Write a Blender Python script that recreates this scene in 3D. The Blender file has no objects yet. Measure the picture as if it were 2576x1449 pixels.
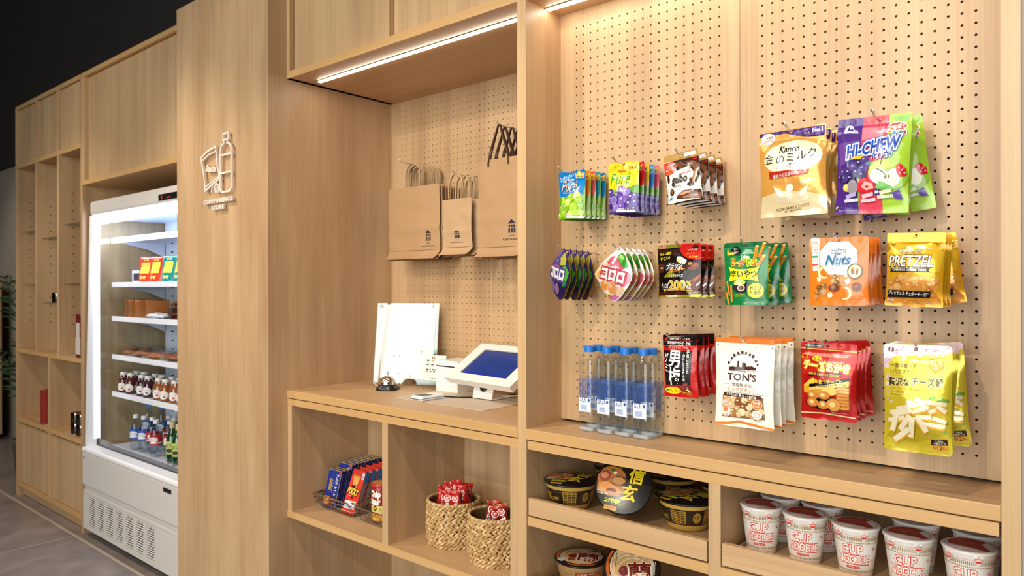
# -*- coding: utf-8 -*-
# Convenience-store corner of a hotel lobby: oak display wall, pegboards, hanging snacks, counter and chiller.
import bpy, bmesh, math, random, bisect
from mathutils import Vector, Matrix, noise

random.seed(7)
SC = bpy.context.scene
COL = SC.collection
R = math.radians

# ------------------------------------------------------------------ camera
cam_data = bpy.data.cameras.new('camera')
cam_data.sensor_width = 36.0
cam_data.lens = 36.0 * 1816.85 / 2576.0
cam_data.clip_start = 0.05
cam_data.dof.use_dof = True
cam_data.dof.focus_distance = 2.0
cam_data.dof.aperture_fstop = 4.5
cam = bpy.data.objects.new('camera', cam_data)
COL.objects.link(cam)
CAM_H = 1.445
_yaw, _pitch, _roll = R(40.3905), R(-0.0555), R(-0.1092)
_f = Vector((-math.sin(_yaw) * math.cos(_pitch), math.cos(_yaw) * math.cos(_pitch), math.sin(_pitch)))
_r = Vector((math.cos(_yaw), math.sin(_yaw), 0))
_u = _r.cross(_f)
_r2 = _r * math.cos(_roll) + _u * math.sin(_roll)
_u2 = -_r * math.sin(_roll) + _u * math.cos(_roll)
cam.matrix_world = Matrix(((_r2.x, _u2.x, -_f.x, 0), (_r2.y, _u2.y, -_f.y, 0), (_r2.z, _u2.z, -_f.z, CAM_H), (0, 0, 0, 1)))
SC.camera = cam

# ------------------------------------------------------------------ world, view, exposure
world = bpy.data.worlds.new('world')
SC.world = world
world.use_nodes = True
world.node_tree.nodes['Background'].inputs['Color'].default_value = (0.82, 0.9, 1.0, 1)
world.node_tree.nodes['Background'].inputs['Strength'].default_value = 1.6
SC.view_settings.view_transform = 'Standard'
SC.view_settings.look = 'None'
SC.view_settings.gamma = 1.0
SC.view_settings.exposure = 0.22
SC.view_settings.use_curve_mapping = False
SC.cycles.use_denoising = True
SC.cycles.max_bounces = 10
SC.cycles.diffuse_bounces = 4
SC.cycles.glossy_bounces = 3
SC.cycles.transmission_bounces = 9
SC.cycles.transparent_max_bounces = 48
SC.cycles.caustics_reflective = False
SC.cycles.caustics_refractive = False
SC.cycles.sample_clamp_indirect = 6.0
SC.cycles.use_adaptive_sampling = True
SC.cycles.adaptive_threshold = 0.02

# ------------------------------------------------------------------ lights of the room
WARM = (1.0, 0.87, 0.70)


def light(name, kind, loc, power, color, target=None, **kw):
    d = bpy.data.lights.new(name, kind)
    d.energy = power
    d.color = color
    for k, v in kw.items():
        setattr(d, k, v)
    o = bpy.data.objects.new(name, d)
    COL.objects.link(o)
    o.location = loc
    if target is not None:
        o.rotation_euler = (Vector(target) - Vector(loc)).to_track_quat('-Z', 'Y').to_euler()
    return o


# ceiling spots: (lamp position, aim, watts, cone in degrees)
SPOTS = [
    ((-0.8, -1.4, 3.0), (-0.7, 1.75, 1.05), 118, 70),
    ((-2.6, -1.05, 3.0), (-2.2, 1.7, 1.2), 68, 75),
    ((-4.3, -1.05, 3.0), (-4.4, 1.7, 1.0), 62, 75),
    ((-0.6, 0.42, 3.0), (-0.6, 1.1, 0.0), 43, 105),
    ((-1.9, 0.42, 3.0), (-1.9, 1.1, 0.0), 50, 105),
    ((-3.3, 0.42, 3.0), (-3.2, 1.1, 0.0), 56, 105),
    ((-4.7, 0.42, 3.0), (-4.9, 1.1, 0.0), 56, 105),
    ((-7.6, 0.2, 3.0), (-7.4, 2.2, 1.0), 43, 80),  # unseen extra lamp, added to brighten the far-left wall
]
# daylight falling in through the shop window behind the camera
light('window_daylight', 'AREA', (0.85, -5.35, 2.25), 480, (1.0, 0.96, 0.9), (0.85, 0, 2.25), shape='RECTANGLE', size=6.9, size_y=3.7)


# ------------------------------------------------------------------ materials
def lin(h):
    c = [int(h[i:i + 2], 16) / 255 for i in (0, 2, 4)]
    return tuple(x / 12.92 if x <= 0.04045 else ((x + 0.055) / 1.055) ** 2.4 for x in c)


MATS = {}


def mat(name, col='ffffff', rough=0.5, metal=0.0, spec=0.5, bump=0.0, bscale=60.0, coat=0.0, emit=None, es=0.0):
    if name in MATS:
        return MATS[name]
    m = bpy.data.materials.new(name)
    m.use_nodes = True
    nt = m.node_tree
    b = nt.nodes['Principled BSDF']
    b.inputs['Base Color'].default_value = (*lin(col), 1)
    b.inputs['Roughness'].default_value = rough
    b.inputs['Metallic'].default_value = metal
    b.inputs['Specular IOR Level'].default_value = spec
    b.inputs['Coat Weight'].default_value = coat
    if emit:
        b.inputs['Emission Color'].default_value = (*lin(emit), 1)
        b.inputs['Emission Strength'].default_value = es
    if bump:
        tc = nt.nodes.new('ShaderNodeTexCoord')
        n = nt.nodes.new('ShaderNodeTexNoise')
        n.inputs['Scale'].default_value = bscale
        n.inputs['Detail'].default_value = 2.0
        bp = nt.nodes.new('ShaderNodeBump')
        bp.inputs['Strength'].default_value = bump
        bp.inputs['Distance'].default_value = 0.004
        nt.links.new(tc.outputs['Object'], n.inputs['Vector'])
        nt.links.new(n.outputs['Fac'], bp.inputs['Height'])
        nt.links.new(bp.outputs['Normal'], b.inputs['Normal'])
    MATS[name] = m
    return m


def film(col, metal=0.0):
    """Printed plastic film of one ink colour: glossy, softly crinkled."""
    return mat('film_%s_%d' % (col, int(metal * 10)), col, 0.2, metal, 0.5, 0.55, 30.0)


def ink(col):
    return mat('ink_' + col, col, 0.5)


def clear(name, tint='ffffff', refl=1.0, rough=0.03):
    """Thin clear pane: see-through with a fresnel reflection."""
    if name in MATS:
        return MATS[name]
    m = bpy.data.materials.new(name)
    m.use_nodes = True
    nt = m.node_tree
    nt.nodes.remove(nt.nodes['Principled BSDF'])
    out = nt.nodes['Material Output']
    t = nt.nodes.new('ShaderNodeBsdfTransparent')
    t.inputs['Color'].default_value = (*lin(tint), 1)
    g = nt.nodes.new('ShaderNodeBsdfGlossy')
    g.inputs['Roughness'].default_value = rough
    fr = nt.nodes.new('ShaderNodeLayerWeight')
    fr.inputs['Blend'].default_value = 0.5
    pw = nt.nodes.new('ShaderNodeMath')
    pw.operation = 'POWER'
    pw.inputs[1].default_value = 4.0
    ma = nt.nodes.new('ShaderNodeMath')
    ma.operation = 'MULTIPLY_ADD'
    ma.inputs[1].default_value = 0.75 * min(1.0, refl)
    ma.inputs[2].default_value = 0.045 * refl
    mx = nt.nodes.new('ShaderNodeMixShader')
    nt.links.new(fr.outputs['Facing'], pw.inputs[0])
    nt.links.new(pw.outputs[0], ma.inputs[0])
    nt.links.new(ma.outputs[0], mx.inputs['Fac'])
    nt.links.new(t.outputs['BSDF'], mx.inputs[1])
    nt.links.new(g.outputs['BSDF'], mx.inputs[2])
    nt.links.new(mx.outputs['Shader'], out.inputs['Surface'])
    MATS[name] = m
    return m


def wood(name, c1, c2, c3, axis='Z', rough=0.42, plank=0.0, seed=0.0):
    """Oak laminate: fine fibres and broad tone bands running along AXIS."""
    if name in MATS:
        return MATS[name]
    m = bpy.data.materials.new(name)
    m.use_nodes = True
    nt = m.node_tree
    b = nt.nodes['Principled BSDF']
    b.inputs['Roughness'].default_value = rough
    tc = nt.nodes.new('ShaderNodeTexCoord')
    oi = nt.nodes.new('ShaderNodeObjectInfo')
    add = nt.nodes.new('ShaderNodeVectorMath')
    add.operation = 'ADD'
    sc_ = nt.nodes.new('ShaderNodeVectorMath')
    sc_.operation = 'SCALE'
    comb = nt.nodes.new('ShaderNodeCombineXYZ')
    for i in range(3):
        nt.links.new(oi.outputs['Random'], comb.inputs[i])
    sc_.inputs['Scale'].default_value = 7.3
    nt.links.new(comb.outputs[0], sc_.inputs[0])
    nt.links.new(tc.outputs['Object'], add.inputs[0])
    nt.links.new(sc_.outputs[0], add.inputs[1])

    def noise_at(across, along, detail, rg):
        mp = nt.nodes.new('ShaderNodeMapping')
        s = {'X': (along, across, across), 'Y': (across, along, across), 'Z': (across, across, along)}[axis]
        mp.inputs['Scale'].default_value = s
        mp.inputs['Location'].default_value = (seed, seed * 2, seed * 3)
        n = nt.nodes.new('ShaderNodeTexNoise')
        n.inputs['Scale'].default_value = 1.0
        n.inputs['Detail'].default_value = detail
        n.inputs['Roughness'].default_value = rg
        nt.links.new(add.outputs[0], mp.inputs['Vector'])
        nt.links.new(mp.outputs['Vector'], n.inputs['Vector'])
        return n

    fine = noise_at(160.0, 2.2, 4.0, 0.6)
    band = noise_at(14.0 if not plank else 7.0, 0.16, 2.0, 0.5)
    cloud = noise_at(9.0, 1.6, 3.0, 0.55)

    def math_(op, a, bb):
        n = nt.nodes.new('ShaderNodeMath')
        n.operation = op
        for i, v in enumerate((a, bb)):
            if isinstance(v, (int, float)):
                n.inputs[i].default_value = v
            else:
                nt.links.new(v, n.inputs[i])
        return n.outputs[0]

    t = math_('ADD', math_('MULTIPLY', fine.outputs['Fac'], 0.34), math_('MULTIPLY', band.outputs['Fac'], 0.42))
    t = math_('ADD', t, math_('MULTIPLY', cloud.outputs['Fac'], 0.24 + plank))
    rp = nt.nodes.new('ShaderNodeValToRGB')
    e = rp.color_ramp.elements
    e[0].position = 0.34 + plank * .45
    e[0].color = (*lin(c1), 1)
    e[1].position = 0.66 + plank * .5
    e[1].color = (*lin(c3), 1)
    mid = rp.color_ramp.elements.new(0.5 + plank * .48)
    mid.color = (*lin(c2), 1)
    nt.links.new(t, rp.inputs['Fac'])
    nt.links.new(rp.outputs['Color'], b.inputs['Base Color'])
    bp = nt.nodes.new('ShaderNodeBump')
    bp.inputs['Strength'].default_value = 0.12
    bp.inputs['Distance'].default_value = 0.001
    nt.links.new(fine.outputs['Fac'], bp.inputs['Height'])
    nt.links.new(bp.outputs['Normal'], b.inputs['Normal'])
    MATS[name] = m
    return m


OAK_V = wood('oak_vertical', 'aa8764', 'bf9b73', 'cdac84', 'Z')
OAK_H = wood('oak_horizontal', 'b28d65', 'c49f76', 'd0ad83', 'X')
OAK_D = wood('oak_depth', 'aa8764', 'bf9b73', 'cdac84', 'Z', seed=3.0)
EDGE_H = wood('oak_edge_horizontal', 'bd9561', 'c89d68', 'd2a975', 'X', 0.38)
EDGE_V = wood('oak_edge_vertical', 'b79468', 'c29d71', 'ccaa7f', 'Z', 0.38)
PLANK = wood('oak_pillar', 'aa8561', 'bf9b75', 'cfad87', 'Z', 0.45, 0.18)
BLACK = mat('black_ceiling', '050505', 0.95, 0.0, 0.2)
WHITE = mat('white_plastic', 'e9e6e1', 0.35)
CHROME = mat('chrome', 'e6e2dc', 0.16, 1.0)
HOOKM = mat('hook_metal', 'e2ded8', 0.3, 0.85)
STEEL = mat('steel_wire', 'b9b2a8', 0.22, 1.0)
DARK = mat('shade_black', '0a0706', 0.9)  # near-black colour standing in for shade inside holes, gaps and vents
BLACKP = mat('black_plastic', '141312', 0.3)


# ------------------------------------------------------------------ object helpers
def finish(name, bm, mats, parent=None, loc=None, smooth=False, angle=None):
    me = bpy.data.meshes.new(name)
    bm.to_mesh(me)
    bm.free()
    for m in (mats if isinstance(mats, (list, tuple)) else [mats]):
        me.materials.append(m)
    if smooth:
        me.polygons.foreach_set('use_smooth', [True] * len(me.polygons))
        if angle:
            me.set_sharp_from_angle(angle=R(angle))
    o = bpy.data.objects.new(name, me)
    COL.objects.link(o)
    if parent is not None:
        o.parent = parent
    if loc is not None:
        o.location = loc
    return o


def tag(o, label=None, cat=None, group=None, kind=None):
    if label:
        o['label'] = label
    if cat:
        o['category'] = cat
    if group:
        o['group'] = group
    if kind:
        o['kind'] = kind
    return o


def empty(name, loc, label, cat, group=None, rz=0.0):
    o = bpy.data.objects.new(name, None)
    o.empty_display_size = 0.05
    COL.objects.link(o)
    o.location = loc
    o.rotation_euler = (0, 0, rz)
    return tag(o, label, cat, group)


def dup(root, loc, label, rot=None, group=None):
    """A copy of a thing with its parts and sub-parts (mesh data shared)."""
    c = root.copy()
    COL.objects.link(c)
    c.location = loc
    if rot is not None:
        c.rotation_euler = rot
    c['label'] = label
    if group:
        c['group'] = group
    for ch in list(root.children):
        p = ch.copy()
        COL.objects.link(p)
        p.parent = c
        for g in list(ch.children):
            q = g.copy()
            COL.objects.link(q)
            q.parent = p
    return c


def box(bm, x0, x1, y0, y1, z0, z1, bevel=0.0, mi=0, M=None):
    vs = [bm.verts.new(v) for v in ((x0, y0, z0), (x1, y0, z0), (x1, y1, z0), (x0, y1, z0), (x0, y0, z1), (x1, y0, z1), (x1, y1, z1), (x0, y1, z1))]
    fs = [bm.faces.new([vs[i] for i in q]) for q in ((0, 3, 2, 1), (4, 5, 6, 7), (0, 1, 5, 4), (1, 2, 6, 5), (2, 3, 7, 6), (3, 0, 4, 7))]
    for f in fs:
        f.material_index = mi
    if bevel:
        ed = list({e for f in fs for e in f.edges})
        r = bmesh.ops.bevel(bm, geom=ed, offset=bevel, segments=2, affect='EDGES', profile=0.5)
        vs = list({v for f in r['faces'] for v in f.verts} | {v for v in vs if v.is_valid})
    if M is not None:
        bmesh.ops.transform(bm, matrix=M, verts=vs)
    return vs


def lathe(bm, prof, n=32, c=(0, 0, 0), mi=0, a0=0.0, a1=2 * math.pi, sq=None):
    """Revolve (radius, z) points about the vertical through c."""
    rings = []
    full = abs(a1 - a0 - 2 * math.pi) < 1e-6
    k = n if full else n + 1
    for r_, z in prof:
        ring = []
        for i in range(k):
            a = a0 + (a1 - a0) * i / n
            s = 1.0
            if sq:
                ca, sa = abs(math.cos(a)), abs(math.sin(a))
                s = 1.0 / (ca ** sq + sa ** sq) ** (1.0 / sq)
            ring.append(bm.verts.new((c[0] + r_ * s * math.cos(a), c[1] + r_ * s * math.sin(a), c[2] + z)))
        rings.append(ring)
    for A_, B_ in zip(rings, rings[1:]):
        for i in range(n):
            j = (i + 1) % k
            f = bm.faces.new((A_[i], A_[j], B_[j], B_[i]))
            f.material_index = mi
            f.smooth = True
    return rings


def cap(bm, ring, mi=0):
    f = bm.faces.new(ring)
    f.material_index = mi
    return f


def tube(bm, pts, rad, n=8, mi=0, closed=False):
    """Round bar through points (list of Vectors)."""
    pts = [Vector(p) for p in pts]
    rings = []
    up = Vector((0.13, 0.21, 1)).normalized()
    m = len(pts)
    for i, p in enumerate(pts):
        a = pts[i - 1] if (i or closed) else p
        b = pts[(i + 1) % m] if (i < m - 1 or closed) else p
        d = (b - a).normalized()
        x = d.cross(up)
        if x.length < 1e-4:
            x = d.cross(Vector((1, 0, 0)))
        x.normalize()
        y = d.cross(x)
        rr = rad[i] if isinstance(rad, (list, tuple)) else rad
        rings.append([bm.verts.new(p + (x * math.cos(2 * math.pi * k / n) + y * math.sin(2 * math.pi * k / n)) * rr) for k in range(n)])
    prs = list(zip(rings, rings[1:])) + ([(rings[-1], rings[0])] if closed else [])
    for A_, B_ in prs:
        for k in range(n):
            f = bm.faces.new((A_[k], A_[(k + 1) % n], B_[(k + 1) % n], B_[k]))
            f.smooth = True
            f.material_index = mi
    if not closed:
        for ring in (rings[0], rings[-1]):
            try:
                bm.faces.new(ring).material_index = mi
            except ValueError:
                pass


def part(name, boxes, m, root, bevel=0.0012):
    """One mesh from world-space boxes, parented to a root that stands at root.location."""
    bm = bmesh.new()
    for b in boxes:
        box(bm, *b, bevel=bevel)
    o = finish(name, bm, m, root)
    if root is not None:
        o.location = -Vector(root.location)
    return o


def struct(name, boxes, m, bevel=0.0):
    bm = bmesh.new()
    for b in boxes:
        box(bm, *b, bevel=bevel)
    return tag(finish(name, bm, m), kind='structure')


# ------------------------------------------------------------------ printed artwork: flat shapes draped over a surface
TXT = {}


def text_mesh(s, bold):
    """2-D outline of a string as (points, faces), scaled to the unit box centred on 0."""
    k = (s, bold)
    if k in TXT:
        return TXT[k]
    c = bpy.data.curves.new('lettering', 'FONT')
    c.body = s
    c.offset = bold
    c.resolution_u = 2
    c.align_x = 'CENTER'
    c.space_line = 0.95 if '\n' in s and max(len(x) for x in s.split('\n')) == 1 else 1.1
    o = bpy.data.objects.new('lettering', c)
    COL.objects.link(o)
    bpy.context.view_layer.update()
    me = bpy.data.meshes.new_from_object(o.evaluated_get(bpy.context.evaluated_depsgraph_get()))
    pts = [(v.co.x, v.co.y) for v in me.vertices]
    fs = [tuple(p.vertices) for p in me.polygons]
    bpy.data.objects.remove(o)
    bpy.data.curves.remove(c)
    bpy.data.meshes.remove(me)
    TXT[k] = (pts, fs)
    return TXT[k]


def text_shape(s, bold, cx, cy, w, h, sh=0.0, rot=0.0, ref=None):
    """Points of the string fitted to a w x h box; REF is the boldness whose extent fills the box."""
    pts, fs = text_mesh(s, bold)
    rp = text_mesh(s, bold if ref is None else ref)[0]
    if not rp:
        return [], []
    x0, x1 = min(p[0] for p in rp), max(p[0] for p in rp)
    y0, y1 = min(p[1] for p in rp), max(p[1] for p in rp)
    kx, ky = w / max(x1 - x0, 1e-6), h / max(y1 - y0, 1e-6)
    if sh:
        kx *= 1.0 / (1.0 + sh * (y1 - y0) / max(x1 - x0, 1e-6) * ky / kx)
    ca, sa = math.cos(R(rot)), math.sin(R(rot))
    out = []
    for x, y in pts:
        X, Y = (x - (x0 + x1) / 2) * kx, (y - (y0 + y1) / 2) * ky
        X += sh * Y
        out.append((cx + X * ca - Y * sa, cy - (X * sa + Y * ca)))
    return out, fs


def ellipse(cx, cy, rx, ry, n=20):
    return [(cx + rx * math.cos(2 * math.pi * i / n), cy + ry * math.sin(2 * math.pi * i / n)) for i in range(n)]


def art_polys(shapes, W, H):
    """Expand artwork (fractions of W x H, y from the top) into (points, faces, colour) in metres, in painting order."""
    out = []

    def poly(p, col):
        out.append((p, [tuple(range(len(p)))], col))

    for s in shapes:
        k, col = s[0], s[1]
        if k == 'P':
            poly([(u * W, v * H) for u, v in s[2]], col)
        elif k == 'E':
            poly(ellipse(s[2] * W, s[3] * H, s[4] * W, s[5] * H, 14 if s[4] * W < .006 else 22), col)
        elif k == 'S':
            n = 24
            p = []
            for i in range(2 * n):
                q = 1.0 if i % 2 else 0.92
                a = math.pi * i / n
                p.append((s[2] * W + q * s[4] * W * math.cos(a), s[3] * H + q * s[5] * H * math.sin(a)))
            poly(p, col)
        elif k == 'G':
            for i, (u, v, r_) in enumerate(s[3]):
                c = s[1][i % len(s[1])]
                poly(ellipse(u * W, v * H, r_ * W, r_ * W, 16 if r_ * W > .003 else 8), c)
                if c != s[2]:
                    poly(ellipse((u - r_ * .28) * W, v * H - r_ * .3 * W, r_ * W * .3, r_ * W * .22, 8), s[2])
        elif k in 'CA':
            _, _, cx, cy, rx, ry, th, a0, a1 = s
            n = 18
            o_, i_ = [], []
            for j in range(n + 1):
                a = R(a0 + (a1 - a0) * j / n)
                t = th * W / 2 * (math.sin(math.pi * (0.15 + .7 * j / n)) if k == 'C' else 1.0)
                o_.append((cx * W + (rx * W + t) * math.cos(a), cy * H + (ry * H + t) * math.sin(a)))
                i_.append((cx * W + (rx * W - t) * math.cos(a), cy * H + (ry * H - t) * math.sin(a)))
            out.append((o_ + i_, [(j, j + 1, n + 2 + j, n + 1 + j) for j in range(n)], col))
        elif k == 'T':
            _, _, st, cx, cy, w, h, op = s
            b = op.get('b', 0.0) * 0.6
            for key in ('o2', 'o'):
                if key in op:
                    pts, fs = text_shape(st, b + op[key][1] * 0.7, cx * W, cy * H, w * W, h * H, op.get('sh', 0), op.get('r', 0), b)
                    if pts:
                        out.append((pts, fs, op[key][0]))
            pts, fs = text_shape(st, b, cx * W, cy * H, w * W, h * H, op.get('sh', 0), op.get('r', 0), b)
            if pts:
                out.append((pts, fs, col))
    return out


def drape(polys, W, H, us, vs, fn, eps=0.00026, outline=None, holes=()):
    """Cut flat artwork along grid lines and lay it over the surface fn(u, v, lift). Returns verts, faces, colours."""
    bm = bmesh.new()
    cols = []
    lay = bm.faces.layers.int.new('c')
    seen = []
    for pts, fs, col in polys:
        bx = (min(p[0] for p in pts), max(p[0] for p in pts), min(p[1] for p in pts), max(p[1] for p in pts))
        li = 1 + max([q[4] for q in seen if q[0] < bx[1] and bx[0] < q[1] and q[2] < bx[3] and bx[2] < q[3]], default=-1)
        seen.append(bx + (li,))
        if col not in cols:
            cols.append(col)
        ci = cols.index(col)
        vv = [bm.verts.new((x, li, y)) for x, y in pts]
        for f in fs:
            if len(set(f)) > 2:
                try:
                    bm.faces.new([vv[i] for i in f])[lay] = ci
                except ValueError:
                    pass
    bm.normal_update()
    bmesh.ops.triangulate(bm, faces=bm.faces[:])

    def cut(co, no, clear_outer=False):
        bmesh.ops.bisect_plane(bm, geom=bm.verts[:] + bm.edges[:] + bm.faces[:], dist=1e-7, plane_co=co, plane_no=no, clear_outer=clear_outer)

    for u in us:
        cut((u * W, 0, 0), (1, 0, 0))
    for v in vs:
        cut((0, 0, v * H), (0, 0, 1))
    if outline:
        m = len(outline)
        cx = sum(p[0] for p in outline) / m * W
        cy = sum(p[1] for p in outline) / m * H
        for i in range(m):
            a, b = outline[i], outline[(i + 1) % m]
            e = Vector(((b[0] - a[0]) * W, 0, (b[1] - a[1]) * H))
            nrm = Vector((e.z, 0, -e.x))
            p0 = Vector((a[0] * W, 0, a[1] * H))
            if nrm.dot(Vector((cx, 0, cy)) - p0) > 0:
                nrm = -nrm
            if nrm.length > 1e-9:
                cut(p0, nrm.normalized(), True)
    faces, verts, cen = [], [], []
    bm.verts.index_update()
    for v in bm.verts:
        verts.append(fn(v.co.x / W, v.co.z / H, v.co.y * eps))
    for f in bm.faces:
        c = f.calc_center_median()
        u, w = c.x / W, c.z / H
        if any(abs(u - hu) * W < hr and abs(w - hv) * H < hr for hu, hv, hr in holes):
            continue
        faces.append((tuple(v.index for v in f.verts), cols[f[lay]], w))
    bm.free()
    return verts, faces


def mesh_from(name, verts, faces, matfn, parent=None, loc=None, smooth=True):
    """faces: (indices, colour). Builds one mesh with one slot per colour."""
    used = {}
    cols = []
    nv, nf, mi = [], [], []
    for idx, col in faces:
        if col not in cols:
            cols.append(col)
        t = []
        for i in idx:
            if i not in used:
                used[i] = len(nv)
                nv.append(verts[i])
            t.append(used[i])
        nf.append(t)
        mi.append(cols.index(col))
    me = bpy.data.meshes.new(name)
    me.from_pydata(nv, [], nf)
    for c in cols:
        me.materials.append(matfn(c))
    me.polygons.foreach_set('material_index', mi)
    if smooth:
        me.polygons.foreach_set('use_smooth', [True] * len(nf))
    me.update()
    o = bpy.data.objects.new(name, me)
    COL.objects.link(o)
    if parent is not None:
        o.parent = parent
    if loc is not None:
        o.location = loc
    return o


def lines(n):
    return [i / n for i in range(1, n)]


def cyl_art(name, shapes, W, H, fn, matfn, parent, nu=28, nv=4, loc=None, eps=0.00012):
    v, f = drape(art_polys(shapes, W, H), W, H, lines(nu), lines(nv), fn, eps)
    return mesh_from(name, v, [(a, c) for a, c, _ in f], matfn, parent, loc)


ART = {}
ART['pureG'] = [
    ('P', '0d6cb2', [(0, 0), (1, 0), (0.975, 0.508), (0.02, 0.534)]),
    ('P', '3d9ad0', [(0.119, 0.151), (0.441, 0.055), (0.523, 0.125), (0.198, 0.22)]),
    ('P', '0f7fc4', [(0.701, 0.203), (0.986, 0.198), (0.929, 0.504), (0.674, 0.512)]),
    ('P', 'd9b23a', [(0.605, 0.027), (0.668, 0.073), (0.719, 0.018), (0.784, 0.001), (0.854, 0.065), (0.972, 0.041), (0.951, 0.171), (0.645, 0.162)]),
    ('E', 'f4e08a', 0.788, 0.079, 0.062, 0.025),
    ('E', '2f8f3a', 0.751, 0.13, 0.039, 0.016),
    ('E', 'c8412f', 0.859, 0.132, 0.039, 0.016),
    ('E', 'e79ab0', 0.67, 0.126, 0.025, 0.014),
    ('T', 'f6f3ee', 'すっぱい ときめき', 0.321, 0.107, 0.532, 0.053, {'r': 8}),
    ('T', 'f6f3ee', 'すっぱい', 0.213, 0.178, 0.28, 0.044, {'r': 8}),
    ('T', 'f6f3ee', 'Kanro', 0.483, 0.173, 0.246, 0.053, {'b': 0.02, 'sh': 0.25}),
    ('T', 'f8bda8', 'Puré', 0.444, 0.305, 0.63, 0.233, {'b': 0.01, 'sh': 0.25, 'o': ('0b4f8c', 0.03)}),
    ('T', 'd4e6f2', 'ピュレグミ', 0.404, 0.438, 0.378, 0.059, {}),
    ('P', '6f9a1f', [(0.02, 0.534), (0.975, 0.508), (1, 1.0), (0.0, 1)]),
    ('G', ['a6cf3c', '8fbd2a', 'c2e062', '7fae25'], 'eaf5b8', [(0.174, 0.607, 0.126), (0.533, 0.546, 0.134), (0.746, 0.526, 0.129), (0.318, 0.745, 0.14), (0.613, 0.756, 0.14), (0.796, 0.632, 0.129), (0.42, 0.645, 0.118), (0.126, 0.759, 0.101), (0.723, 0.874, 0.112), (0.272, 0.865, 0.118), (0.513, 0.887, 0.112), (0.863, 0.747, 0.112), (0.889, 0.881, 0.095), (0.105, 0.913, 0.095)]),
    ('P', '5f8f24', [(0.078, 0.505), (0.176, 0.53), (0.127, 0.728), (0.056, 0.675)]),
    ('E', '8fae3f', 0.208, 0.758, 0.084, 0.075),
    ('T', 'f6f3ee', 'MUSCAT マスカット', 0.649, 0.903, 0.532, 0.04, {'b': 0.01}),
    ('P', 'f2f2ea', [(0.356, 0.935), (0.965, 0.958), (0.969, 0.999), (0.356, 0.972)]),
    ('T', '6b6b60', 'Sweet & Sour Grape Gummies', 0.661, 0.965, 0.504, 0.022, {}),
]
ART['pureY'] = [
    ('P', 'f5c816', [(0, 0), (1, 0), (0.998, 0.498), (0, 0.532)]),
    ('P', 'f8e07c', [(0.473, 0.04), (1, 0.037), (1.0, 0.183), (0.574, 0.17)]),
    ('P', 'd9b23a', [(0.644, 0.081), (0.716, 0.049), (0.753, 0.084), (0.806, 0.005), (0.85, 0.08), (0.933, 0.043), (0.912, 0.156), (0.658, 0.158)]),
    ('E', '7a3f92', 0.778, 0.126, 0.031, 0.02),
    ('E', '2f8f3a', 0.887, 0.119, 0.024, 0.026),
    ('E', 'c8412f', 0.706, 0.128, 0.024, 0.017),
    ('E', 'f4e08a', 0.813, 0.07, 0.034, 0.017),
    ('T', '8a5a12', 'ここち酸っぱい、', 0.245, 0.072, 0.347, 0.055, {'r': 8}),
    ('T', '8a5a12', 'ピュレグミ。', 0.162, 0.135, 0.263, 0.038, {'r': 8}),
    ('T', 'c5281c', 'Kanro', 0.463, 0.168, 0.251, 0.052, {'b': 0.04, 'sh': 0.2}),
    ('T', '27983c', 'Puré', 0.421, 0.312, 0.682, 0.231, {'b': 0.01, 'sh': 0.2}),
    ('T', '8a8a2a', 'ピュレグミ', 0.401, 0.445, 0.383, 0.058, {}),
    ('P', '4b2e78', [(0, 0.532), (0.998, 0.498), (1.0, 1), (0.0, 1.0)]),
    ('P', '5b9a2a', [(0.728, 0.511), (0.943, 0.452), (1, 0.47), (1, 0.671), (0.803, 0.602)]),
    ('P', '7fb83a', [(0.175, 0.521), (0.464, 0.507), (0.419, 0.637), (0.227, 0.626)]),
    ('G', ['5a3f96', '6f55ad', '8a72bd', '483083'], 'c9bbe6', [(0.093, 0.589, 0.125), (0.464, 0.539, 0.115), (0.646, 0.586, 0.132), (0.348, 0.648, 0.125), (0.806, 0.703, 0.132), (0.519, 0.744, 0.139), (0.231, 0.757, 0.12), (0.749, 0.829, 0.134), (0.928, 0.81, 0.11), (0.499, 0.881, 0.115), (0.307, 0.878, 0.11), (0.089, 0.808, 0.091), (0.925, 0.681, 0.096), (0.085, 0.706, 0.086)]),
    ('E', 'a99fc9', 0.242, 0.736, 0.11, 0.08),
    ('E', '7a68ad', 0.242, 0.736, 0.091, 0.067),
    ('T', 'f6f3ee', 'GRAPE グレープ', 0.632, 0.916, 0.515, 0.038, {'b': 0.01}),
    ('P', 'f4f2f4', [(0.345, 0.93), (0.908, 0.952), (0.909, 0.995), (0.346, 0.978)]),
    ('T', '6b6b70', 'Sweet & Sour Grape Gummies', 0.626, 0.965, 0.515, 0.023, {}),
    ('T', 'e8e0f0', '果汁50% コラーゲン', 0.16, 0.928, 0.263, 0.023, {}),
    ('T', 'e8e0f0', 'ビタミンC 配合', 0.142, 0.959, 0.239, 0.02, {}),
]
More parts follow.
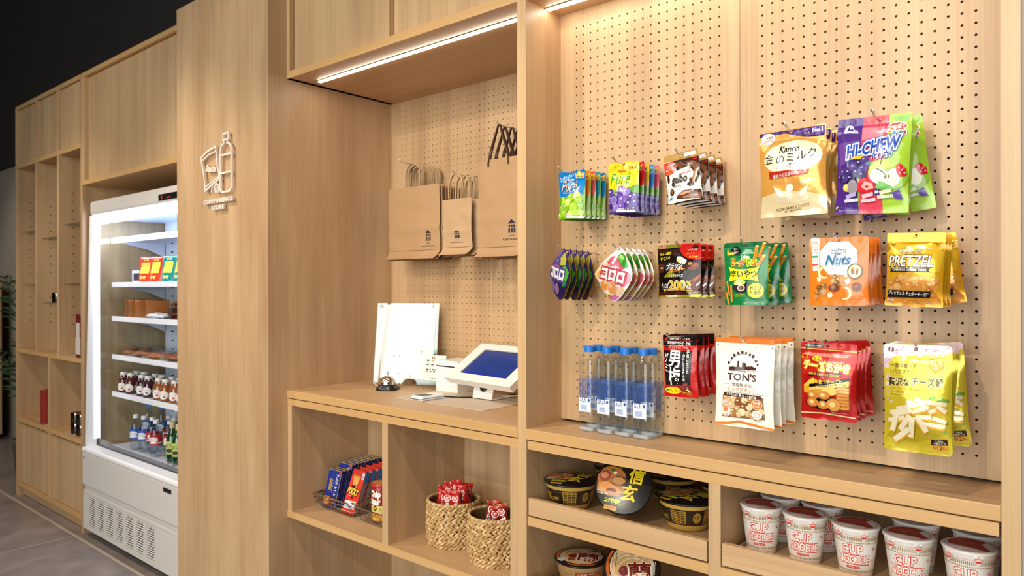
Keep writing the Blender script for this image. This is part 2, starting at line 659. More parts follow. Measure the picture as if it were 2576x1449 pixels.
ART['galbo'] = [
    ('P', 'b3894a', [(0, 0), (0.994, 0), (1, 0.153), (0, 0.13)]),
    ('P', 'f6f4f0', [(0.586, 0.03), (0.906, 0.028), (0.95, 0.102), (0.614, 0.109)]),
    ('T', '3a2a20', 'チョコなのに食べやすい', 0.751, 0.048, 0.295, 0.035, {'r': 14}),
    ('T', '3a2a20', '便利なチャック付き!', 0.77, 0.099, 0.295, 0.035, {'r': 14}),
    ('P', '3b1c10', [(0.281, 0.14), (1, 0.153), (1, 0.524), (0.875, 0.69), (0.831, 0.435), (0.711, 0.296), (0.396, 0.341), (0.307, 0.249)]),
    ('P', '6a3a22', [(0.3, 0.188), (0.487, 0.18), (0.609, 0.248), (0.501, 0.331), (0.375, 0.337)]),
    ('P', '7d4a30', [(0.59, 0.2), (0.838, 0.218), (0.981, 0.317), (0.894, 0.432), (0.753, 0.275)]),
    ('E', '2a120a', 0.387, 0.317, 0.045, 0.041),
    ('P', 'a06a48', [(0.874, 0.399), (0.979, 0.389), (0.888, 0.634), (0.76, 0.671)]),
    ('P', 'd23a1e', [(0.001, 0.152), (0.281, 0.14), (0.347, 0.272), (0.247, 0.388), (0.036, 0.423), (0, 0.386)]),
    ('T', 'f6f3ee', 'こだわりの', 0.162, 0.233, 0.203, 0.056, {'r': 14, 'b': 0.01}),
    ('T', 'f6f3ee', 'カカオブレンド', 0.169, 0.298, 0.264, 0.053, {'r': 14, 'b': 0.01}),
    ('T', 'f0c030', 'ミルク', 0.123, 0.376, 0.122, 0.044, {'r': 14}),
    ('T', 'e2261c', 'meiji', 0.897, 0.189, 0.13, 0.047, {'b': 0.03}),
    ('T', '3a2015', 'チョコがぎゅーっとクセになる食感', 0.529, 0.403, 0.508, 0.05, {'r': 16}),
    ('T', 'c0392b', 'ガルボ', 0.646, 0.453, 0.102, 0.027, {}),
    ('P', 'c23a2a', [(0.433, 0.437), (0.769, 0.417), (0.773, 0.428), (0.437, 0.449)]),
    ('T', '1c0f0a', 'galbo', 0.444, 0.557, 0.488, 0.222, {'b': 0.045, 'sh': 0.1}),
    ('T', '1c0f0a', 'CHOCO', 0.39, 0.679, 0.254, 0.053, {'b': 0.01, 'sh': 0.1}),
    ('P', '5a2e1c', [(0.303, 0.935), (0.36, 0.855), (0.544, 0.782), (0.819, 0.805), (0.988, 0.81), (0.993, 1)]),
    ('P', 'c99a7a', [(0.37, 0.864), (0.564, 0.8), (0.797, 0.823), (0.689, 0.857), (0.476, 0.874)]),
    ('P', '8d5c42', [(0.453, 0.915), (0.689, 0.871), (0.986, 0.882), (0.994, 0.97), (0.578, 0.967)]),
    ('E', '3a1d12', 0.095, 0.495, 0.037, 0.089),
    ('E', '4a2a1b', 0.184, 0.781, 0.073, 0.071),
    ('P', '8a5f44', [(0.143, 0.744), (0.197, 0.723), (0.205, 0.845)]),
    ('E', '4a2a1b', 0.762, 0.613, 0.041, 0.059),
    ('E', '3a1d12', 0.759, 0.685, 0.094, 0.038),
    ('P', '3f86c6', [(0.081, 0.9), (0.178, 0.87), (0.18, 0.916), (0.078, 0.944)]),
    ('T', 'e8e0d8', '(チョコレート菓子)', 0.708, 0.919, 0.386, 0.038, {'b': 0.01}),
]
ART['kanro'] = [
    ('P', 'e3a24b', [(0, 0), (1, 0), (1, 1), (0, 1)]),
    ('P', 'd8a860', [(0, 0), (1, 0), (0.999, 0.022), (0, 0.019)]),
    ('P', '4a1f73', [(0.004, 0.013), (0.984, 0.015), (0.977, 0.126), (0.783, 0.134), (0.597, 0.098), (0.412, 0.047), (0.186, 0.05), (0.009, 0.06)]),
    ('T', 'f6f3ee', 'No.1', 0.879, 0.056, 0.142, 0.05, {'b': 0.02}),
    ('T', 'd9c9a0', 'ミルクキャンディブランド', 0.679, 0.046, 0.176, 0.019, {'r': 8}),
    ('T', 'd9c9a0', '売上', 0.731, 0.076, 0.081, 0.021, {'r': 8}),
    ('P', 'f0c070', [(0.023, 0.088), (0.977, 0.141), (0.975, 0.192), (0.889, 0.172), (0.649, 0.133), (0.247, 0.126), (0.092, 0.235), (0.041, 0.207)]),
    ('E', 'f7eec0', 0.525, 0.341, 0.44, 0.192),
    ('E', 'fbf6da', 0.523, 0.367, 0.365, 0.156),
    ('E', 'd9d6d2', 0.149, 0.093, 0.111, 0.073),
    ('E', 'eceae6', 0.149, 0.093, 0.089, 0.058),
    ('T', 'c0452f', '北海道産', 0.15, 0.078, 0.135, 0.029, {'r': 8, 'b': 0.01}),
    ('T', 'c0452f', '生クリーム', 0.152, 0.11, 0.135, 0.029, {'r': 8, 'b': 0.01}),
    ('T', '1a1411', 'Kanro', 0.492, 0.239, 0.311, 0.081, {'b': 0.04, 'sh': 0.2}),
    ('T', '1a1411', '金', 0.174, 0.329, 0.135, 0.114, {'b': 0.01}),
    ('T', '1a1411', 'のミルク', 0.586, 0.333, 0.595, 0.109, {'b': 0.01, 'r': 6}),
    ('T', 'a8a49a', '濃い', 0.384, 0.438, 0.189, 0.062, {}),
    ('T', '1a1411', '贅', 0.534, 0.436, 0.081, 0.066, {'b': 0.005}),
    ('T', 'a8a49a', '沢', 0.64, 0.436, 0.081, 0.06, {}),
    ('P', 'c03222', [(0.163, 0.481), (0.786, 0.496), (0.778, 0.548), (0.685, 0.557), (0.178, 0.564)]),
    ('T', 'f6f3ee', '素材そのままのおいしさ', 0.495, 0.53, 0.507, 0.046, {'r': 6, 'b': 0.02}),
    ('T', 'f6f3ee', '乳脂肪分5.6%', 0.765, 0.621, 0.237, 0.037, {'r': 6, 'b': 0.01}),
    ('P', 'eed6a8', [(0.019, 0.759), (0.347, 0.714), (0.691, 0.735), (1, 0.802), (1, 1), (0, 1)]),
    ('P', 'f6ead0', [(0.228, 0.64), (0.307, 0.69), (0.36, 0.726), (0.413, 0.773), (0.565, 0.786), (0.622, 0.739), (0.678, 0.713), (0.763, 0.67), (0.732, 0.749), (0.674, 0.826), (0.341, 0.808), (0.276, 0.74)]),
    ('E', 'f9f1de', 0.487, 0.683, 0.057, 0.042),
    ('E', 'f3e2c2', 0.508, 0.807, 0.257, 0.044),
    ('E', 'efd7ae', 0.508, 0.807, 0.203, 0.029),
    ('T', '7a5a2a', 'PREMIUM MILK CANDY', 0.506, 0.905, 0.507, 0.035, {'b': 0.01, 'r': 6}),
    ('T', '7a5a2a', '–香料・着色料不使用–', 0.501, 0.941, 0.284, 0.023, {'r': 6}),
]
ART['hichew'] = [
    ('P', '4e2a80', [(0, 0), (0.364, 0), (0.35, 0.272), (0.318, 0.638), (0.339, 1), (0, 1)]),
    ('P', 'e0455c', [(0.364, 0), (0.706, 0), (0.701, 0.253), (0.666, 0.64), (0.665, 1), (0.339, 1), (0.35, 0.272)]),
    ('P', 'a9cf3a', [(0.706, 0), (1, 0), (1, 0.417), (1, 1), (0.665, 1), (0.666, 0.64), (0.701, 0.253)]),
    ('P', '6e4596', [(0.027, 0.254), (0.346, 0.243), (0.337, 0.431), (0.051, 0.499)]),
    ('P', 'ee7f8f', [(0.353, 0.112), (0.657, 0.115), (0.641, 0.241), (0.358, 0.244)]),
    ('P', 'e2333c', [(0.387, 0), (0.674, 0), (0.629, 0.059), (0.48, 0.066)]),
    ('P', '7fbf35', [(0.751, 0.023), (0.976, 0.023), (0.954, 0.082), (0.805, 0.089)]),
    ('P', 'f5f0fa', [(0.09, 0.149), (0.12, 0.081), (0.169, 0.072), (0.207, 0.078), (0.264, 0.153), (0.308, 0.158), (0.302, 0.167)]),
    ('P', '3f2a86', [(0.137, 0.126), (0.159, 0.089), (0.183, 0.086), (0.21, 0.102), (0.237, 0.133)]),
    ('E', 'f5f0fa', 0.191, 0.101, 0.018, 0.015),
    ('T', 'f6f3ee', 'MORINAGA', 0.195, 0.144, 0.205, 0.026, {'b': 0.05, 'o': ('2d3f95', 0.1)}),
    ('E', 'f6f3ee', 0.82, 0.13, 0.133, 0.048),
    ('E', 'e8442e', 0.82, 0.13, 0.121, 0.04),
    ('T', 'f6f3ee', 'かむほど', 0.82, 0.132, 0.223, 0.048, {'b': 0.05, 'r': 4}),
    ('T', 'e0407a', '幸', 0.662, 0.179, 0.053, 0.04, {'b': 0.08, 'o': ('f6f3ee', 0.2)}),
    ('T', 'f08a2a', 'せ', 0.73, 0.184, 0.048, 0.037, {'b': 0.08, 'o': ('f6f3ee', 0.2)}),
    ('T', '2fa0d8', '食', 0.792, 0.191, 0.053, 0.042, {'b': 0.08, 'o': ('f6f3ee', 0.2)}),
    ('T', '3fae49', '感', 0.867, 0.198, 0.053, 0.042, {'b': 0.08, 'o': ('f6f3ee', 0.2)}),
    ('T', 'e2332e', '!', 0.928, 0.199, 0.019, 0.046, {'b': 0.08, 'o': ('f6f3ee', 0.2)}),
    ('E', 'e0343c', 0.521, 0.28, 0.145, 0.046),
    ('T', '1546b0', 'HI-CHEW', 0.524, 0.326, 0.773, 0.138, {'b': 0.07, 'sh': 0.22, 'r': 9, 'o': ('f6f3ee', 0.12), 'o2': ('1546b0', 0.19)}),
    ('T', 'f6f3ee', 'ハイチュウ', 0.653, 0.422, 0.302, 0.064, {'b': 0.03, 'sh': 0.2, 'r': 8, 'o': ('1546b0', 0.14)}),
    ('E', 'f0b92a', 0.336, 0.426, 0.115, 0.017),
    ('G', ['4a3a7e', '3c2d6b', '5c4c90', '2f2358'], 'a79bd0', [(0.107, 0.568, 0.058), (0.191, 0.57, 0.066), (0.265, 0.519, 0.066), (0.354, 0.488, 0.066), (0.424, 0.457, 0.06), (0.313, 0.581, 0.07), (0.407, 0.545, 0.068), (0.233, 0.637, 0.063), (0.137, 0.636, 0.06), (0.4, 0.61, 0.06), (0.476, 0.509, 0.048), (0.076, 0.626, 0.043)]),
    ('P', '4f9a35', [(0.451, 0.49), (0.559, 0.474), (0.657, 0.486), (0.586, 0.516), (0.513, 0.51)]),
    ('E', 'b9cf3e', 0.663, 0.585, 0.179, 0.12),
    ('E', 'd5e070', 0.624, 0.549, 0.085, 0.055),
    ('P', '6b4a22', [(0.64, 0.513), (0.656, 0.468), (0.668, 0.47), (0.659, 0.518)]),
    ('E', '8fb93a', 0.812, 0.658, 0.181, 0.11),
    ('E', 'f4f0da', 0.63, 0.63, 0.121, 0.074),
    ('E', 'f4f0da', 0.823, 0.65, 0.085, 0.087),
    ('E', 'efe6c2', 0.741, 0.676, 0.145, 0.087),
    ('E', '5a3a20', 0.721, 0.645, 0.017, 0.018),
    ('E', '5a3a20', 0.763, 0.64, 0.014, 0.017),
    ('P', '4a3020', [(0.6, 0.548), (0.687, 0.586), (0.738, 0.631), (0.726, 0.631), (0.676, 0.595), (0.595, 0.559)]),
    ('P', 'd8202c', [(0.853, 0.526), (0.901, 0.511), (0.975, 0.563), (0.985, 0.642), (0.895, 0.65), (0.856, 0.588)]),
    ('G', ['f6c8c8'], 'f9dada', [(0.89, 0.553, 0.011), (0.928, 0.58, 0.011), (0.959, 0.607, 0.011), (0.905, 0.606, 0.011), (0.951, 0.563, 0.01)]),
    ('P', 'd8202c', [(0.304, 0.76), (0.345, 0.675), (0.438, 0.638), (0.549, 0.676), (0.589, 0.74), (0.544, 0.786), (0.462, 0.796), (0.365, 0.778)]),
    ('P', 'f3b0a8', [(0.385, 0.731), (0.441, 0.675), (0.539, 0.703), (0.566, 0.749), (0.46, 0.768)]),
    ('E', 'c51c28', 0.469, 0.731, 0.024, 0.013),
    ('P', '5fae3f', [(0.578, 0.749), (0.645, 0.676), (0.791, 0.73), (0.841, 0.765), (0.675, 0.775)]),
    ('E', 'e0d24a', 0.17, 0.728, 0.063, 0.041),
    ('E', '9a8f96', 0.266, 0.732, 0.072, 0.078),
    ('E', 'f0e88a', 0.157, 0.718, 0.036, 0.022),
    ('P', 'b9a6d8', [(0.165, 0.809), (0.305, 0.779), (0.314, 0.817), (0.181, 0.852)]),
    ('P', 'f2c3cc', [(0.394, 0.811), (0.55, 0.787), (0.556, 0.822), (0.406, 0.852)]),
    ('P', 'e2eec0', [(0.634, 0.785), (0.793, 0.761), (0.801, 0.792), (0.654, 0.822)]),
    ('P', '5a3a9a', [(0.795, 0.801), (0.901, 0.773), (0.941, 0.869), (0.846, 0.862)]),
    ('P', '2e3f9e', [(0.567, 0.776), (0.632, 0.757), (0.641, 0.812), (0.582, 0.822)]),
    ('T', 'f6f3ee', 'M', 0.604, 0.79, 0.048, 0.028, {'b': 0.06, 'sh': 0.2}),
    ('P', 'f6f2fa', [(0.151, 0.853), (0.34, 0.843), (0.343, 0.874), (0.154, 0.884)]),
    ('T', '3a2a60', 'グレープ', 0.247, 0.863, 0.133, 0.022, {'b': 0.02}),
    ('P', 'fbeeee', [(0.381, 0.86), (0.582, 0.849), (0.584, 0.878), (0.383, 0.89)]),
    ('T', 'b02a3a', 'ストロベリー', 0.482, 0.869, 0.181, 0.02, {'b': 0.02}),
    ('P', 'eef6de', [(0.612, 0.826), (0.82, 0.82), (0.822, 0.849), (0.614, 0.856)]),
    ('T', '3f7a2a', 'グリーンアップル', 0.716, 0.838, 0.193, 0.018, {'b': 0.02}),
    ('T', 'd9cfe6', '写真とイラストはイメージです。', 0.185, 0.962, 0.266, 0.017, {}),
    ('P', '6a48a0', [(0.01, 0.978), (0.337, 0.971), (0.337, 0.978), (0.01, 0.986)]),
]
ART['kororoP'] = [
    ('P', 'f3e3e0', [(0.604, 0.005), (0.675, 0), (0.755, 0.044), (0.835, 0.167), (0.941, 0.327), (1, 0.486), (0.986, 0.597), (0.897, 0.738), (0.737, 0.904), (0.577, 1), (0.444, 0.993), (0.382, 0.923), (0.187, 0.738), (0.053, 0.622), (0.004, 0.499), (0.009, 0.413), (0.115, 0.345), (0.275, 0.247), (0.435, 0.106), (0.524, 0.032)]),
    ('P', 'e2556a', [(0.373, 0.278), (0.471, 0.179), (0.631, 0.13), (0.773, 0.229), (0.879, 0.388), (0.719, 0.437), (0.471, 0.388)]),
    ('P', 'f0a0a8', [(0.471, 0.314), (0.631, 0.143), (0.666, 0.155), (0.56, 0.327)]),
    ('P', 'f2d9a0', [(0.044, 0.413), (0.293, 0.29), (0.471, 0.327), (0.364, 0.486), (0.222, 0.585), (0.062, 0.585)]),
    ('P', 'e8a94a', [(0.08, 0.486), (0.24, 0.376), (0.275, 0.462), (0.151, 0.585)]),
    ('P', 'e0707e', [(0.719, 0.437), (0.897, 0.462), (0.986, 0.536), (0.95, 0.658), (0.773, 0.757), (0.648, 0.658)]),
    ('P', 'f0c9a0', [(0.648, 0.732), (0.861, 0.732), (0.719, 0.88), (0.542, 0.904)]),
    ('P', 'e7a0c2', [(0.036, 0.609), (0.187, 0.732), (0.373, 0.91), (0.417, 0.953), (0.24, 0.781)]),
    ('P', 'd66fa8', [(0.373, 0.904), (0.577, 0.892), (0.684, 0.904), (0.56, 0.984), (0.453, 0.978)]),
    ('P', '2e8f2a', [(0.652, 0.155), (0.737, 0.112), (0.826, 0.179), (0.888, 0.314), (0.906, 0.407), (0.773, 0.376), (0.684, 0.29)]),
    ('P', '6fc04a', [(0.684, 0.167), (0.755, 0.143), (0.808, 0.216), (0.737, 0.314)]),
    ('P', 'f6f6f6', [(0.595, 0.02), (0.675, 0.01), (0.737, 0.05), (0.773, 0.118), (0.631, 0.118)]),
    ('T', 'f6f3ee', 'UHA味覚糖', 0.538, 0.382, 0.329, 0.071, {'b': 0.05, 'o': ('c0506a', 0.14), 'r': -12}),
    ('T', 'f6f3ee', 'コロロ', 0.524, 0.523, 0.613, 0.203, {'b': 0.11, 'o': ('c8455f', 0.2), 'r': -14}),
    ('E', 'f3c79a', 0.307, 0.701, 0.107, 0.101),
    ('E', 'e08a3c', 0.307, 0.701, 0.092, 0.086),
    ('E', 'f3c79a', 0.515, 0.751, 0.117, 0.12),
    ('E', 'e2975a', 0.515, 0.751, 0.103, 0.108),
    ('E', 'f2b98a', 0.48, 0.714, 0.043, 0.044),
    ('E', 'f6d0a0', 0.337, 0.658, 0.046, 0.022),
    ('T', '3f9a5a', '生食感\nグミ', 0.169, 0.665, 0.107, 0.074, {'r': -40}),
    ('T', 'a05a1a', '白桃', 0.4, 0.892, 0.187, 0.061, {'r': -14, 'b': 0.03, 'o': ('f3d060', 0.12)}),
    ('E', '2f8f4a', 0.568, 0.892, 0.025, 0.02),
]
ART['kororoG'] = [
    ('P', '3a2a6e', [(0.604, 0.005), (0.675, 0), (0.755, 0.044), (0.835, 0.167), (0.941, 0.327), (1, 0.486), (0.986, 0.597), (0.897, 0.738), (0.737, 0.904), (0.577, 1), (0.444, 0.993), (0.382, 0.923), (0.187, 0.738), (0.053, 0.622), (0.004, 0.499), (0.009, 0.413), (0.115, 0.345), (0.275, 0.247), (0.435, 0.106), (0.524, 0.032)]),
    ('P', '5c4a96', [(0.435, 0.118), (0.666, 0.007), (0.737, 0.167), (0.542, 0.314), (0.329, 0.314), (0.293, 0.253)]),
    ('P', 'c8bf4a', [(0.613, 0.204), (0.755, 0.081), (0.861, 0.229), (0.844, 0.339), (0.648, 0.339)]),
    ('G', ['5c4a96', '4a3a86', '7464ac'], 'a79bd0', [(0.187, 0.437, 0.124), (0.364, 0.351, 0.124), (0.151, 0.585, 0.098), (0.542, 0.265, 0.107), (0.364, 0.536, 0.107), (0.542, 0.081, 0.089)]),
    ('P', '2a1f54', [(0.364, 0.56), (0.968, 0.585), (0.737, 0.892), (0.542, 0.978), (0.364, 0.88)]),
    ('P', '55b03a', [(0.702, 0.388), (0.861, 0.339), (0.986, 0.486), (0.897, 0.658), (0.755, 0.585)]),
    ('P', '2e8a3e', [(0.755, 0.585), (0.897, 0.658), (0.879, 0.732), (0.737, 0.757)]),
    ('T', 'f6f3ee', 'コロロ', 0.506, 0.486, 0.639, 0.209, {'b': 0.11, 'o': ('5a4a9a', 0.2), 'r': -14}),
    ('T', 'c86aa0', 'UHA味覚糖', 0.506, 0.339, 0.329, 0.061, {'b': 0.03, 'r': -12}),
    ('E', '7a5a8a', 0.293, 0.732, 0.107, 0.098),
    ('E', '8a6a9a', 0.506, 0.781, 0.107, 0.111),
]
ART['bt'] = [
    ('P', '1a100c', [(0, 0), (0.999, 0), (1, 1.0), (0.008, 1)]),
    ('P', '8f8a1c', [(0, 0), (0.999, 0), (1, 0.031), (0, 0.079)]),
    ('P', '3a1a10', [(0, 0.092), (0.495, 0.089), (0.468, 0.196), (0, 0.185)]),
    ('E', 'f6f3ee', 0.117, 0.037, 0.092, 0.028),
    ('E', 'd8261c', 0.117, 0.037, 0.086, 0.024),
    ('T', 'f6f3ee', 'ユーラク', 0.117, 0.037, 0.143, 0.028, {'b': 0.03}),
    ('P', 'd9221a', [(0.51, 0.001), (1.0, 0), (1, 0.283), (0.933, 0.31), (0.716, 0.283), (0.59, 0.214), (0.518, 0.109)]),
    ('E', '4a1f12', 0.881, 0.067, 0.076, 0.038),
    ('T', 'f6f3ee', 'もっとチョコを！', 0.81, 0.113, 0.222, 0.038, {'b': 0.02}),
    ('T', 'f3cf2a', 'ひとくち', 0.763, 0.185, 0.19, 0.033, {'b': 0.02}),
    ('T', 'f3cf2a', '62g', 0.821, 0.25, 0.182, 0.058, {'b': 0.05}),
    ('T', 'f2d72a', 'チョコ感が', 0.196, 0.169, 0.269, 0.056, {'b': 0.07, 'r': 6, 'o': ('1a100c', 0.16)}),
    ('T', 'f2d72a', 'すごい!', 0.179, 0.257, 0.238, 0.069, {'b': 0.08, 'r': 8, 'o': ('1a100c', 0.16)}),
    ('P', 'dcd9d6', [(0.469, 0.234), (0.545, 0.231), (0.687, 0.307), (0.644, 0.381), (0.503, 0.338), (0.455, 0.298)]),
    ('P', 'f3e23a', [(0.5, 0.248), (0.548, 0.301), (0.517, 0.306), (0.55, 0.365), (0.456, 0.317), (0.486, 0.305)]),
    ('P', '9a8f1c', [(0.173, 0.599), (0.286, 0.498), (0.511, 0.605), (0.156, 0.619)]),
    ('T', 'e9e9ee', 'ブラック', 0.411, 0.405, 0.444, 0.121, {'b': 0.03, 'sh': 0.3, 'r': 9}),
    ('T', 'e2331c', 'サンダー', 0.492, 0.484, 0.38, 0.076, {'b': 0.04, 'sh': 0.3, 'r': 8, 'o': ('f0c030', 0.09)}),
    ('E', '5a2a18', 0.073, 0.446, 0.087, 0.089),
    ('E', 'c9a07a', 0.097, 0.44, 0.035, 0.02),
    ('E', '5a2a18', 0.826, 0.418, 0.143, 0.079),
    ('E', 'c9a07a', 0.768, 0.373, 0.048, 0.031),
    ('E', '6e3a24', 0.864, 0.401, 0.079, 0.038),
    ('T', 'f6f3ee', 'ひとくちサイズ', 0.455, 0.592, 0.341, 0.056, {'b': 0.02}),
    ('P', '4a2012', [(0.809, 0.685), (0.991, 0.564), (1, 0.932), (0.677, 0.935)]),
    ('P', 'e8e4e0', [(0.9, 0.779), (0.991, 0.705), (0.979, 0.748), (0.918, 0.797)]),
    ('P', '7a3c22', [(0.824, 0.673), (0.993, 0.577), (0.995, 0.626), (0.861, 0.723)]),
    ('P', '4a2012', [(0.014, 0.887), (0.674, 0.897), (0.678, 0.954), (0.011, 0.96)]),
    ('T', 'f6f3ee', 'チョコ感', 0.185, 0.776, 0.182, 0.102, {'b': 0.02}),
    ('T', 'eab52a', '200', 0.484, 0.771, 0.396, 0.184, {'b': 0.03, 'o': ('f8eec0', 0.05)}),
    ('T', 'eab52a', '%', 0.755, 0.741, 0.105, 0.102, {'b': 0.02}),
    ('T', 'f6f3ee', '超え', 0.753, 0.819, 0.105, 0.046, {'b': 0.03}),
    ('P', 'f0a020', [(0.1, 0.841), (0.824, 0.865), (0.825, 0.874), (0.218, 0.858)]),
    ('P', 'f6e040', [(0.151, 0.834), (0.217, 0.913), (0.204, 0.874), (0.251, 0.873)]),
    ('T', 'd9d0c0', '※画像はブラックサンダーの\n写真はイメージです。', 0.838, 0.921, 0.269, 0.051, {}),
    ('P', 'a99a2c', [(0.007, 0.964), (1, 0.942), (1, 1.0), (0.012, 1)]),
    ('P', 'f3ecb0', [(0.216, 0.958), (0.49, 0.952), (0.474, 0.994), (0.25, 0.997)]),
]
ART['jaga'] = [
    ('P', '12763c', [(0, 0), (1, 0), (1, 1.0), (0, 1)]),
    ('P', '0c5f2f', [(0, 0), (1, 0), (1, 0.079), (0, 0.083)]),
    ('P', '2a8f52', [(0.0, 0.083), (1, 0.079), (1, 0.09), (0, 0.095)]),
    ('P', '178247', [(0.419, 0.142), (0.993, 0.102), (1, 0.575), (0.507, 0.324)]),
    ('P', '8fb89a', [(0.396, 0.19), (0.507, 0.11), (0.618, 0.122), (0.697, 0.189)]),
    ('E', '15110f', 0.275, 0.137, 0.115, 0.074),
    ('T', 'f6f3ee', 'カリッ\nじゃがりこ', 0.275, 0.133, 0.151, 0.094, {}),
    ('E', 'f0a030', 0.09, 0.159, 0.018, 0.055),
    ('E', 'f0d030', 0.174, 0.174, 0.078, 0.019),
    ('T', 'f4f6f4', 'Calbee', 0.485, 0.229, 0.188, 0.055, {'b': 0.03, 'sh': 0.12}),
    ('P', 'd98a2c', [(0.717, 0.066), (0.794, 0.062), (0.743, 0.267), (0.66, 0.273)]),
    ('E', 'f0c070', 0.756, 0.07, 0.041, 0.016),
    ('P', 'd98a2c', [(0.881, 0.034), (0.964, 0.022), (0.832, 0.254), (0.758, 0.252)]),
    ('E', 'f0c070', 0.92, 0.033, 0.041, 0.018),
    ('P', 'd98a2c', [(0.882, 0.212), (0.959, 0.235), (0.825, 0.389), (0.756, 0.363)]),
    ('E', 'f0c070', 0.918, 0.226, 0.041, 0.019),
    ('G', ['6b4a1a'], '6b4a1a', [(0.73, 0.171, 0.007), (0.709, 0.234, 0.007), (0.862, 0.128, 0.007), (0.841, 0.191, 0.007), (0.904, 0.083, 0.007), (0.845, 0.318, 0.007), (0.813, 0.357, 0.007)]),
    ('T', 'e23a20', 'じ', 0.214, 0.318, 0.092, 0.113, {'b': 0.09, 'o': ('f4e020', 0.16)}),
    ('T', 'f2c21a', 'ゃ', 0.304, 0.342, 0.096, 0.078, {'b': 0.09, 'o': ('7a3010', 0.14)}),
    ('T', 'e23a20', 'が', 0.439, 0.33, 0.156, 0.12, {'b': 0.09, 'o': ('f4e020', 0.16)}),
    ('T', '48a83a', 'り', 0.586, 0.326, 0.105, 0.117, {'b': 0.09, 'o': ('f4e020', 0.16)}),
    ('T', 'e23a20', 'こ', 0.699, 0.338, 0.128, 0.087, {'b': 0.09, 'o': ('f4e020', 0.16)}),
    ('P', 'f1dc1e', [(0.121, 0.387), (0.279, 0.424), (0.484, 0.437), (0.689, 0.418), (0.832, 0.389), (0.782, 0.508), (0.832, 0.636), (0.692, 0.602), (0.391, 0.589), (0.124, 0.627), (0.174, 0.495)]),
    ('T', '123a1a', '辛いやつ', 0.472, 0.505, 0.619, 0.133, {'b': 0.05}),
    ('E', '2a2420', 0.425, 0.704, 0.195, 0.1),
    ('E', 'b9cf6a', 0.402, 0.638, 0.133, 0.045),
    ('E', 'd9e39a', 0.355, 0.662, 0.092, 0.023),
    ('E', 'efe9dc', 0.436, 0.728, 0.087, 0.049),
    ('E', '6b2a18', 0.436, 0.728, 0.064, 0.036),
    ('P', 'd98a2c', [(0.054, 0.617), (0.101, 0.61), (0.174, 0.842), (0.138, 0.858)]),
    ('P', 'd98a2c', [(0.168, 0.693), (0.215, 0.685), (0.242, 0.949), (0.199, 0.96)]),
    ('P', 'd98a2c', [(0.034, 0.8), (0.082, 0.789), (0.174, 0.987), (0.133, 1)]),
    ('S', 'f1e01e', 0.761, 0.771, 0.183, 0.123),
    ('T', '173a1a', 'わさび', 0.76, 0.731, 0.247, 0.068, {'b': 0.04}),
    ('T', '173a1a', '醤油味', 0.754, 0.802, 0.241, 0.058, {'b': 0.04}),
    ('T', 'd9e04a', 'Spicy Wasabi\nSoy Sauce Flavor', 0.407, 0.845, 0.275, 0.049, {}),
    ('T', 'd9efe0', '※写真・イラストはイメージです。', 0.698, 0.962, 0.424, 0.026, {}),
]
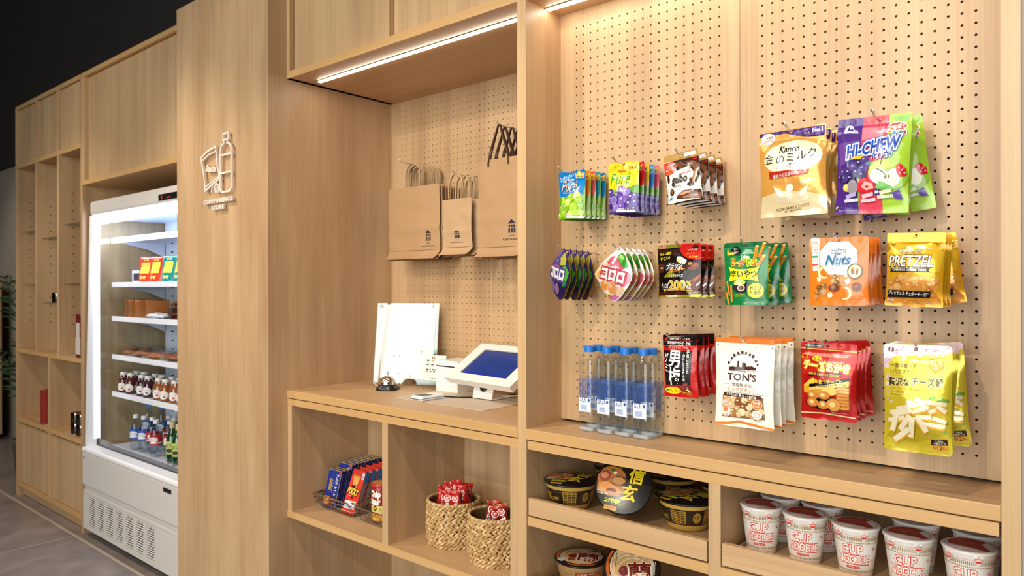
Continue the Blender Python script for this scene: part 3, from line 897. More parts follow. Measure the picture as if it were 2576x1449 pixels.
ART['nuts'] = [
    ('P', 'ee7a1e', [(0, 0), (1, 0), (1, 1), (0, 1)]),
    ('P', 'f6ede4', [(0.031, 0), (0.176, 0), (0.172, 0.485), (0.057, 0.489)]),
    ('E', 'e88a4a', 0.104, 0.099, 0.058, 0.042),
    ('E', 'f6ede4', 0.104, 0.102, 0.048, 0.033),
    ('T', 'e06a2a', '食物繊維', 0.103, 0.169, 0.102, 0.027, {'b': 0.03}),
    ('T', 'd86a3a', '2.6g', 0.106, 0.218, 0.092, 0.045, {}),
    ('P', '4aa06a', [(0.051, 0.262), (0.16, 0.259), (0.16, 0.29), (0.051, 0.293)]),
    ('T', '5aa07a', '1.9g', 0.11, 0.328, 0.092, 0.045, {}),
    ('P', 'e04a4a', [(0.05, 0.385), (0.159, 0.378), (0.159, 0.405), (0.05, 0.412)]),
    ('T', 'd86a5a', '8.0g', 0.114, 0.443, 0.092, 0.045, {}),
    ('P', 'dfe1e4', [(0.333, 0.061), (0.673, 0.066), (0.817, 0.205), (0.816, 0.442), (0.662, 0.551), (0.347, 0.546), (0.189, 0.398), (0.188, 0.193)]),
    ('P', 'eceef0', [(0.333, 0.061), (0.673, 0.066), (0.817, 0.205), (0.188, 0.193)]),
    ('P', '25506e', [(0.375, 0.181), (0.621, 0.179), (0.621, 0.236), (0.383, 0.238)]),
    ('T', 'f6f3ee', 'NIHONBASHI', 0.497, 0.21, 0.23, 0.051, {'b': 0.05}),
    ('P', '25506e', [(0.477, 0.169), (0.502, 0.155), (0.528, 0.169)]),
    ('T', '25506e', 'BAR', 0.497, 0.248, 0.112, 0.027, {'b': 0.03}),
    ('T', '2d6a94', 'Nuts', 0.51, 0.331, 0.452, 0.147, {'b': 0.03, 'sh': 0.25, 'o': ('a9c3d6', 0.06)}),
    ('T', '6a7680', 'チーズ&\nミックスナッツ', 0.501, 0.435, 0.205, 0.063, {}),
    ('E', '6b5a3a', 0.795, 0.501, 0.13, 0.114),
    ('E', 'e8dcc0', 0.795, 0.501, 0.106, 0.093),
    ('P', '8a5a1c', [(0.731, 0.448), (0.79, 0.441), (0.778, 0.552), (0.739, 0.544)]),
    ('P', '8a5a1c', [(0.802, 0.449), (0.859, 0.453), (0.846, 0.554), (0.809, 0.553)]),
    ('P', 'e0a030', [(0.731, 0.448), (0.79, 0.441), (0.785, 0.471), (0.734, 0.477)]),
    ('P', 'e0a030', [(0.802, 0.449), (0.859, 0.453), (0.855, 0.48), (0.806, 0.479)]),
    ('C', 'efd9a8', 0.27, 0.514, 0.099, 0.078, 0.048, 60, 330),
    ('C', 'efd9a8', 0.627, 0.819, 0.102, 0.084, 0.044, -100, 110),
    ('P', 'f3e6c0', [(0.133, 0.588), (0.184, 0.57), (0.218, 0.627), (0.158, 0.664)]),
    ('P', 'f3e6c0', [(0.628, 0.625), (0.705, 0.603), (0.739, 0.671), (0.665, 0.694)]),
    ('P', 'f3e6c0', [(0.327, 0.825), (0.387, 0.8), (0.43, 0.863), (0.352, 0.893)]),
    ('G', ['9a6a3a', 'b88a58', '7a4e28', 'c79c68'], 'd9b88a', [(0.457, 0.592, 0.061), (0.534, 0.624, 0.058), (0.499, 0.676, 0.055), (0.431, 0.637, 0.041), (0.542, 0.699, 0.031)]),
    ('G', ['9a6a3a', 'b88a58', '7a4e28', 'c79c68'], 'd9b88a', [(0.268, 0.711, 0.061), (0.234, 0.787, 0.065), (0.183, 0.741, 0.051), (0.276, 0.802, 0.048), (0.148, 0.817, 0.044), (0.138, 0.878, 0.041)]),
    ('E', '7a3c1e', 0.448, 0.743, 0.099, 0.057),
    ('E', '9a5a30', 0.431, 0.728, 0.051, 0.021),
    ('E', '7a3c1e', 0.832, 0.731, 0.082, 0.069),
    ('E', '9a5a30', 0.815, 0.716, 0.041, 0.024),
    ('T', 'f9dcc0', '写真・イラストはイメージです。', 0.841, 0.926, 0.205, 0.021, {}),
]
ART['pretzel'] = [
    ('P', 'e6a41a', [(0, 0), (1, 0), (1.0, 1), (0, 1)]),
    ('P', 'f0b428', [(0.004, 0.004), (1, 0.001), (1, 0.129), (0.016, 0.144)]),
    ('P', 'a8780c', [(0, 0.148), (1, 0.135), (0.996, 0.162), (0, 0.177)]),
    ('P', 'f3c22e', [(0.16, 0.155), (0.844, 0.155), (0.987, 0.263), (0.956, 0.532), (0.039, 0.499), (0.006, 0.27)]),
    ('P', 'c08a10', [(0, 0.17), (0.161, 0.162), (0.015, 0.27)]),
    ('P', 'c08a10', [(0.844, 0.162), (1, 0.155), (0.968, 0.263)]),
    ('E', 'b8c060', 0.487, 0.19, 0.168, 0.019),
    ('P', 'f4f2ee', [(0.609, 0.176), (0.676, 0.183), (0.671, 0.224), (0.604, 0.217)]),
    ('P', 'f4f2ee', [(0.668, 0.194), (0.793, 0.21), (0.794, 0.219), (0.669, 0.203)]),
    ('T', 'f6f2e6', 'HAMMER ON', 0.437, 0.243, 0.373, 0.047, {'b': 0.03, 'o': ('4a2a10', 0.09)}),
    ('T', '5a3a10', 'Enjoy this moment of standard', 0.49, 0.291, 0.456, 0.028, {'sh': 0.2}),
    ('T', 'f8f6f0', 'PRETZEL', 0.454, 0.385, 0.801, 0.152, {'b': 0.02, 'sh': 0.1, 'o': ('4a2a16', 0.08)}),
    ('P', '17120e', [(0.073, 0.477), (0.121, 0.486), (0.765, 0.48), (0.82, 0.47), (0.767, 0.503), (0.817, 0.538), (0.761, 0.534), (0.128, 0.534), (0.072, 0.535), (0.106, 0.509)]),
    ('T', 'f6f3ee', 'CHEDDAR CHEESE TASTE', 0.431, 0.504, 0.605, 0.03, {'b': 0.05}),
    ('P', 'd99a3a', [(0.041, 0.642), (0.199, 0.58), (0.42, 0.56), (0.61, 0.596), (0.792, 0.563), (0.969, 0.666), (0.961, 0.774), (0.047, 0.814)]),
    ('G', ['d98a3a', 'c87a30', 'e0a050', 'e8b46a'], 'f0cf98', [(0.122, 0.696, 0.075), (0.247, 0.663, 0.086), (0.373, 0.631, 0.093), (0.524, 0.654, 0.093), (0.67, 0.635, 0.086), (0.807, 0.712, 0.082), (0.874, 0.642, 0.067), (0.22, 0.735, 0.067), (0.438, 0.712, 0.075), (0.605, 0.72, 0.067), (0.114, 0.768, 0.056), (0.295, 0.605, 0.056)]),
    ('G', ['b5651d', 'c87a30'], 'e8b46a', [(0.796, 0.781, 0.063), (0.858, 0.846, 0.063), (0.901, 0.911, 0.06), (0.085, 0.826, 0.048), (0.059, 0.899, 0.045)]),
    ('P', 'e0902a', [(0.004, 0.902), (0.916, 0.883), (0.981, 0.988), (0, 0.996)]),
    ('G', ['c87a30', 'd98a3a'], 'f0c080', [(0.102, 0.947, 0.052), (0.375, 0.946, 0.063), (0.558, 0.95, 0.056), (0.758, 0.946, 0.056)]),
    ('P', '17120e', [(0.051, 0.782), (0.816, 0.793), (0.797, 0.878), (0.048, 0.885)]),
    ('T', 'f6f3ee', 'プレッツェル チェダーチーズ味', 0.425, 0.827, 0.726, 0.058, {'b': 0.03, 'r': -3}),
    ('T', 'f6f3ee', '67g', 0.107, 0.919, 0.119, 0.041, {'b': 0.03}),
    ('T', 'f6ead0', '写真・イラストはイメージです。', 0.739, 0.936, 0.335, 0.019, {}),
]
ART['otoko'] = [
    ('P', 'c01812', [(0, 0.185), (0.968, 0.164), (1, 1.0), (0, 1)]),
    ('P', '17110f', [(0, 0), (1, 0), (0.978, 0.167), (0, 0.179)]),
    ('P', 'cf2018', [(0, 0.106), (0.598, 0.092), (0.847, 0.089), (0.846, 0.098), (0, 0.115)]),
    ('T', 'f6f3ee', '国産梅の味 ここにあり!', 0.5, 0.061, 0.575, 0.043, {'b': 0.02, 'r': -2}),
    ('T', 'f6f3ee', '紀伝男梅パウダー使用', 0.473, 0.135, 0.669, 0.056, {'b': 0.04, 'r': -3}),
    ('P', 'e01f16', [(0.052, 0.055), (0.164, 0.045), (0.139, 0.084), (0.077, 0.095)]),
    ('T', '17110f', '噛みごたえ抜群のハード食感', 0.446, 0.209, 0.728, 0.043, {'b': 0.03, 'r': -3}),
    ('P', '17110f', [(0.027, 0.249), (0.882, 0.252), (0.82, 0.801), (0.067, 0.811)]),
    ('T', 'f6f3ee', '男\n梅', 0.378, 0.527, 0.387, 0.561, {'b': 0.03, 'r': -2}),
    ('T', 'f6f3ee', 'グ\nミ', 0.119, 0.447, 0.136, 0.306, {'b': 0.02}),
    ('T', 'f6f3ee', '手\n塩\nに\nか\nけ\nた', 0.758, 0.425, 0.085, 0.383, {'b': 0.03}),
    ('T', 'f6f3ee', '心\nに\nし\nみ\nる\n梅\nの\n味', 0.644, 0.518, 0.07, 0.446, {'b': 0.03}),
    ('G', ['7a2a2a', '8a3434', '6a2020'], 'b06a60', [(0.575, 0.846, 0.085), (0.678, 0.811, 0.094), (0.744, 0.854, 0.085), (0.631, 0.864, 0.07)]),
    ('P', 'f0e0a0', [(0.686, 0.875), (0.732, 0.861), (0.818, 0.909), (0.784, 0.917)]),
    ('E', 'f1d81e', 0.282, 0.894, 0.244, 0.059),
    ('T', '1f5a2a', '濃厚梅干し味', 0.192, 0.9, 0.258, 0.041, {'b': 0.03, 'r': -6}),
    ('T', 'd0341a', 'グミ', 0.416, 0.899, 0.164, 0.051, {'b': 0.03, 'r': -4}),
    ('T', 'd9d34a', '甘口男梅パウダー\nコーティング', 0.683, 0.933, 0.305, 0.051, {'b': 0.02, 'r': -3}),
]
ART['tons'] = [
    ('P', 'f0e8d6', [(0, 0.055), (1, 0.051), (1.0, 0.974), (0.0, 0.974)]),
    ('P', 'd9762a', [(0, 0.0), (1, 0), (1, 0.049), (0, 0.052)]),
    ('P', 'f6f0e2', [(0.08, 0.177), (0.943, 0.166), (0.929, 0.933), (0.067, 0.934)]),
    ('P', 'efe6d2', [(0, 0.114), (1, 0.112), (1, 0.134), (0, 0.137)]),
    ('P', '4a2620', [(0.025, 0.086), (0.056, 0.073), (0.055, 0.099)]),
    ('P', '4a2620', [(0.987, 0.088), (0.952, 0.076), (0.955, 0.101)]),
    ('T', '4a2620', '毎日ナッツ！からだよろこぶ', 0.81, 0.084, 0.271, 0.016, {}),
    ('T', 'cdbfa8', 'OPEN', 0.203, 0.085, 0.244, 0.014, {}),
    ('A', '4a2620', 0.501, 0.337, 0.241, 0.17, 0.008, 205, 335),
    ('G', ['4a2620'], '4a2620', [(0.255, 0.274, 0.024), (0.304, 0.221, 0.019), (0.345, 0.187, 0.024), (0.412, 0.162, 0.022), (0.479, 0.15, 0.026), (0.545, 0.154, 0.019), (0.611, 0.17, 0.02), (0.667, 0.188, 0.024), (0.717, 0.238, 0.022), (0.746, 0.275, 0.019)]),
    ('P', '4a2620', [(0.262, 0.354), (0.263, 0.322), (0.328, 0.314), (0.388, 0.318), (0.409, 0.286), (0.403, 0.255), (0.421, 0.245), (0.436, 0.254), (0.429, 0.286), (0.448, 0.317), (0.482, 0.316), (0.485, 0.271), (0.516, 0.261), (0.551, 0.271), (0.553, 0.309), (0.616, 0.298), (0.62, 0.316), (0.633, 0.294), (0.676, 0.304), (0.724, 0.313), (0.724, 0.34)]),
    ('P', '4a2620', [(0.266, 0.355), (0.548, 0.354), (0.548, 0.363), (0.265, 0.364)]),
    ('P', '4a2620', [(0.309, 0.372), (0.565, 0.366), (0.565, 0.371), (0.309, 0.376)]),
    ('T', '4a2620', 'EST.1959', 0.649, 0.356, 0.141, 0.016, {}),
    ('T', '4a2620', "TON'S", 0.486, 0.428, 0.501, 0.085, {'b': 0.05}),
    ('T', '4a2620', '食塩無添加', 0.484, 0.517, 0.339, 0.045, {'b': 0.01}),
    ('P', '4a2620', [(0.144, 0.513), (0.28, 0.514), (0.28, 0.517), (0.144, 0.516)]),
    ('P', '4a2620', [(0.682, 0.521), (0.859, 0.516), (0.859, 0.519), (0.682, 0.524)]),
    ('T', 'd8761f', 'ミックスナッツ', 0.485, 0.571, 0.501, 0.056, {'b': 0.02}),
    ('P', '4a2620', [(0.14, 0.601), (0.859, 0.607), (0.859, 0.61), (0.14, 0.605)]),
    ('P', '8a6a48', [(0.14, 0.644), (0.854, 0.639), (0.863, 0.888), (0.118, 0.9)]),
    ('G', ['d9b98a', 'c9a070', '8a4f2c', 'e6cfa0', 'b07a48', 'efdcb4'], 'f3e6c8', [(0.329, 0.676, 0.068), (0.205, 0.673, 0.054), (0.424, 0.708, 0.062), (0.535, 0.686, 0.06), (0.645, 0.676, 0.054), (0.188, 0.737, 0.054), (0.298, 0.75, 0.062), (0.407, 0.799, 0.07), (0.519, 0.767, 0.068), (0.616, 0.754, 0.06), (0.337, 0.821, 0.06), (0.49, 0.822, 0.062), (0.587, 0.835, 0.054), (0.657, 0.85, 0.057), (0.782, 0.657, 0.049), (0.81, 0.798, 0.054), (0.322, 0.857, 0.049), (0.726, 0.882, 0.046), (0.434, 0.852, 0.049), (0.259, 0.698, 0.041), (0.562, 0.72, 0.041)]),
    ('P', '4a2620', [(0.164, 0.613), (0.815, 0.617), (0.813, 0.654), (0.159, 0.652)]),
    ('T', 'f6f3ee', 'ビタミンE・鉄 分・食物繊維', 0.481, 0.636, 0.522, 0.032, {'b': 0.03, 'r': -3}),
    ('E', 'f4ecdc', 0.205, 0.825, 0.098, 0.068),
    ('E', 'd8702a', 0.205, 0.825, 0.089, 0.063),
    ('E', 'f4ecdc', 0.205, 0.825, 0.081, 0.057),
    ('T', 'd8702a', '素', 0.199, 0.805, 0.103, 0.075, {'b': 0.03}),
    ('T', 'd8702a', '焼き', 0.203, 0.868, 0.081, 0.029, {'b': 0.03}),
    ('T', 'd8702a', 'ナッツ100%\n4種配合', 0.203, 0.723, 0.149, 0.054, {'b': 0.03, 'o': ('f6f3ee', 0.12)}),
    ('E', 'f4ecdc', 0.748, 0.721, 0.092, 0.057),
    ('E', 'd87a1e', 0.748, 0.721, 0.084, 0.052),
    ('T', 'f6f3ee', '低糖質', 0.744, 0.703, 0.119, 0.029, {'b': 0.03}),
    ('T', 'f6f3ee', '高たんぱく', 0.744, 0.737, 0.125, 0.023, {'b': 0.02}),
    ('E', 'f6f0e4', 0.743, 0.835, 0.084, 0.05),
    ('E', 'e6a070', 0.743, 0.837, 0.046, 0.029),
    ('E', 'f6f0e4', 0.743, 0.838, 0.038, 0.022),
    ('T', '4a2620', '糖質3.5g', 0.74, 0.899, 0.108, 0.018, {'b': 0.02}),
    ('P', 'e07c28', [(0, 0.975), (0.248, 0.953), (0.418, 0.92), (0.586, 0.938), (1, 0.974), (1, 1), (0.585, 0.968), (0.417, 0.95), (0.247, 0.981), (0, 1)]),
]
ART['okaki'] = [
    ('P', 'b3140f', [(0, 0.0), (1, 0), (1, 1), (0, 1)]),
    ('P', 'c92018', [(0, 0.13), (1, 0.119), (0.994, 0.368), (0.023, 0.419)]),
    ('P', 'd94a30', [(0.006, 0.08), (0.996, 0.107), (0.996, 0.089), (0.007, 0.064)]),
    ('P', 'e6c060', [(0.018, 0.076), (0.996, 0.098), (0.996, 0.107), (0.017, 0.086)]),
    ('E', '1e5a2a', 0.251, 0.045, 0.181, 0.029),
    ('E', '15110f', 0.248, 0.045, 0.168, 0.024),
    ('T', 'f6f3ee', '便利なチャック付き', 0.246, 0.045, 0.305, 0.031, {'b': 0.02, 'r': -2}),
    ('P', '15110f', [(0.104, 0.065), (0.137, 0.068), (0.095, 0.102)]),
    ('P', 'e88070', [(0.078, 0.133), (0.911, 0.145), (0.829, 0.183), (0.126, 0.175)]),
    ('P', 'ec9080', [(0.305, 0.237), (0.813, 0.232), (0.682, 0.284), (0.452, 0.317)]),
    ('E', 'f3c62a', 0.085, 0.192, 0.059, 0.041),
    ('E', 'c01a14', 0.085, 0.192, 0.049, 0.034),
    ('T', 'f3c62a', 'ブルボン', 0.113, 0.2, 0.132, 0.022, {'b': 0.05}),
    ('E', 'f1d52a', 0.319, 0.206, 0.086, 0.034),
    ('T', 'c01a14', 'ミニ', 0.319, 0.206, 0.132, 0.041, {'b': 0.05}),
    ('T', 'f6ee9a', 'チーズおかき', 0.485, 0.303, 0.823, 0.133, {'b': 0.07, 'o': ('d8b020', 0.11), 'o2': ('9a1410', 0.17), 'r': -4}),
    ('P', '17110f', [(0.171, 0.386), (0.755, 0.383), (0.755, 0.425), (0.17, 0.432)]),
    ('T', 'f0b45a', 'MINI CHEESE OKAKI', 0.464, 0.407, 0.568, 0.034, {'b': 0.03, 'r': -2}),
    ('P', 'e8a92a', [(0.06, 0.565), (0.203, 0.473), (0.269, 0.458), (0.432, 0.584), (0.423, 0.645), (0.066, 0.666)]),
    ('P', 'f3c850', [(0.06, 0.565), (0.203, 0.473), (0.269, 0.458), (0.3, 0.554)]),
    ('P', '17110f', [(0.185, 0.541), (0.895, 0.429), (0.895, 0.473), (0.184, 0.584)]),
    ('T', 'f3d92a', '香り立つチーズと', 0.499, 0.494, 0.568, 0.058, {'b': 0.05, 'r': 3}),
    ('P', 'eac064', [(0.181, 0.584), (0.895, 0.473), (0.892, 0.539), (0.614, 0.57), (0.18, 0.623)]),
    ('T', '2a1a0a', '醤油のハーモニー', 0.565, 0.536, 0.576, 0.053, {'b': 0.03, 'r': 2}),
    ('E', '1a1512', 0.496, 0.787, 0.403, 0.085),
    ('E', 'f0d070', 0.564, 0.614, 0.148, 0.054),
    ('P', 'c8762e', [(0.68, 0.573), (0.895, 0.545), (0.904, 0.825), (0.729, 0.835)]),
    ('E', 'c8762e', 0.793, 0.558, 0.112, 0.017),
    ('E', 'e09a4a', 0.793, 0.578, 0.112, 0.017),
    ('E', 'c8762e', 0.793, 0.599, 0.112, 0.017),
    ('E', 'e09a4a', 0.793, 0.619, 0.112, 0.017),
    ('E', 'c8762e', 0.793, 0.639, 0.112, 0.017),
    ('E', 'e09a4a', 0.793, 0.66, 0.112, 0.017),
    ('E', 'c8762e', 0.793, 0.68, 0.112, 0.017),
    ('E', 'e09a4a', 0.793, 0.7, 0.112, 0.017),
    ('E', 'c8762e', 0.793, 0.721, 0.112, 0.017),
    ('E', 'e09a4a', 0.793, 0.741, 0.112, 0.017),
    ('E', 'c8762e', 0.793, 0.762, 0.112, 0.017),
    ('E', 'e09a4a', 0.793, 0.782, 0.112, 0.017),
    ('E', 'c8762e', 0.793, 0.802, 0.112, 0.017),
    ('E', 'e09a4a', 0.793, 0.823, 0.112, 0.017),
    ('E', 'b5651d', 0.248, 0.685, 0.112, 0.053),
    ('E', 'd98a3a', 0.249, 0.679, 0.105, 0.048),
    ('E', 'f3d68a', 0.224, 0.68, 0.04, 0.024),
    ('E', 'b5651d', 0.456, 0.674, 0.115, 0.056),
    ('E', 'd98a3a', 0.456, 0.668, 0.109, 0.051),
    ('E', 'f3d68a', 0.439, 0.669, 0.043, 0.024),
    ('E', 'b5651d', 0.244, 0.777, 0.109, 0.061),
    ('E', 'd98a3a', 0.244, 0.771, 0.102, 0.056),
    ('E', 'f3d68a', 0.23, 0.768, 0.043, 0.027),
    ('E', 'b5651d', 0.438, 0.802, 0.109, 0.056),
    ('E', 'd98a3a', 0.433, 0.797, 0.099, 0.053),
    ('E', 'f3d68a', 0.43, 0.788, 0.043, 0.024),
    ('E', 'b5651d', 0.638, 0.785, 0.128, 0.085),
    ('E', 'e09a4a', 0.633, 0.782, 0.122, 0.08),
    ('E', 'f3d68a', 0.616, 0.781, 0.053, 0.034),
    ('T', 'f3d9d0', '写真はイメージです。', 0.704, 0.896, 0.263, 0.019, {}),
    ('P', 'f0dca0', [(0.01, 0.925), (0.412, 0.907), (0.971, 0.934), (0.971, 0.948), (0.411, 0.922), (0.01, 0.94)]),
]
ART['tara'] = [
    ('P', 'cdb52a', [(0, 0), (1, 0), (1, 1), (0, 1)]),
    ('P', 'dcc63a', [(0.013, 0.018), (0.979, 0.018), (0.949, 0.504), (0.48, 0.469), (0.015, 0.504)]),
    ('P', 'e3c7cc', [(0.006, 0.005), (1.0, 0.002), (0.992, 0.068), (0.493, 0.089), (0.115, 0.116), (0.029, 0.234), (0.002, 0.216)]),
    ('G', ['e9c3cc', 'f0d6dc', 'dba3b2'], 'f8eaee', [(0.051, 0.045, 0.046), (0.102, 0.107, 0.052), (0.198, 0.08, 0.046), (0.073, 0.152, 0.046), (0.057, 0.206, 0.041), (0.307, 0.031, 0.049), (0.427, 0.07, 0.052), (0.401, 0.036, 0.041), (0.629, 0.044, 0.049), (0.576, 0.027, 0.041), (0.317, 0.124, 0.038), (0.505, 0.144, 0.024), (0.072, 0.314, 0.043), (0.055, 0.377, 0.038), (0.072, 0.448, 0.027), (0.547, 0.1, 0.027), (0.268, 0.018, 0.027), (0.069, 0.52, 0.024), (0.122, 0.54, 0.022)]),
    ('G', ['c85a78'], 'c85a78', [(0.102, 0.107, 0.011), (0.198, 0.08, 0.011), (0.427, 0.07, 0.012), (0.307, 0.031, 0.011), (0.629, 0.044, 0.011), (0.073, 0.152, 0.011), (0.072, 0.314, 0.011)]),
    ('E', '5a2a14', 0.118, 0.052, 0.049, 0.026),
    ('P', 'e3c7cc', [(0.111, 0.027), (0.133, 0.027), (0.12, 0.079), (0.104, 0.077)]),
    ('T', '4a2414', 'なとり', 0.226, 0.055, 0.103, 0.026, {'b': 0.04}),
    ('T', 'c96a80', '春限定\nパッケージ', 0.793, 0.065, 0.204, 0.068, {'b': 0.02, 'o': ('f6eef0', 0.1)}),
    ('P', 'b8731a', [(0.667, 0.138), (0.782, 0.111), (0.896, 0.136), (0.888, 0.203), (0.778, 0.254), (0.672, 0.206)]),
    ('P', 'd98a2a', [(0.683, 0.145), (0.782, 0.122), (0.88, 0.143), (0.872, 0.199), (0.779, 0.242), (0.688, 0.202)]),
    ('T', 'f6e0b0', 'フランスの\nコンテチーズ\n使用', 0.782, 0.179, 0.17, 0.078, {'b': 0.02}),
    ('A', 'd9c060', 0.78, 0.196, 0.136, 0.082, 0.011, 20, 160),
    ('T', '3a2410', '一度は食べて', 0.307, 0.197, 0.387, 0.043, {'b': 0.01}),
    ('T', '3a2410', 'いただきたい', 0.296, 0.251, 0.36, 0.042, {'b': 0.01}),
    ('T', '2a160a', '贅沢な', 0.247, 0.347, 0.319, 0.076, {'b': 0.03, 'o': ('f3e6a0', 0.07)}),
    ('T', '2a160a', 'チーズ鱈', 0.661, 0.336, 0.455, 0.087, {'b': 0.03, 'o': ('f3e6a0', 0.07)}),
    ('T', '8a6a3a', 'ぜい  たく', 0.215, 0.287, 0.149, 0.016, {}),
    ('T', 'c8762a', 'Premium "Cheese-Stick" Cheese sandwiched between cod sheets', 0.455, 0.407, 0.693, 0.021, {'sh': 0.2}),
    ('T', '4a3010', 'フランスで最も愛されている「コンテ」をブレンドした', 0.396, 0.439, 0.571, 0.023, {}),
    ('T', '4a3010', '奥深い味わいの「チーズ鱈」です。', 0.292, 0.469, 0.36, 0.021, {}),
    ('G', ['6a9a2a', '4f8a22', '86b04a'], 'a9c86a', [(0.752, 0.473, 0.033), (0.711, 0.478, 0.022), (0.874, 0.485, 0.038), (0.942, 0.495, 0.033), (0.833, 0.499, 0.027), (0.908, 0.782, 0.035), (0.944, 0.705, 0.019), (0.881, 0.775, 0.024)]),
    ('P', 'b8a01e', [(0.051, 0.87), (0.463, 0.904), (0.88, 0.809), (0.936, 0.755), (0.607, 0.731), (0.195, 0.745)]),
    ('P', 'e0a22a', [(0.378, 0.507), (0.513, 0.528), (0.494, 0.584), (0.358, 0.564)]),
    ('P', 'f3e4c0', [(0.378, 0.507), (0.513, 0.528), (0.496, 0.563), (0.36, 0.542)]),
    ('P', 'e0a22a', [(0.505, 0.477), (0.654, 0.514), (0.628, 0.569), (0.479, 0.532)]),
    ('P', 'f3e4c0', [(0.505, 0.477), (0.654, 0.514), (0.629, 0.548), (0.481, 0.511)]),
    ('P', 'e0a22a', [(0.66, 0.495), (0.946, 0.51), (0.936, 0.567), (0.65, 0.553)]),
    ('P', 'f3e4c0', [(0.66, 0.495), (0.946, 0.51), (0.937, 0.546), (0.651, 0.532)]),
    ('P', 'e0a22a', [(0.202, 0.584), (0.512, 0.527), (0.523, 0.583), (0.213, 0.641)]),
    ('P', 'f3e4c0', [(0.202, 0.584), (0.512, 0.527), (0.523, 0.562), (0.213, 0.62)]),
    ('P', 'e0a22a', [(0.546, 0.51), (0.708, 0.555), (0.68, 0.609), (0.517, 0.564)]),
    ('P', 'f3e4c0', [(0.546, 0.51), (0.708, 0.555), (0.682, 0.588), (0.519, 0.544)]),
    ('P', 'e0a22a', [(0.44, 0.6), (0.646, 0.556), (0.66, 0.611), (0.453, 0.655)]),
    ('P', 'f3e4c0', [(0.44, 0.6), (0.646, 0.556), (0.66, 0.59), (0.453, 0.634)]),
    ('P', 'e0a22a', [(0.683, 0.59), (0.821, 0.55), (0.842, 0.602), (0.704, 0.642)]),
    ('P', 'f3e4c0', [(0.683, 0.59), (0.821, 0.55), (0.841, 0.582), (0.703, 0.622)]),
    ('P', 'e0a22a', [(0.822, 0.527), (0.958, 0.58), (0.922, 0.63), (0.786, 0.577)]),
    ('P', 'f3e4c0', [(0.822, 0.527), (0.958, 0.58), (0.924, 0.61), (0.789, 0.557)]),
    ('P', 'e0a22a', [(0.099, 0.623), (0.416, 0.574), (0.424, 0.632), (0.107, 0.683)]),
    ('P', 'f3e4c0', [(0.099, 0.623), (0.416, 0.574), (0.425, 0.611), (0.107, 0.661)]),
    ('P', 'e0a22a', [(0.136, 0.649), (0.44, 0.582), (0.454, 0.639), (0.15, 0.707)]),
    ('P', 'f3e4c0', [(0.136, 0.649), (0.44, 0.582), (0.454, 0.618), (0.15, 0.686)]),
    ('P', 'e0a22a', [(0.069, 0.697), (0.331, 0.656), (0.338, 0.715), (0.075, 0.757)]),
    ('P', 'f3e4c0', [(0.069, 0.697), (0.331, 0.656), (0.339, 0.694), (0.076, 0.735)]),
    ('P', 'e0a22a', [(0.501, 0.638), (0.734, 0.627), (0.732, 0.687), (0.499, 0.699)]),
    ('P', 'f3e4c0', [(0.501, 0.638), (0.734, 0.627), (0.733, 0.666), (0.499, 0.678)]),
    ('P', 'e0a22a', [(0.758, 0.636), (0.949, 0.669), (0.926, 0.725), (0.735, 0.693)]),
    ('P', 'f3e4c0', [(0.758, 0.636), (0.949, 0.669), (0.928, 0.705), (0.737, 0.672)]),
    ('P', 'e0a22a', [(0.614, 0.694), (0.929, 0.711), (0.917, 0.769), (0.601, 0.752)]),
    ('P', 'f3e4c0', [(0.614, 0.694), (0.929, 0.711), (0.918, 0.748), (0.602, 0.731)]),
    ('P', 'e0a22a', [(0.096, 0.806), (0.172, 0.65), (0.252, 0.681), (0.176, 0.836)]),
    ('P', 'f3e4c0', [(0.096, 0.806), (0.172, 0.65), (0.249, 0.661), (0.173, 0.816)]),
    ('P', 'e0a22a', [(0.227, 0.781), (0.384, 0.632), (0.452, 0.678), (0.295, 0.827)]),
    ('P', 'f3e4c0', [(0.227, 0.781), (0.384, 0.632), (0.449, 0.658), (0.292, 0.806)]),
    ('P', 'e0a22a', [(0.549, 0.634), (0.696, 0.772), (0.625, 0.823), (0.478, 0.684)]),
    ('P', 'f3e4c0', [(0.549, 0.634), (0.696, 0.772), (0.629, 0.802), (0.483, 0.664)]),
    ('P', 'e0a22a', [(0.373, 0.854), (0.415, 0.66), (0.502, 0.681), (0.46, 0.874)]),
    ('P', 'f3e4c0', [(0.373, 0.854), (0.415, 0.66), (0.498, 0.662), (0.457, 0.855)]),
    ('P', 'e0a22a', [(0.148, 0.877), (0.374, 0.756), (0.424, 0.817), (0.198, 0.938)]),
    ('P', 'f3e4c0', [(0.148, 0.877), (0.374, 0.756), (0.423, 0.796), (0.197, 0.916)]),
    ('P', '2a120c', [(0.711, 0.857), (0.945, 0.845), (0.944, 0.899), (0.709, 0.909)]),
    ('T', 'f3e6c0', '便利な', 0.83, 0.867, 0.109, 0.023, {'b': 0.03}),
    ('T', 'f3e6c0', '小袋タイプ', 0.83, 0.889, 0.17, 0.023, {'b': 0.03}),
    ('P', 'eea93a', [(0.712, 0.911), (0.944, 0.9), (0.943, 0.946), (0.713, 0.955)]),
    ('T', '2a120c', '32g×', 0.767, 0.93, 0.082, 0.029, {}),
    ('T', '2a120c', '2', 0.843, 0.927, 0.041, 0.038, {'b': 0.01}),
    ('T', '2a120c', '袋入', 0.902, 0.927, 0.065, 0.026, {}),
    ('T', '6a5a1a', '写真・イラストはイメージです。', 0.807, 0.974, 0.272, 0.014, {}),
]

# ================================================================== THE ROOM
YF, YB, YA = 1.6, 1.7685, 2.134          # cabinet fronts, right pegboard, alcove pegboard
TOP = 2.71


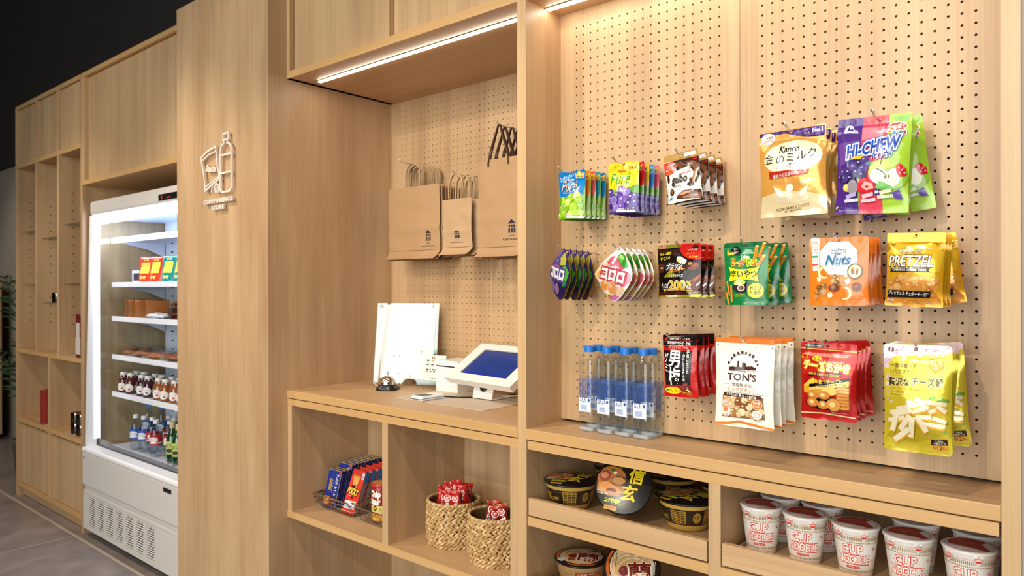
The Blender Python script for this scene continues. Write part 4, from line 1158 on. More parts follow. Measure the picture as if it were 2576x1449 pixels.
def floor_material():
    m = bpy.data.materials.new('stone_tile')
    m.use_nodes = True
    nt = m.node_tree
    b = nt.nodes['Principled BSDF']
    tc = nt.nodes.new('ShaderNodeTexCoord')
    mp = nt.nodes.new('ShaderNodeMapping')
    mp.inputs['Location'].default_value = (4.68, 0.045, 0)
    br = nt.nodes.new('ShaderNodeTexBrick')
    br.offset = 0.0
    br.inputs['Scale'].default_value = 1.0
    br.inputs['Brick Width'].default_value = 1.205
    br.inputs['Row Height'].default_value = 0.8
    br.inputs['Mortar Size'].default_value = 0.004
    br.inputs['Color1'].default_value = (*lin('8c827e'), 1)
    br.inputs['Color2'].default_value = (*lin('968b87'), 1)
    br.inputs['Mortar'].default_value = (*lin('c0b8b2'), 1)
    n = nt.nodes.new('ShaderNodeTexNoise')
    n.inputs['Scale'].default_value = 3.2
    n.inputs['Detail'].default_value = 7.0
    n.inputs['Distortion'].default_value = 1.6
    rp = nt.nodes.new('ShaderNodeValToRGB')
    rp.color_ramp.elements[0].position = 0.35
    rp.color_ramp.elements[0].color = (0.72, 0.72, 0.74, 1)
    rp.color_ramp.elements[1].position = 0.7
    rp.color_ramp.elements[1].color = (1.12, 1.1, 1.08, 1)
    mx = nt.nodes.new('ShaderNodeMix')
    mx.data_type = 'RGBA'
    mx.blend_type = 'MULTIPLY'
    mx.inputs['Factor'].default_value = 1.0
    nt.links.new(tc.outputs['Object'], mp.inputs['Vector'])
    nt.links.new(mp.outputs['Vector'], br.inputs['Vector'])
    nt.links.new(tc.outputs['Object'], n.inputs['Vector'])
    nt.links.new(n.outputs['Fac'], rp.inputs['Fac'])
    nt.links.new(br.outputs['Color'], mx.inputs['A'])
    nt.links.new(rp.outputs['Color'], mx.inputs['B'])
    nt.links.new(mx.outputs['Result'], b.inputs['Base Color'])
    b.inputs['Roughness'].default_value = 0.34
    return m


PLASTER = mat('grey_plaster', 'a0958a', 0.85, bump=0.15, bscale=30)
DARKWALL = mat('dark_wall', '2a2523', 0.8)
struct('floor', [(-10, 5.0, -5.2, 2.4, -0.1, 0.0)], floor_material())
struct('ceiling', [(-10, 5.0, -5.2, 2.4, 4.4, 4.5)], BLACK)
struct('wall_back', [(-10, 5.0, 2.2, 2.35, 0.0, 2.62)], PLASTER)
struct('wall_back_bulkhead', [(-10, 5.0, 2.15, 2.35, 2.62, 4.4)], DARKWALL)
struct('wall_left', [(-10.1, -10, -5.2, 2.4, 0, 4.4)], PLASTER)
struct('wall_right', [(5.0, 5.1, -5.2, 2.4, 0, 4.4)], DARKWALL)
struct('wall_side', [(-0.1459, 5.0, 1.604, 1.73, 0, 4.4)], PLASTER)
struct('wall_front', [(-10, -2.6, -5.2, -5.1, 0, 4.4), (4.3, 5.0, -5.2, -5.1, 0, 4.4), (-2.6, 4.3, -5.2, -5.1, 0, 0.35), (-2.6, 4.3, -5.2, -5.1, 4.2, 4.4)], DARKWALL)
wf = bmesh.new()
for i in range(9):
    x = -2.6 + 0.8625 * i
    box(wf, x - 0.025, x + 0.025, -5.18, -5.11, 0.35, 4.2)
for z in (0.37, 1.55, 4.18):
    box(wf, -2.6, 4.3, -5.17, -5.12, z - 0.02, z + 0.02)
win = tag(finish('window_1', wf, mat('window_frame', '5a534d', 0.5)), kind='structure')
wg = bmesh.new()
box(wg, -2.6, 4.3, -5.15, -5.145, 0.35, 4.2)
finish('glass', wg, clear('window_glass', 'f6fafa'), win)
tb = bmesh.new()
box(tb, -10, -3.0, 1.548, 1.562, 0.0, 0.0025)
tag(finish('trim_1', tb, mat('trim_strip', 'd8cbb8', 0.35, 0.3)), kind='structure')

# pillar with the shop sign
struct('pillar', [(-3.293, -2.53, 1.517, 2.2, 0.0, TOP)], PLANK, 0.0015)


def ribbon(bm, pts, w, y0, y1):
    """Flat raised stroke of width w along (x, z) points."""
    closed = pts[0] == pts[-1]
    p = [Vector((a, b)) for a, b in (pts[:-1] if closed else pts)]
    n = len(p)
    L, Rr = [], []
    for i in range(n):
        a = p[i - 1] if (i or closed) else p[i]
        b = p[(i + 1) % n] if (i < n - 1 or closed) else p[i]
        d1 = (p[i] - a).normalized() if (p[i] - a).length > 1e-9 else (b - p[i]).normalized()
        d2 = (b - p[i]).normalized() if (b - p[i]).length > 1e-9 else d1
        t = (d1 + d2).normalized()
        nn = Vector((-t.y, t.x))
        k = w / 2 / max(0.45, nn.dot(Vector((-d1.y, d1.x))))
        L.append(p[i] + nn * k)
        Rr.append(p[i] - nn * k)
    rg = []
    for a, b in zip(L, Rr):
        rg.append([bm.verts.new((a.x, y0, a.y)), bm.verts.new((b.x, y0, b.y)), bm.verts.new((b.x, y1, b.y)), bm.verts.new((a.x, y1, a.y))])
    m = n if closed else n - 1
    for i in range(m):
        A_, B_ = rg[i], rg[(i + 1) % n]
        for k in range(4):
            bm.faces.new((A_[k], A_[(k + 1) % 4], B_[(k + 1) % 4], B_[k]))
    if not closed:
        bm.faces.new(rg[0])
        bm.faces.new(rg[-1])


def solid_text(bm, s, x0, x1, z0, z1, y0, y1, bold=0.04, sh=0.0, rot=0.0):
    pts, fs = text_shape(s, bold, (x0 + x1) / 2, -(z0 + z1) / 2, x1 - x0, z1 - z0, sh, rot)
    F = [bm.verts.new((x, y0, -y)) for x, y in pts]
    faces = []
    for f in fs:
        try:
            faces.append(bm.faces.new([F[i] for i in f]))
        except ValueError:
            pass
    r = bmesh.ops.extrude_face_region(bm, geom=faces)
    bmesh.ops.translate(bm, vec=(0, y1 - y0, 0), verts=[g for g in r['geom'] if isinstance(g, bmesh.types.BMVert)])


SIGNW = mat('sign_white', 'e3d6c8', 0.45)
sg = empty('wall_sign', (-2.887, 1.517, 1.92), 'raised white line sign of a snack pouch and bottle on the oak pillar', 'sign')
y0, y1 = 1.499, 1.507
b = bmesh.new()
ribbon(b, [(-2.842, 2.081), (-2.801, 2.081), (-2.801, 2.056), (-2.808, 2.05), (-2.808, 2.041), (-2.788, 2.033), (-2.776, 2.02), (-2.776, 1.853), (-2.789, 1.841), (-2.853, 1.841), (-2.866, 1.853), (-2.866, 2.02), (-2.855, 2.033), (-2.835, 2.041), (-2.835, 2.05), (-2.842, 2.056), (-2.842, 2.081)], 0.0085, y0, y1)
for z, xa, xb in ((2.055, -2.838, -2.805), (1.994, -2.866, -2.776), (1.92, -2.866, -2.776)):
    ribbon(b, [(xa, z), (xb, z)], 0.008, y0 + .0004, y1 - .0004)
o = finish('bottle_outline', b, SIGNW, sg)
o.location = -Vector(sg.location)
b = bmesh.new()
ribbon(b, [(-3.031, 2.004), (-2.968, 2.026), (-2.904, 2.037), (-2.898, 1.996), (-2.889, 1.959), (-2.872, 1.9), (-2.935, 1.88), (-2.994, 1.858), (-3.0, 1.898), (-3.009, 1.942), (-3.022, 1.974), (-3.031, 2.004)], 0.0085, y0, y1)
ribbon(b, [(-3.022, 1.989), (-2.965, 2.009), (-2.905, 2.017)], 0.006, y0 + .0004, y1 - .0004)
ribbon(b, [(-2.994, 1.875), (-2.935, 1.892), (-2.874, 1.909)], 0.006, y0 + .0004, y1 - .0004)
solid_text(b, 'Snacks', -2.99, -2.897, 1.934, 1.964, y0, y1, 0.05, 0.25, -8)
o = finish('pouch_outline', b, SIGNW, sg)
o.location = -Vector(sg.location)
b = bmesh.new()
ribbon(b, [(-2.94, 1.848), (-2.93, 1.878)], 0.007, y0, y1)
ribbon(b, [(-2.912, 1.872), (-2.906, 1.846), (-2.893, 1.846), (-2.888, 1.874), (-2.9, 1.882), (-2.912, 1.872)], 0.007, y0, y1)
ribbon(b, [(-2.88, 1.876), (-2.88, 1.842)], 0.007, y0, y1)
o = finish('snack_outline', b, SIGNW, sg)
o.location = -Vector(sg.location)
b = bmesh.new()
solid_text(b, 'CONVENIENCE', -3.008, -2.765, 1.8, 1.819, y0, y1, 0.05)
solid_text(b, 'STORE', -2.94, -2.834, 1.7715, 1.7905, y0, y1, 0.05)
o = finish('lettering', b, SIGNW, sg)
o.location = -Vector(sg.location)
b = bmesh.new()
for x, z in ((-2.776, 1.97), (-2.866, 1.9), (-2.82, 2.08), (-3.018, 1.96), (-2.89, 1.96), (-2.935, 1.88), (-2.98, 1.81), (-2.8, 1.81), (-2.887, 1.781)):
    box(b, x - .0015, x + .0015, y1, 1.517, z - .0015, z + .0015)
o = finish('spacer_pin', b, SIGNW, sg)
o.location = -Vector(sg.location)

# ================================================================== LED STRIPS (lamp builder keeps its own light)
LEDW = mat('led_diffuser', 'ffffff', 0.5, emit='fff2e0', es=22.0)


def led_strip(name, x0, x1, y0, y1, z, label):
    t = empty(name, ((x0 + x1) / 2, (y0 + y1) / 2, z), label, 'light', 'led strips under the cabinets')
    part('channel', [(x0 - .012, x1 + .004, y0 - .002, y1 + .002, z - .003, z)], mat('alu_channel', 'b9b4ad', 0.4, 0.8), t, 0)
    part('diffuser', [(x0, x1, y0, y1, z - .0065, z - .003)], LEDW, t, 0)
    return t


def spot_lamp(i, loc, aim, watts, cone):
    """Black can on a track below the ceiling; the lamp throws a warm cone."""
    names = ['third', 'second', 'first']
    t = empty('ceiling_spot', loc, SPOT_LABEL[i], 'light', 'black track spots under the ceiling')
    d = (Vector(aim) - Vector(loc)).normalized()
    q = d.to_track_quat('-Z', 'Y').to_matrix().to_4x4()
    b = bmesh.new()
    lathe(b, [(0.0, 0.115), (0.03, 0.115), (0.036, 0.105), (0.036, 0.012), (0.03, 0.012), (0.026, 0.03), (0.0, 0.03)], 20)
    bmesh.ops.transform(b, matrix=q, verts=b.verts)
    finish('can', b, mat('spot_can', '151413', 0.5), t)
    b = bmesh.new()
    lathe(b, [(0.0, 0.026), (0.026, 0.026)], 20)
    bmesh.ops.transform(b, matrix=q, verts=b.verts)
    finish('lens', b, mat('spot_lens', 'ffffff', 0.4, emit='ffe6c0', es=6.0), t)
    b = bmesh.new()
    box(b, -.012, .012, -.012, .012, 0.09, 4.4 - loc[2])
    finish('stem', b, mat('spot_can', '151413', 0.5), t)
    l = light('spot_light', 'SPOT', tuple(Vector(loc) + d * 0.02), watts, WARM, aim, spot_size=R(cone), spot_blend=0.6, shadow_soft_size=0.04)
    return t


SPOT_LABEL = ['black track spot aimed at the right pegboard', 'black track spot aimed at the bag alcove', 'black track spot aimed at the far shelves',
              'black track spot close above the right counter', 'black track spot close above the alcove counter',
              'black track spot close above the pillar sign', 'black track spot close above the far shelf unit', 'black track spot farthest left above the coffee cabinet']
for i, s in enumerate(SPOTS):
    spot_lamp(i, *s)

# ================================================================== CABINETWORK


def pegboard(name, x0, x1, y, z0, z1, gx, nx, gz, nz, rad, label, thick=0.012):
    """Plywood board with real round holes on a 25 mm grid."""
    p = 0.025
    bm = bmesh.new()
    hx0, hx1 = gx - p / 2, gx + (nx - .5) * p
    hz1, hz0 = gz + p / 2, gz - (nz - .5) * p
    n = 12
    V = {}

    def vert(x, yy, z):
        k = (round(x, 5), round(yy, 5), round(z, 5))
        if k not in V:
            V[k] = bm.verts.new((x, yy, z))
        return V[k]

    for i in range(nx):
        for j in range(nz):
            cx, cz = gx + i * p, gz - j * p
            sq, ci, cb = [], [], []
            for k in range(n):
                a = 2 * math.pi * (k + .5) / n
                c, s = math.cos(a), math.sin(a)
                q = p / 2 / max(abs(c), abs(s))
                sq.append((cx + q * c, cz + q * s))
                ci.append(bm.verts.new((cx + rad * c, y, cz + rad * s)))
                cb.append(bm.verts.new((cx + rad * c, y + thick, cz + rad * s)))
            so = [bm.verts.new((a_, y, b_)) for a_, b_ in sq]
            crn = {}
            for k in range(n):
                k2 = (k + 1) % n
                f = [so[k], so[k2], ci[k2], ci[k]]
                a_, b_ = sq[k], sq[k2]
                if abs(a_[0] - b_[0]) > 1e-6 and abs(a_[1] - b_[1]) > 1e-6:
                    ex = cx + math.copysign(p / 2, a_[0] + b_[0] - 2 * cx)
                    ez = cz + math.copysign(p / 2, a_[1] + b_[1] - 2 * cz)
                    f.insert(1, bm.verts.new((ex, y, ez)))
                bm.faces.new(f)
                bm.faces.new((ci[k], ci[k2], cb[k2], cb[k]))
    for (a, b_, c, d) in ((x0, hx0, z0, z1), (hx1, x1, z0, z1), (hx0, hx1, z0, hz0), (hx0, hx1, hz1, z1)):
        bm.faces.new([bm.verts.new(v) for v in ((a, y, c), (b_, y, c), (b_, y, d), (a, y, d))])
    for q in (((x0, z0), (x1, z0)), ((x1, z0), (x1, z1)), ((x1, z1), (x0, z1)), ((x0, z1), (x0, z0))):
        (a, b_), (c, d) = q
        bm.faces.new([bm.verts.new(v) for v in ((a, y, b_), (c, y, d), (c, y + thick, d), (a, y + thick, b_))])
    bmesh.ops.recalc_face_normals(bm, faces=bm.faces)
    o = finish(name, bm, OAK_V)
    return tag(o, label, 'pegboard', 'pegboards of the display wall')


pegboard('pegboard', -2.53, -1.34, YA, 1.04, 2.27, -2.4845, 45, 2.229, 47, 0.0026, 'oak pegboard at the back of the alcove behind the paper bags')
pegboard('pegboard', -1.308, -0.7455, YB, 1.047, 2.2675, -1.2499, 19, 2.21797, 46, 0.0029, 'oak pegboard behind the water bottles, next to the upright post')
pegboard('pegboard', -0.7445, -0.178, YB, 1.047, 2.2675, -0.6877, 19, 2.21797, 46, 0.0029, 'oak pegboard behind the two largest candy bags, at the right end')
struct('wall_backing_alcove', [(-2.53, -1.34, YA + .014, YA + .03, 0.0, TOP)], DARK)  # black sheet: shade behind the peg holes put into its colour
struct('wall_backing_display', [(-1.308, -0.178, 1.786, 1.80, 1.041, 2.2675)], DARK)  # black sheet: shade of holes and bottom gap put into its colour

# upright post between the alcove and the right bay, end panel
t = empty('post_panel', (-1.324, YF, 0), 'upright oak post panel between the alcove and the right display bay', 'panel')
part('board', [(-1.34, -1.308, YF + .002, 2.134, 0, TOP)], OAK_D, t, 0)
part('edge_band', [(-1.34, -1.308, YF, YF + .002, 0, TOP)], EDGE_V, t, 0)
t = empty('end_panel', (-0.161, YF, 0), 'upright oak end panel closing the right display bay beside the grey wall', 'panel')
part('board', [(-.176, -.146, YF + .002, 2.134, 0, TOP)], OAK_D, t, 0)
part('edge_band', [(-.176, -.146, YF, YF + .002, 0, TOP)], EDGE_V, t, 0)

# alcove: wall cabinet above, worktop, open cabinet below
t = empty('wall_cabinet', (-1.935, YF, 2.27), 'oak wall cabinet with two doors over the bag alcove', 'cabinet')
part('bottom_panel', [(-2.53, -1.34, YF + .002, 2.134, 2.27, 2.298)], OAK_H, t, 0)
part('bottom_rail', [(-2.508, -1.34, YF, YF + .002, 2.27, 2.298)], EDGE_H, t, 0)
part('side_panel', [(-2.53, -2.508, YF, 2.134, 2.27, TOP)], EDGE_V, t, 0)
part('divider', [(-1.932, -1.906, YF, 2.1, 2.298, TOP)], OAK_V, t, 0)
part('door', [(-2.505, -1.934, YF + .02, YF + .038, 2.3, TOP)], OAK_V, t)
part('door', [(-1.904, -1.342, YF + .02, YF + .038, 2.3, TOP)], OAK_V, t)
led_strip('led_strip', -2.452, -1.35, 1.692, 1.706, 2.27, 'white glowing strip light under the wall cabinet of the bag alcove')

t = empty('worktop', (-1.935, YF, 1.01), 'oak counter worktop under the bell and the tablet', 'worktop')
part('slab', [(-2.53, -1.34, YF + .002, YA, 1.01, 1.04)], OAK_H, t, 0)
part('edge_band', [(-2.53, -1.34, YF - .002, YF + .002, 1.01, 1.04)], EDGE_H, t, 0.0018)
t = empty('open_cabinet', (-1.935, YF, 0.537), 'open oak cabinet with two cubbies holding baskets below the alcove counter', 'cabinet')
part('top_panel', [(-2.528, -1.34, YF + .002, 1.99, .982, 1.007)], OAK_H, t, 0)
part('front_rail', [(-2.528, -1.34, YF, YF + .002, .982, 1.007)], EDGE_H, t, 0)
part('side_panel', [(-2.528, -2.499, YF + .0005, 1.99, .565, .982)], OAK_D, t, 0)
part('side_panel', [(-1.37, -1.34, YF + .0005, 1.99, .565, .982)], OAK_D, t, 0)
part('divider', [(-1.949, -1.919, YF + .0005, 1.975, .565, .982)], OAK_D, t, 0)
part('shelf', [(-2.53, -1.34, YF + .002, 1.99, .539, .565)], OAK_H, t, 0)
part('shelf_edge', [(-2.53, -1.34, YF - .001, YF + .002, .539, .565)], EDGE_H, t, 0.001)
part('back_panel', [(-2.499, -1.37, 1.975, 1.99, .565, .982)], OAK_V, t, 0)
struct('wall_alcove_lower', [(-2.53, -1.34, 2.13, 2.146, 0, 1.01)], OAK_V)

# right bay: wall cabinet above, worktop, cabinet with pull-out trays
t = empty('wall_cabinet', (-.742, YF, 2.2675), 'oak wall cabinet over the right display bay, only its underside in view', 'cabinet')
part('bottom_panel', [(-1.308, -.176, YF + .002, 1.80, 2.2675, 2.297)], OAK_H, t, 0)
part('bottom_rail', [(-1.308, -.176, YF, YF + .002, 2.2675, 2.297)], EDGE_H, t, 0)
part('door', [(-1.305, -.744, YF + .02, YF + .038, 2.299, TOP)], OAK_V, t)
part('door', [(-.741, -.18, YF + .02, YF + .038, 2.299, TOP)], OAK_V, t)
led_strip('led_strip', -1.3, -.18, 1.688, 1.702, 2.2675, 'white glowing strip light over the snack pegboards')
t = empty('worktop', (-.742, YF, 1.01), 'oak counter worktop under the water bottles', 'worktop')
part('slab', [(-1.308, -.176, YF + .002, 1.80, 1.01, 1.04)], OAK_H, t, 0)
part('edge_band', [(-1.308, -.176, YF - .002, YF + .002, 1.01, 1.04)], EDGE_H, t, 0.0018)
t = empty('tray_cabinet', (-.742, YF, 0.3), 'oak cabinet with pull-out trays of noodle bowls and cups below the right counter', 'cabinet')
part('top_panel', [(-1.304, -.18, YF + .002, 2.1, .982, 1.007)], OAK_H, t, 0)
part('front_rail', [(-1.304, -.18, YF, YF + .002, .982, 1.007)], EDGE_H, t, 0)
part('divider', [(-.753, -.723, YF + .0005, 2.1, .3, .982)], OAK_D, t, 0)
part('shelf', [(-1.304, -.753, YF + .002, 2.1, .765, .79)], OAK_H, t, 0)
part('shelf_edge', [(-1.304, -.753, YF - .001, YF + .002, .765, .79)], EDGE_H, t, 0.001)
part('shelf', [(-.723, -.18, YF + .002, 2.1, .765, .79)], OAK_H, t, 0)
part('shelf_edge', [(-.723, -.18, YF - .001, YF + .002, .765, .79)], EDGE_H, t, 0.001)
part('shelf', [(-1.304, -.753, YF, 2.1, .53, .556)], OAK_H, t, 0)
part('shelf', [(-.723, -.18, YF, 2.1, .53, .556)], OAK_H, t, 0)
part('back_panel', [(-1.304, -.18, 2.1, 2.115, .3, 1.007)], OAK_V, t, 0)


def tray(x0, x1, zf0, zf1, zfl, label):
    t = empty('pullout_tray', ((x0 + x1) / 2, YF, zf0), label, 'tray', 'pull-out oak trays')
    part('front', [(x0, x1, YF - .001, YF + .014, zf0, zf1)], OAK_H, t, 0.0008)
    part('bottom', [(x0 + .006, x1 - .006, YF + .014, 2.06, zfl - .008, zfl)], OAK_H, t, 0)
    part('side', [(x0 + .002, x0 + .008, YF + .014, 2.06, zf0 + .004, zfl + .006)], OAK_D, t, 0)
    part('side', [(x1 - .008, x1 - .002, YF + .014, 2.06, zf0 + .004, zfl + .006)], OAK_D, t, 0)
    return t


tray(-1.3, -.757, .795, .8435, .812, 'oak pull-out tray carrying the black noodle bowls')
tray(-.719, -.184, .7955, .847, .812, 'oak pull-out tray carrying the white noodle cups')
tray(-1.3, -.757, .56, .618, .574, 'oak pull-out tray carrying the beige noodle bowls at the bottom edge')

# far shelf unit
t = empty('shelf_unit', (-5.3, YF, 0), 'tall oak shelf unit with open compartments left of the chiller', 'shelf')
D1 = 2.1
for x in (-5.925, -4.71):
    part('side_panel', [(x, x + .032, YF, D1, 0, TOP)], OAK_D, t)
for x in (-5.515, -5.105):
    part('divider', [(x, x + .032, YF, D1 - .012, 1.026, 2.275), (x, x + .032, YF, D1 - .012, 2.303, TOP - .026)], OAK_D, t)
part('divider', [(-5.275, -5.243, YF, D1 - .012, .1, .519), (-5.275, -5.243, YF, D1 - .012, .55, 1.0)], OAK_D, t)
part('top_panel', [(-5.893, -4.71, YF, D1, TOP - .026, TOP)], EDGE_H, t)
for za, zb in ((2.275, 2.303), (1.0, 1.026), (.519, .55), (.072, .1)):
    part('shelf', [(-5.893, -4.71, YF, D1 - .012, za, zb)], EDGE_H, t)
part('back_panel', [(-5.893, -4.71, D1 - .012, D1, .1, TOP)], OAK_V, t)
part('kickboard', [(-5.893, -4.71, YF + .04, YF + .055, 0, .072)], OAK_H, t)
for a, b_ in ((-5.89, -5.518), (-5.48, -5.108), (-5.07, -4.713)):
    part('door', [(a, b_, YF + .014, YF + .03, 2.306, TOP - .029)], OAK_V, t)
for a, b_ in ((-5.89, -5.278), (-5.24, -4.713)):
    part('door', [(a, b_, YF + .014, YF + .03, .103, .505)], OAK_V, t)
for a, b_, z in ((-5.893, -5.515, 1.835), (-5.483, -5.105, 1.773), (-5.073, -4.71, 1.841), (-5.893, -5.515, 1.47), (-5.483, -5.105, 1.349), (-5.073, -4.71, 1.47)):
    part('glass_shelf', [(a, b_, YF + .03, D1 - .02, z - .003, z + .003)], clear('shelf_glass', 'f6faf8', 1.0), t, 0)
pm = bmesh.new()
for x in (-5.8925, -5.4825, -5.0725):
    for k in range(16):
        z = 1.22 + k * .055
        if k in (4, 5):
            continue
        for yy in (1.68, 1.98):
            c = [bm_v for bm_v in [pm.verts.new((x + .0006, yy + .004 * math.cos(a * math.pi / 4), z + .004 * math.sin(a * math.pi / 4))) for a in range(8)]]
            pm.faces.new(c)
o = finish('peg_sockets', pm, mat('socket_brass', '8a6a48', 0.35, 0.6), t)
o.location = -Vector(t.location)

# bridge cabinet over the chiller
t = empty('bridge_cabinet', (-3.98, YF, 2.05), 'oak cabinet bridging over the white chiller', 'cabinet')
part('bottom_panel', [(-4.678, -3.293, YF, 2.15, 2.05, 2.078)], EDGE_H, t)
part('top_panel', [(-4.678, -3.293, YF, 2.15, TOP - .026, TOP)], EDGE_H, t)
part('side_panel', [(-4.678, -4.65, YF, 2.15, 2.078, TOP - .026)], EDGE_V, t)
part('door', [(-4.647, -3.296, YF + .022, YF + .04, 2.081, TOP - .029)], OAK_V, t)
struct('wall_chiller_niche', [(-4.678, -3.293, 2.16, 2.2, 0, 2.05)], OAK_V)

# ================================================================== HANGING SNACKS
def smooth01(t):
    t = min(1.0, max(0.0, t))
    return t * t * (3 - 2 * t)


RECT = [(0.012, 0), (0.988, 0), (1, .012), (1, .988), (.988, 1), (.012, 1), (0, .988), (0, .012)]
ROUND = [(.05, 0), (.95, 0), (.985, .012), (1, .04), (1, .96), (.985, .988), (.95, 1), (.05, 1), (.015, .988), (0, .96), (0, .04), (.015, .012)]
DROP = [(.604, .005), (.675, 0), (.755, .044), (.835, .167), (.941, .327), (1, .486), (.986, .597), (.897, .738), (.737, .904), (.577, 1), (.444, .993), (.382, .923), (.187, .738), (.053, .622), (.004, .499), (.009, .413), (.115, .345), (.275, .247), (.435, .106), (.524, .032)]


def pouch(key, art, W, H, vh, hole, D, body, kind='pouch', outline=ROUND, metal=0.0, seed=1, gusset=None, name='snack_pouch', back=None):
    """Film pouch hung by its punched header. Origin at the hole; front faces -Y. Parts: body (root), hang_header, bottom."""
    uh, vo = hole
    hr = 0.0036
    us = lines(16) + [uh - hr / W, uh + hr / W]
    vs = lines(22) + [vh, max(.002, vo - hr / H), vo + hr / H]

    def thick(u, v, d):
        if kind == 'drop':
            q = math.hypot((u - .53) * 1.9, (v - .56) * 2.05)
            return d * max(0.0, 1 - q * q) ** 0.8
        s = max(0.0, 1 - abs(2 * u - 1) ** 2.6)
        if kind == 'pouch':
            g = smooth01((v - vh) / (0.85 - vh)) * (1 - .12 * smooth01((v - .85) / .15))
        else:
            t = min(1.0, max(0.0, (v - vh) / (0.94 - vh)))
            g = max(0.0, math.sin(math.pi * t)) ** 0.75
        return d * s ** .75 * g

    def wav(u, v):
        s = max(0.0, 1 - abs(2 * u - 1) ** 4)
        g = smooth01((v - vh * .6) / .2)
        n_ = noise.noise(Vector((u * 3.2 + seed * 5.1, v * 4.2, seed))) * .0022 + noise.noise(Vector((u * 6 + seed, v * 5, seed * 2))) * .0003
        cr = max(0.0, 1 - 2.6 * abs(noise.noise(Vector((u * 2.1 + v * 1.3 + seed * 3.3, v * 2.3 - u, seed * 1.7)))))
        n_ += cr * cr * (.0012 if kind == 'pillow' else .0007)
        return n_ * s * g * (W / .1)

    gu, gv = sorted([0.0, 1.0] + us), sorted([0.0, 1.0] + vs)
    DG = [[thick(a, c, D) + wav(a, c) for a in gu] for c in gv]

    def depth(u, v):
        # piecewise bilinear, so that every printed layer follows the same facets as the film under it
        i = min(max(bisect.bisect_right(gu, u) - 1, 0), len(gu) - 2)
        j = min(max(bisect.bisect_right(gv, v) - 1, 0), len(gv) - 2)
        a = min(1.0, max(0.0, (u - gu[i]) / max(1e-9, gu[i + 1] - gu[i])))
        c = min(1.0, max(0.0, (v - gv[j]) / max(1e-9, gv[j + 1] - gv[j])))
        return (DG[j][i] * (1 - a) + DG[j][i + 1] * a) * (1 - c) + (DG[j + 1][i] * (1 - a) + DG[j + 1][i + 1] * a) * c

    def front(u, v, lift):
        w_ = 1.0
        if kind != 'drop':
            w_ = 1 - .035 * smooth01((v - vh) / .5) * (1 - smooth01((v - .75) / .25))
        return Vector(((u - uh) * W * w_, -depth(u, v) - lift, -(v - vo) * H))

    def rear(u, v, lift):
        w_ = 1.0
        if kind != 'drop':
            w_ = 1 - .035 * smooth01((v - vh) / .5) * (1 - smooth01((v - .75) / .25))
        return Vector(((u - uh) * W * w_, thick(u, v, D * .62) - wav(u, v) + .0004 + lift, -(v - vo) * H))

    base = [([(a * W, b * H) for a, b in outline], [tuple(range(len(outline)))], body)]
    hl = ((uh, vo, hr),)
    V, F = drape(base + art_polys(art, W, H), W, H, us, vs, front, outline=outline, holes=hl)
    Vb, Fb = drape([(base[0][0], base[0][1], back or body)], W, H, us, vs, rear, outline=outline, holes=hl)
    n0 = len(V)
    V = V + Vb
    Fb = [(tuple(i + n0 for i in a), c, w) for a, c, w in Fb]
    fm = lambda c: film(c, metal)
    root = mesh_from(name, V, [(a, c) for a, c, w in F + Fb if w >= vh], fm)
    mesh_from('hang_header', V, [(a, c) for a, c, w in F + Fb if w < vh], fm, root)
    if kind == 'pouch':
        bm = bmesh.new()
        n = 14
        rows = []
        for j in range(4):
            r_ = []
            for i in range(n + 1):
                u = i / n
                a, b = front(u, 1.0, 0), rear(u, 1.0, 0)
                p = a.lerp(b, j / 3)
                p.z += .010 * math.sin(math.pi * j / 3) * max(0, 1 - abs(2 * u - 1) ** 2)
                r_.append(bm.verts.new(p))
            rows.append(r_)
        for A_, B_ in zip(rows, rows[1:]):
            for i in range(n):
                f = bm.faces.new((A_[i], A_[i + 1], B_[i + 1], B_[i]))
                f.smooth = True
        finish('bottom_gusset', bm, film(gusset or body, metal), root)
    return root


def hook(X, z0, zt, label, y=YB, L=.185, tip=.012):
    """Chromed peg hook: shaft out of the board, upturned end."""
    h = empty('peg_hook', (X, y, z0), label, 'hook', 'chrome peg hooks on the pegboards')
    b = bmesh.new()
    dz = zt - z0
    pts = [(0, .009, 0), (0, -.02, dz * .1), (0, -L * .6, dz * .6), (0, -L + .012, dz), (0, -L + .005, dz + .0015), (0, -L, dz + .005), (0, -L - .005, dz + tip * .6), (0, -L - .010, dz + tip)]
    tube(b, pts, .0023, 8)
    finish('shaft', b, HOOKM, h)
    b = bmesh.new()
    lathe(b, [(0, 0), (.0048, 0), (.0048, .0015), (.003, .003), (0, .003)], 14)
    bmesh.ops.transform(b, matrix=Matrix.Rotation(R(90), 4, 'X'), verts=b.verts)
    finish('collar', b, CHROME, h)
    return h


def variant(key, swap):
    """The same artwork in another flavour colour."""
    def c(x):
        return swap.get(x, x)
    out = []
    for s in ART[key]:
        if s[0] == 'G':
            out.append((s[0], [c(k) for k in s[1]], s[2], s[3]))
        else:
            out.append((s[0], c(s[1])) + tuple(s[2:]))
    return out


ROWS = {'top': 'in the top row', 'mid': 'in the middle row', 'low': 'in the bottom row'}
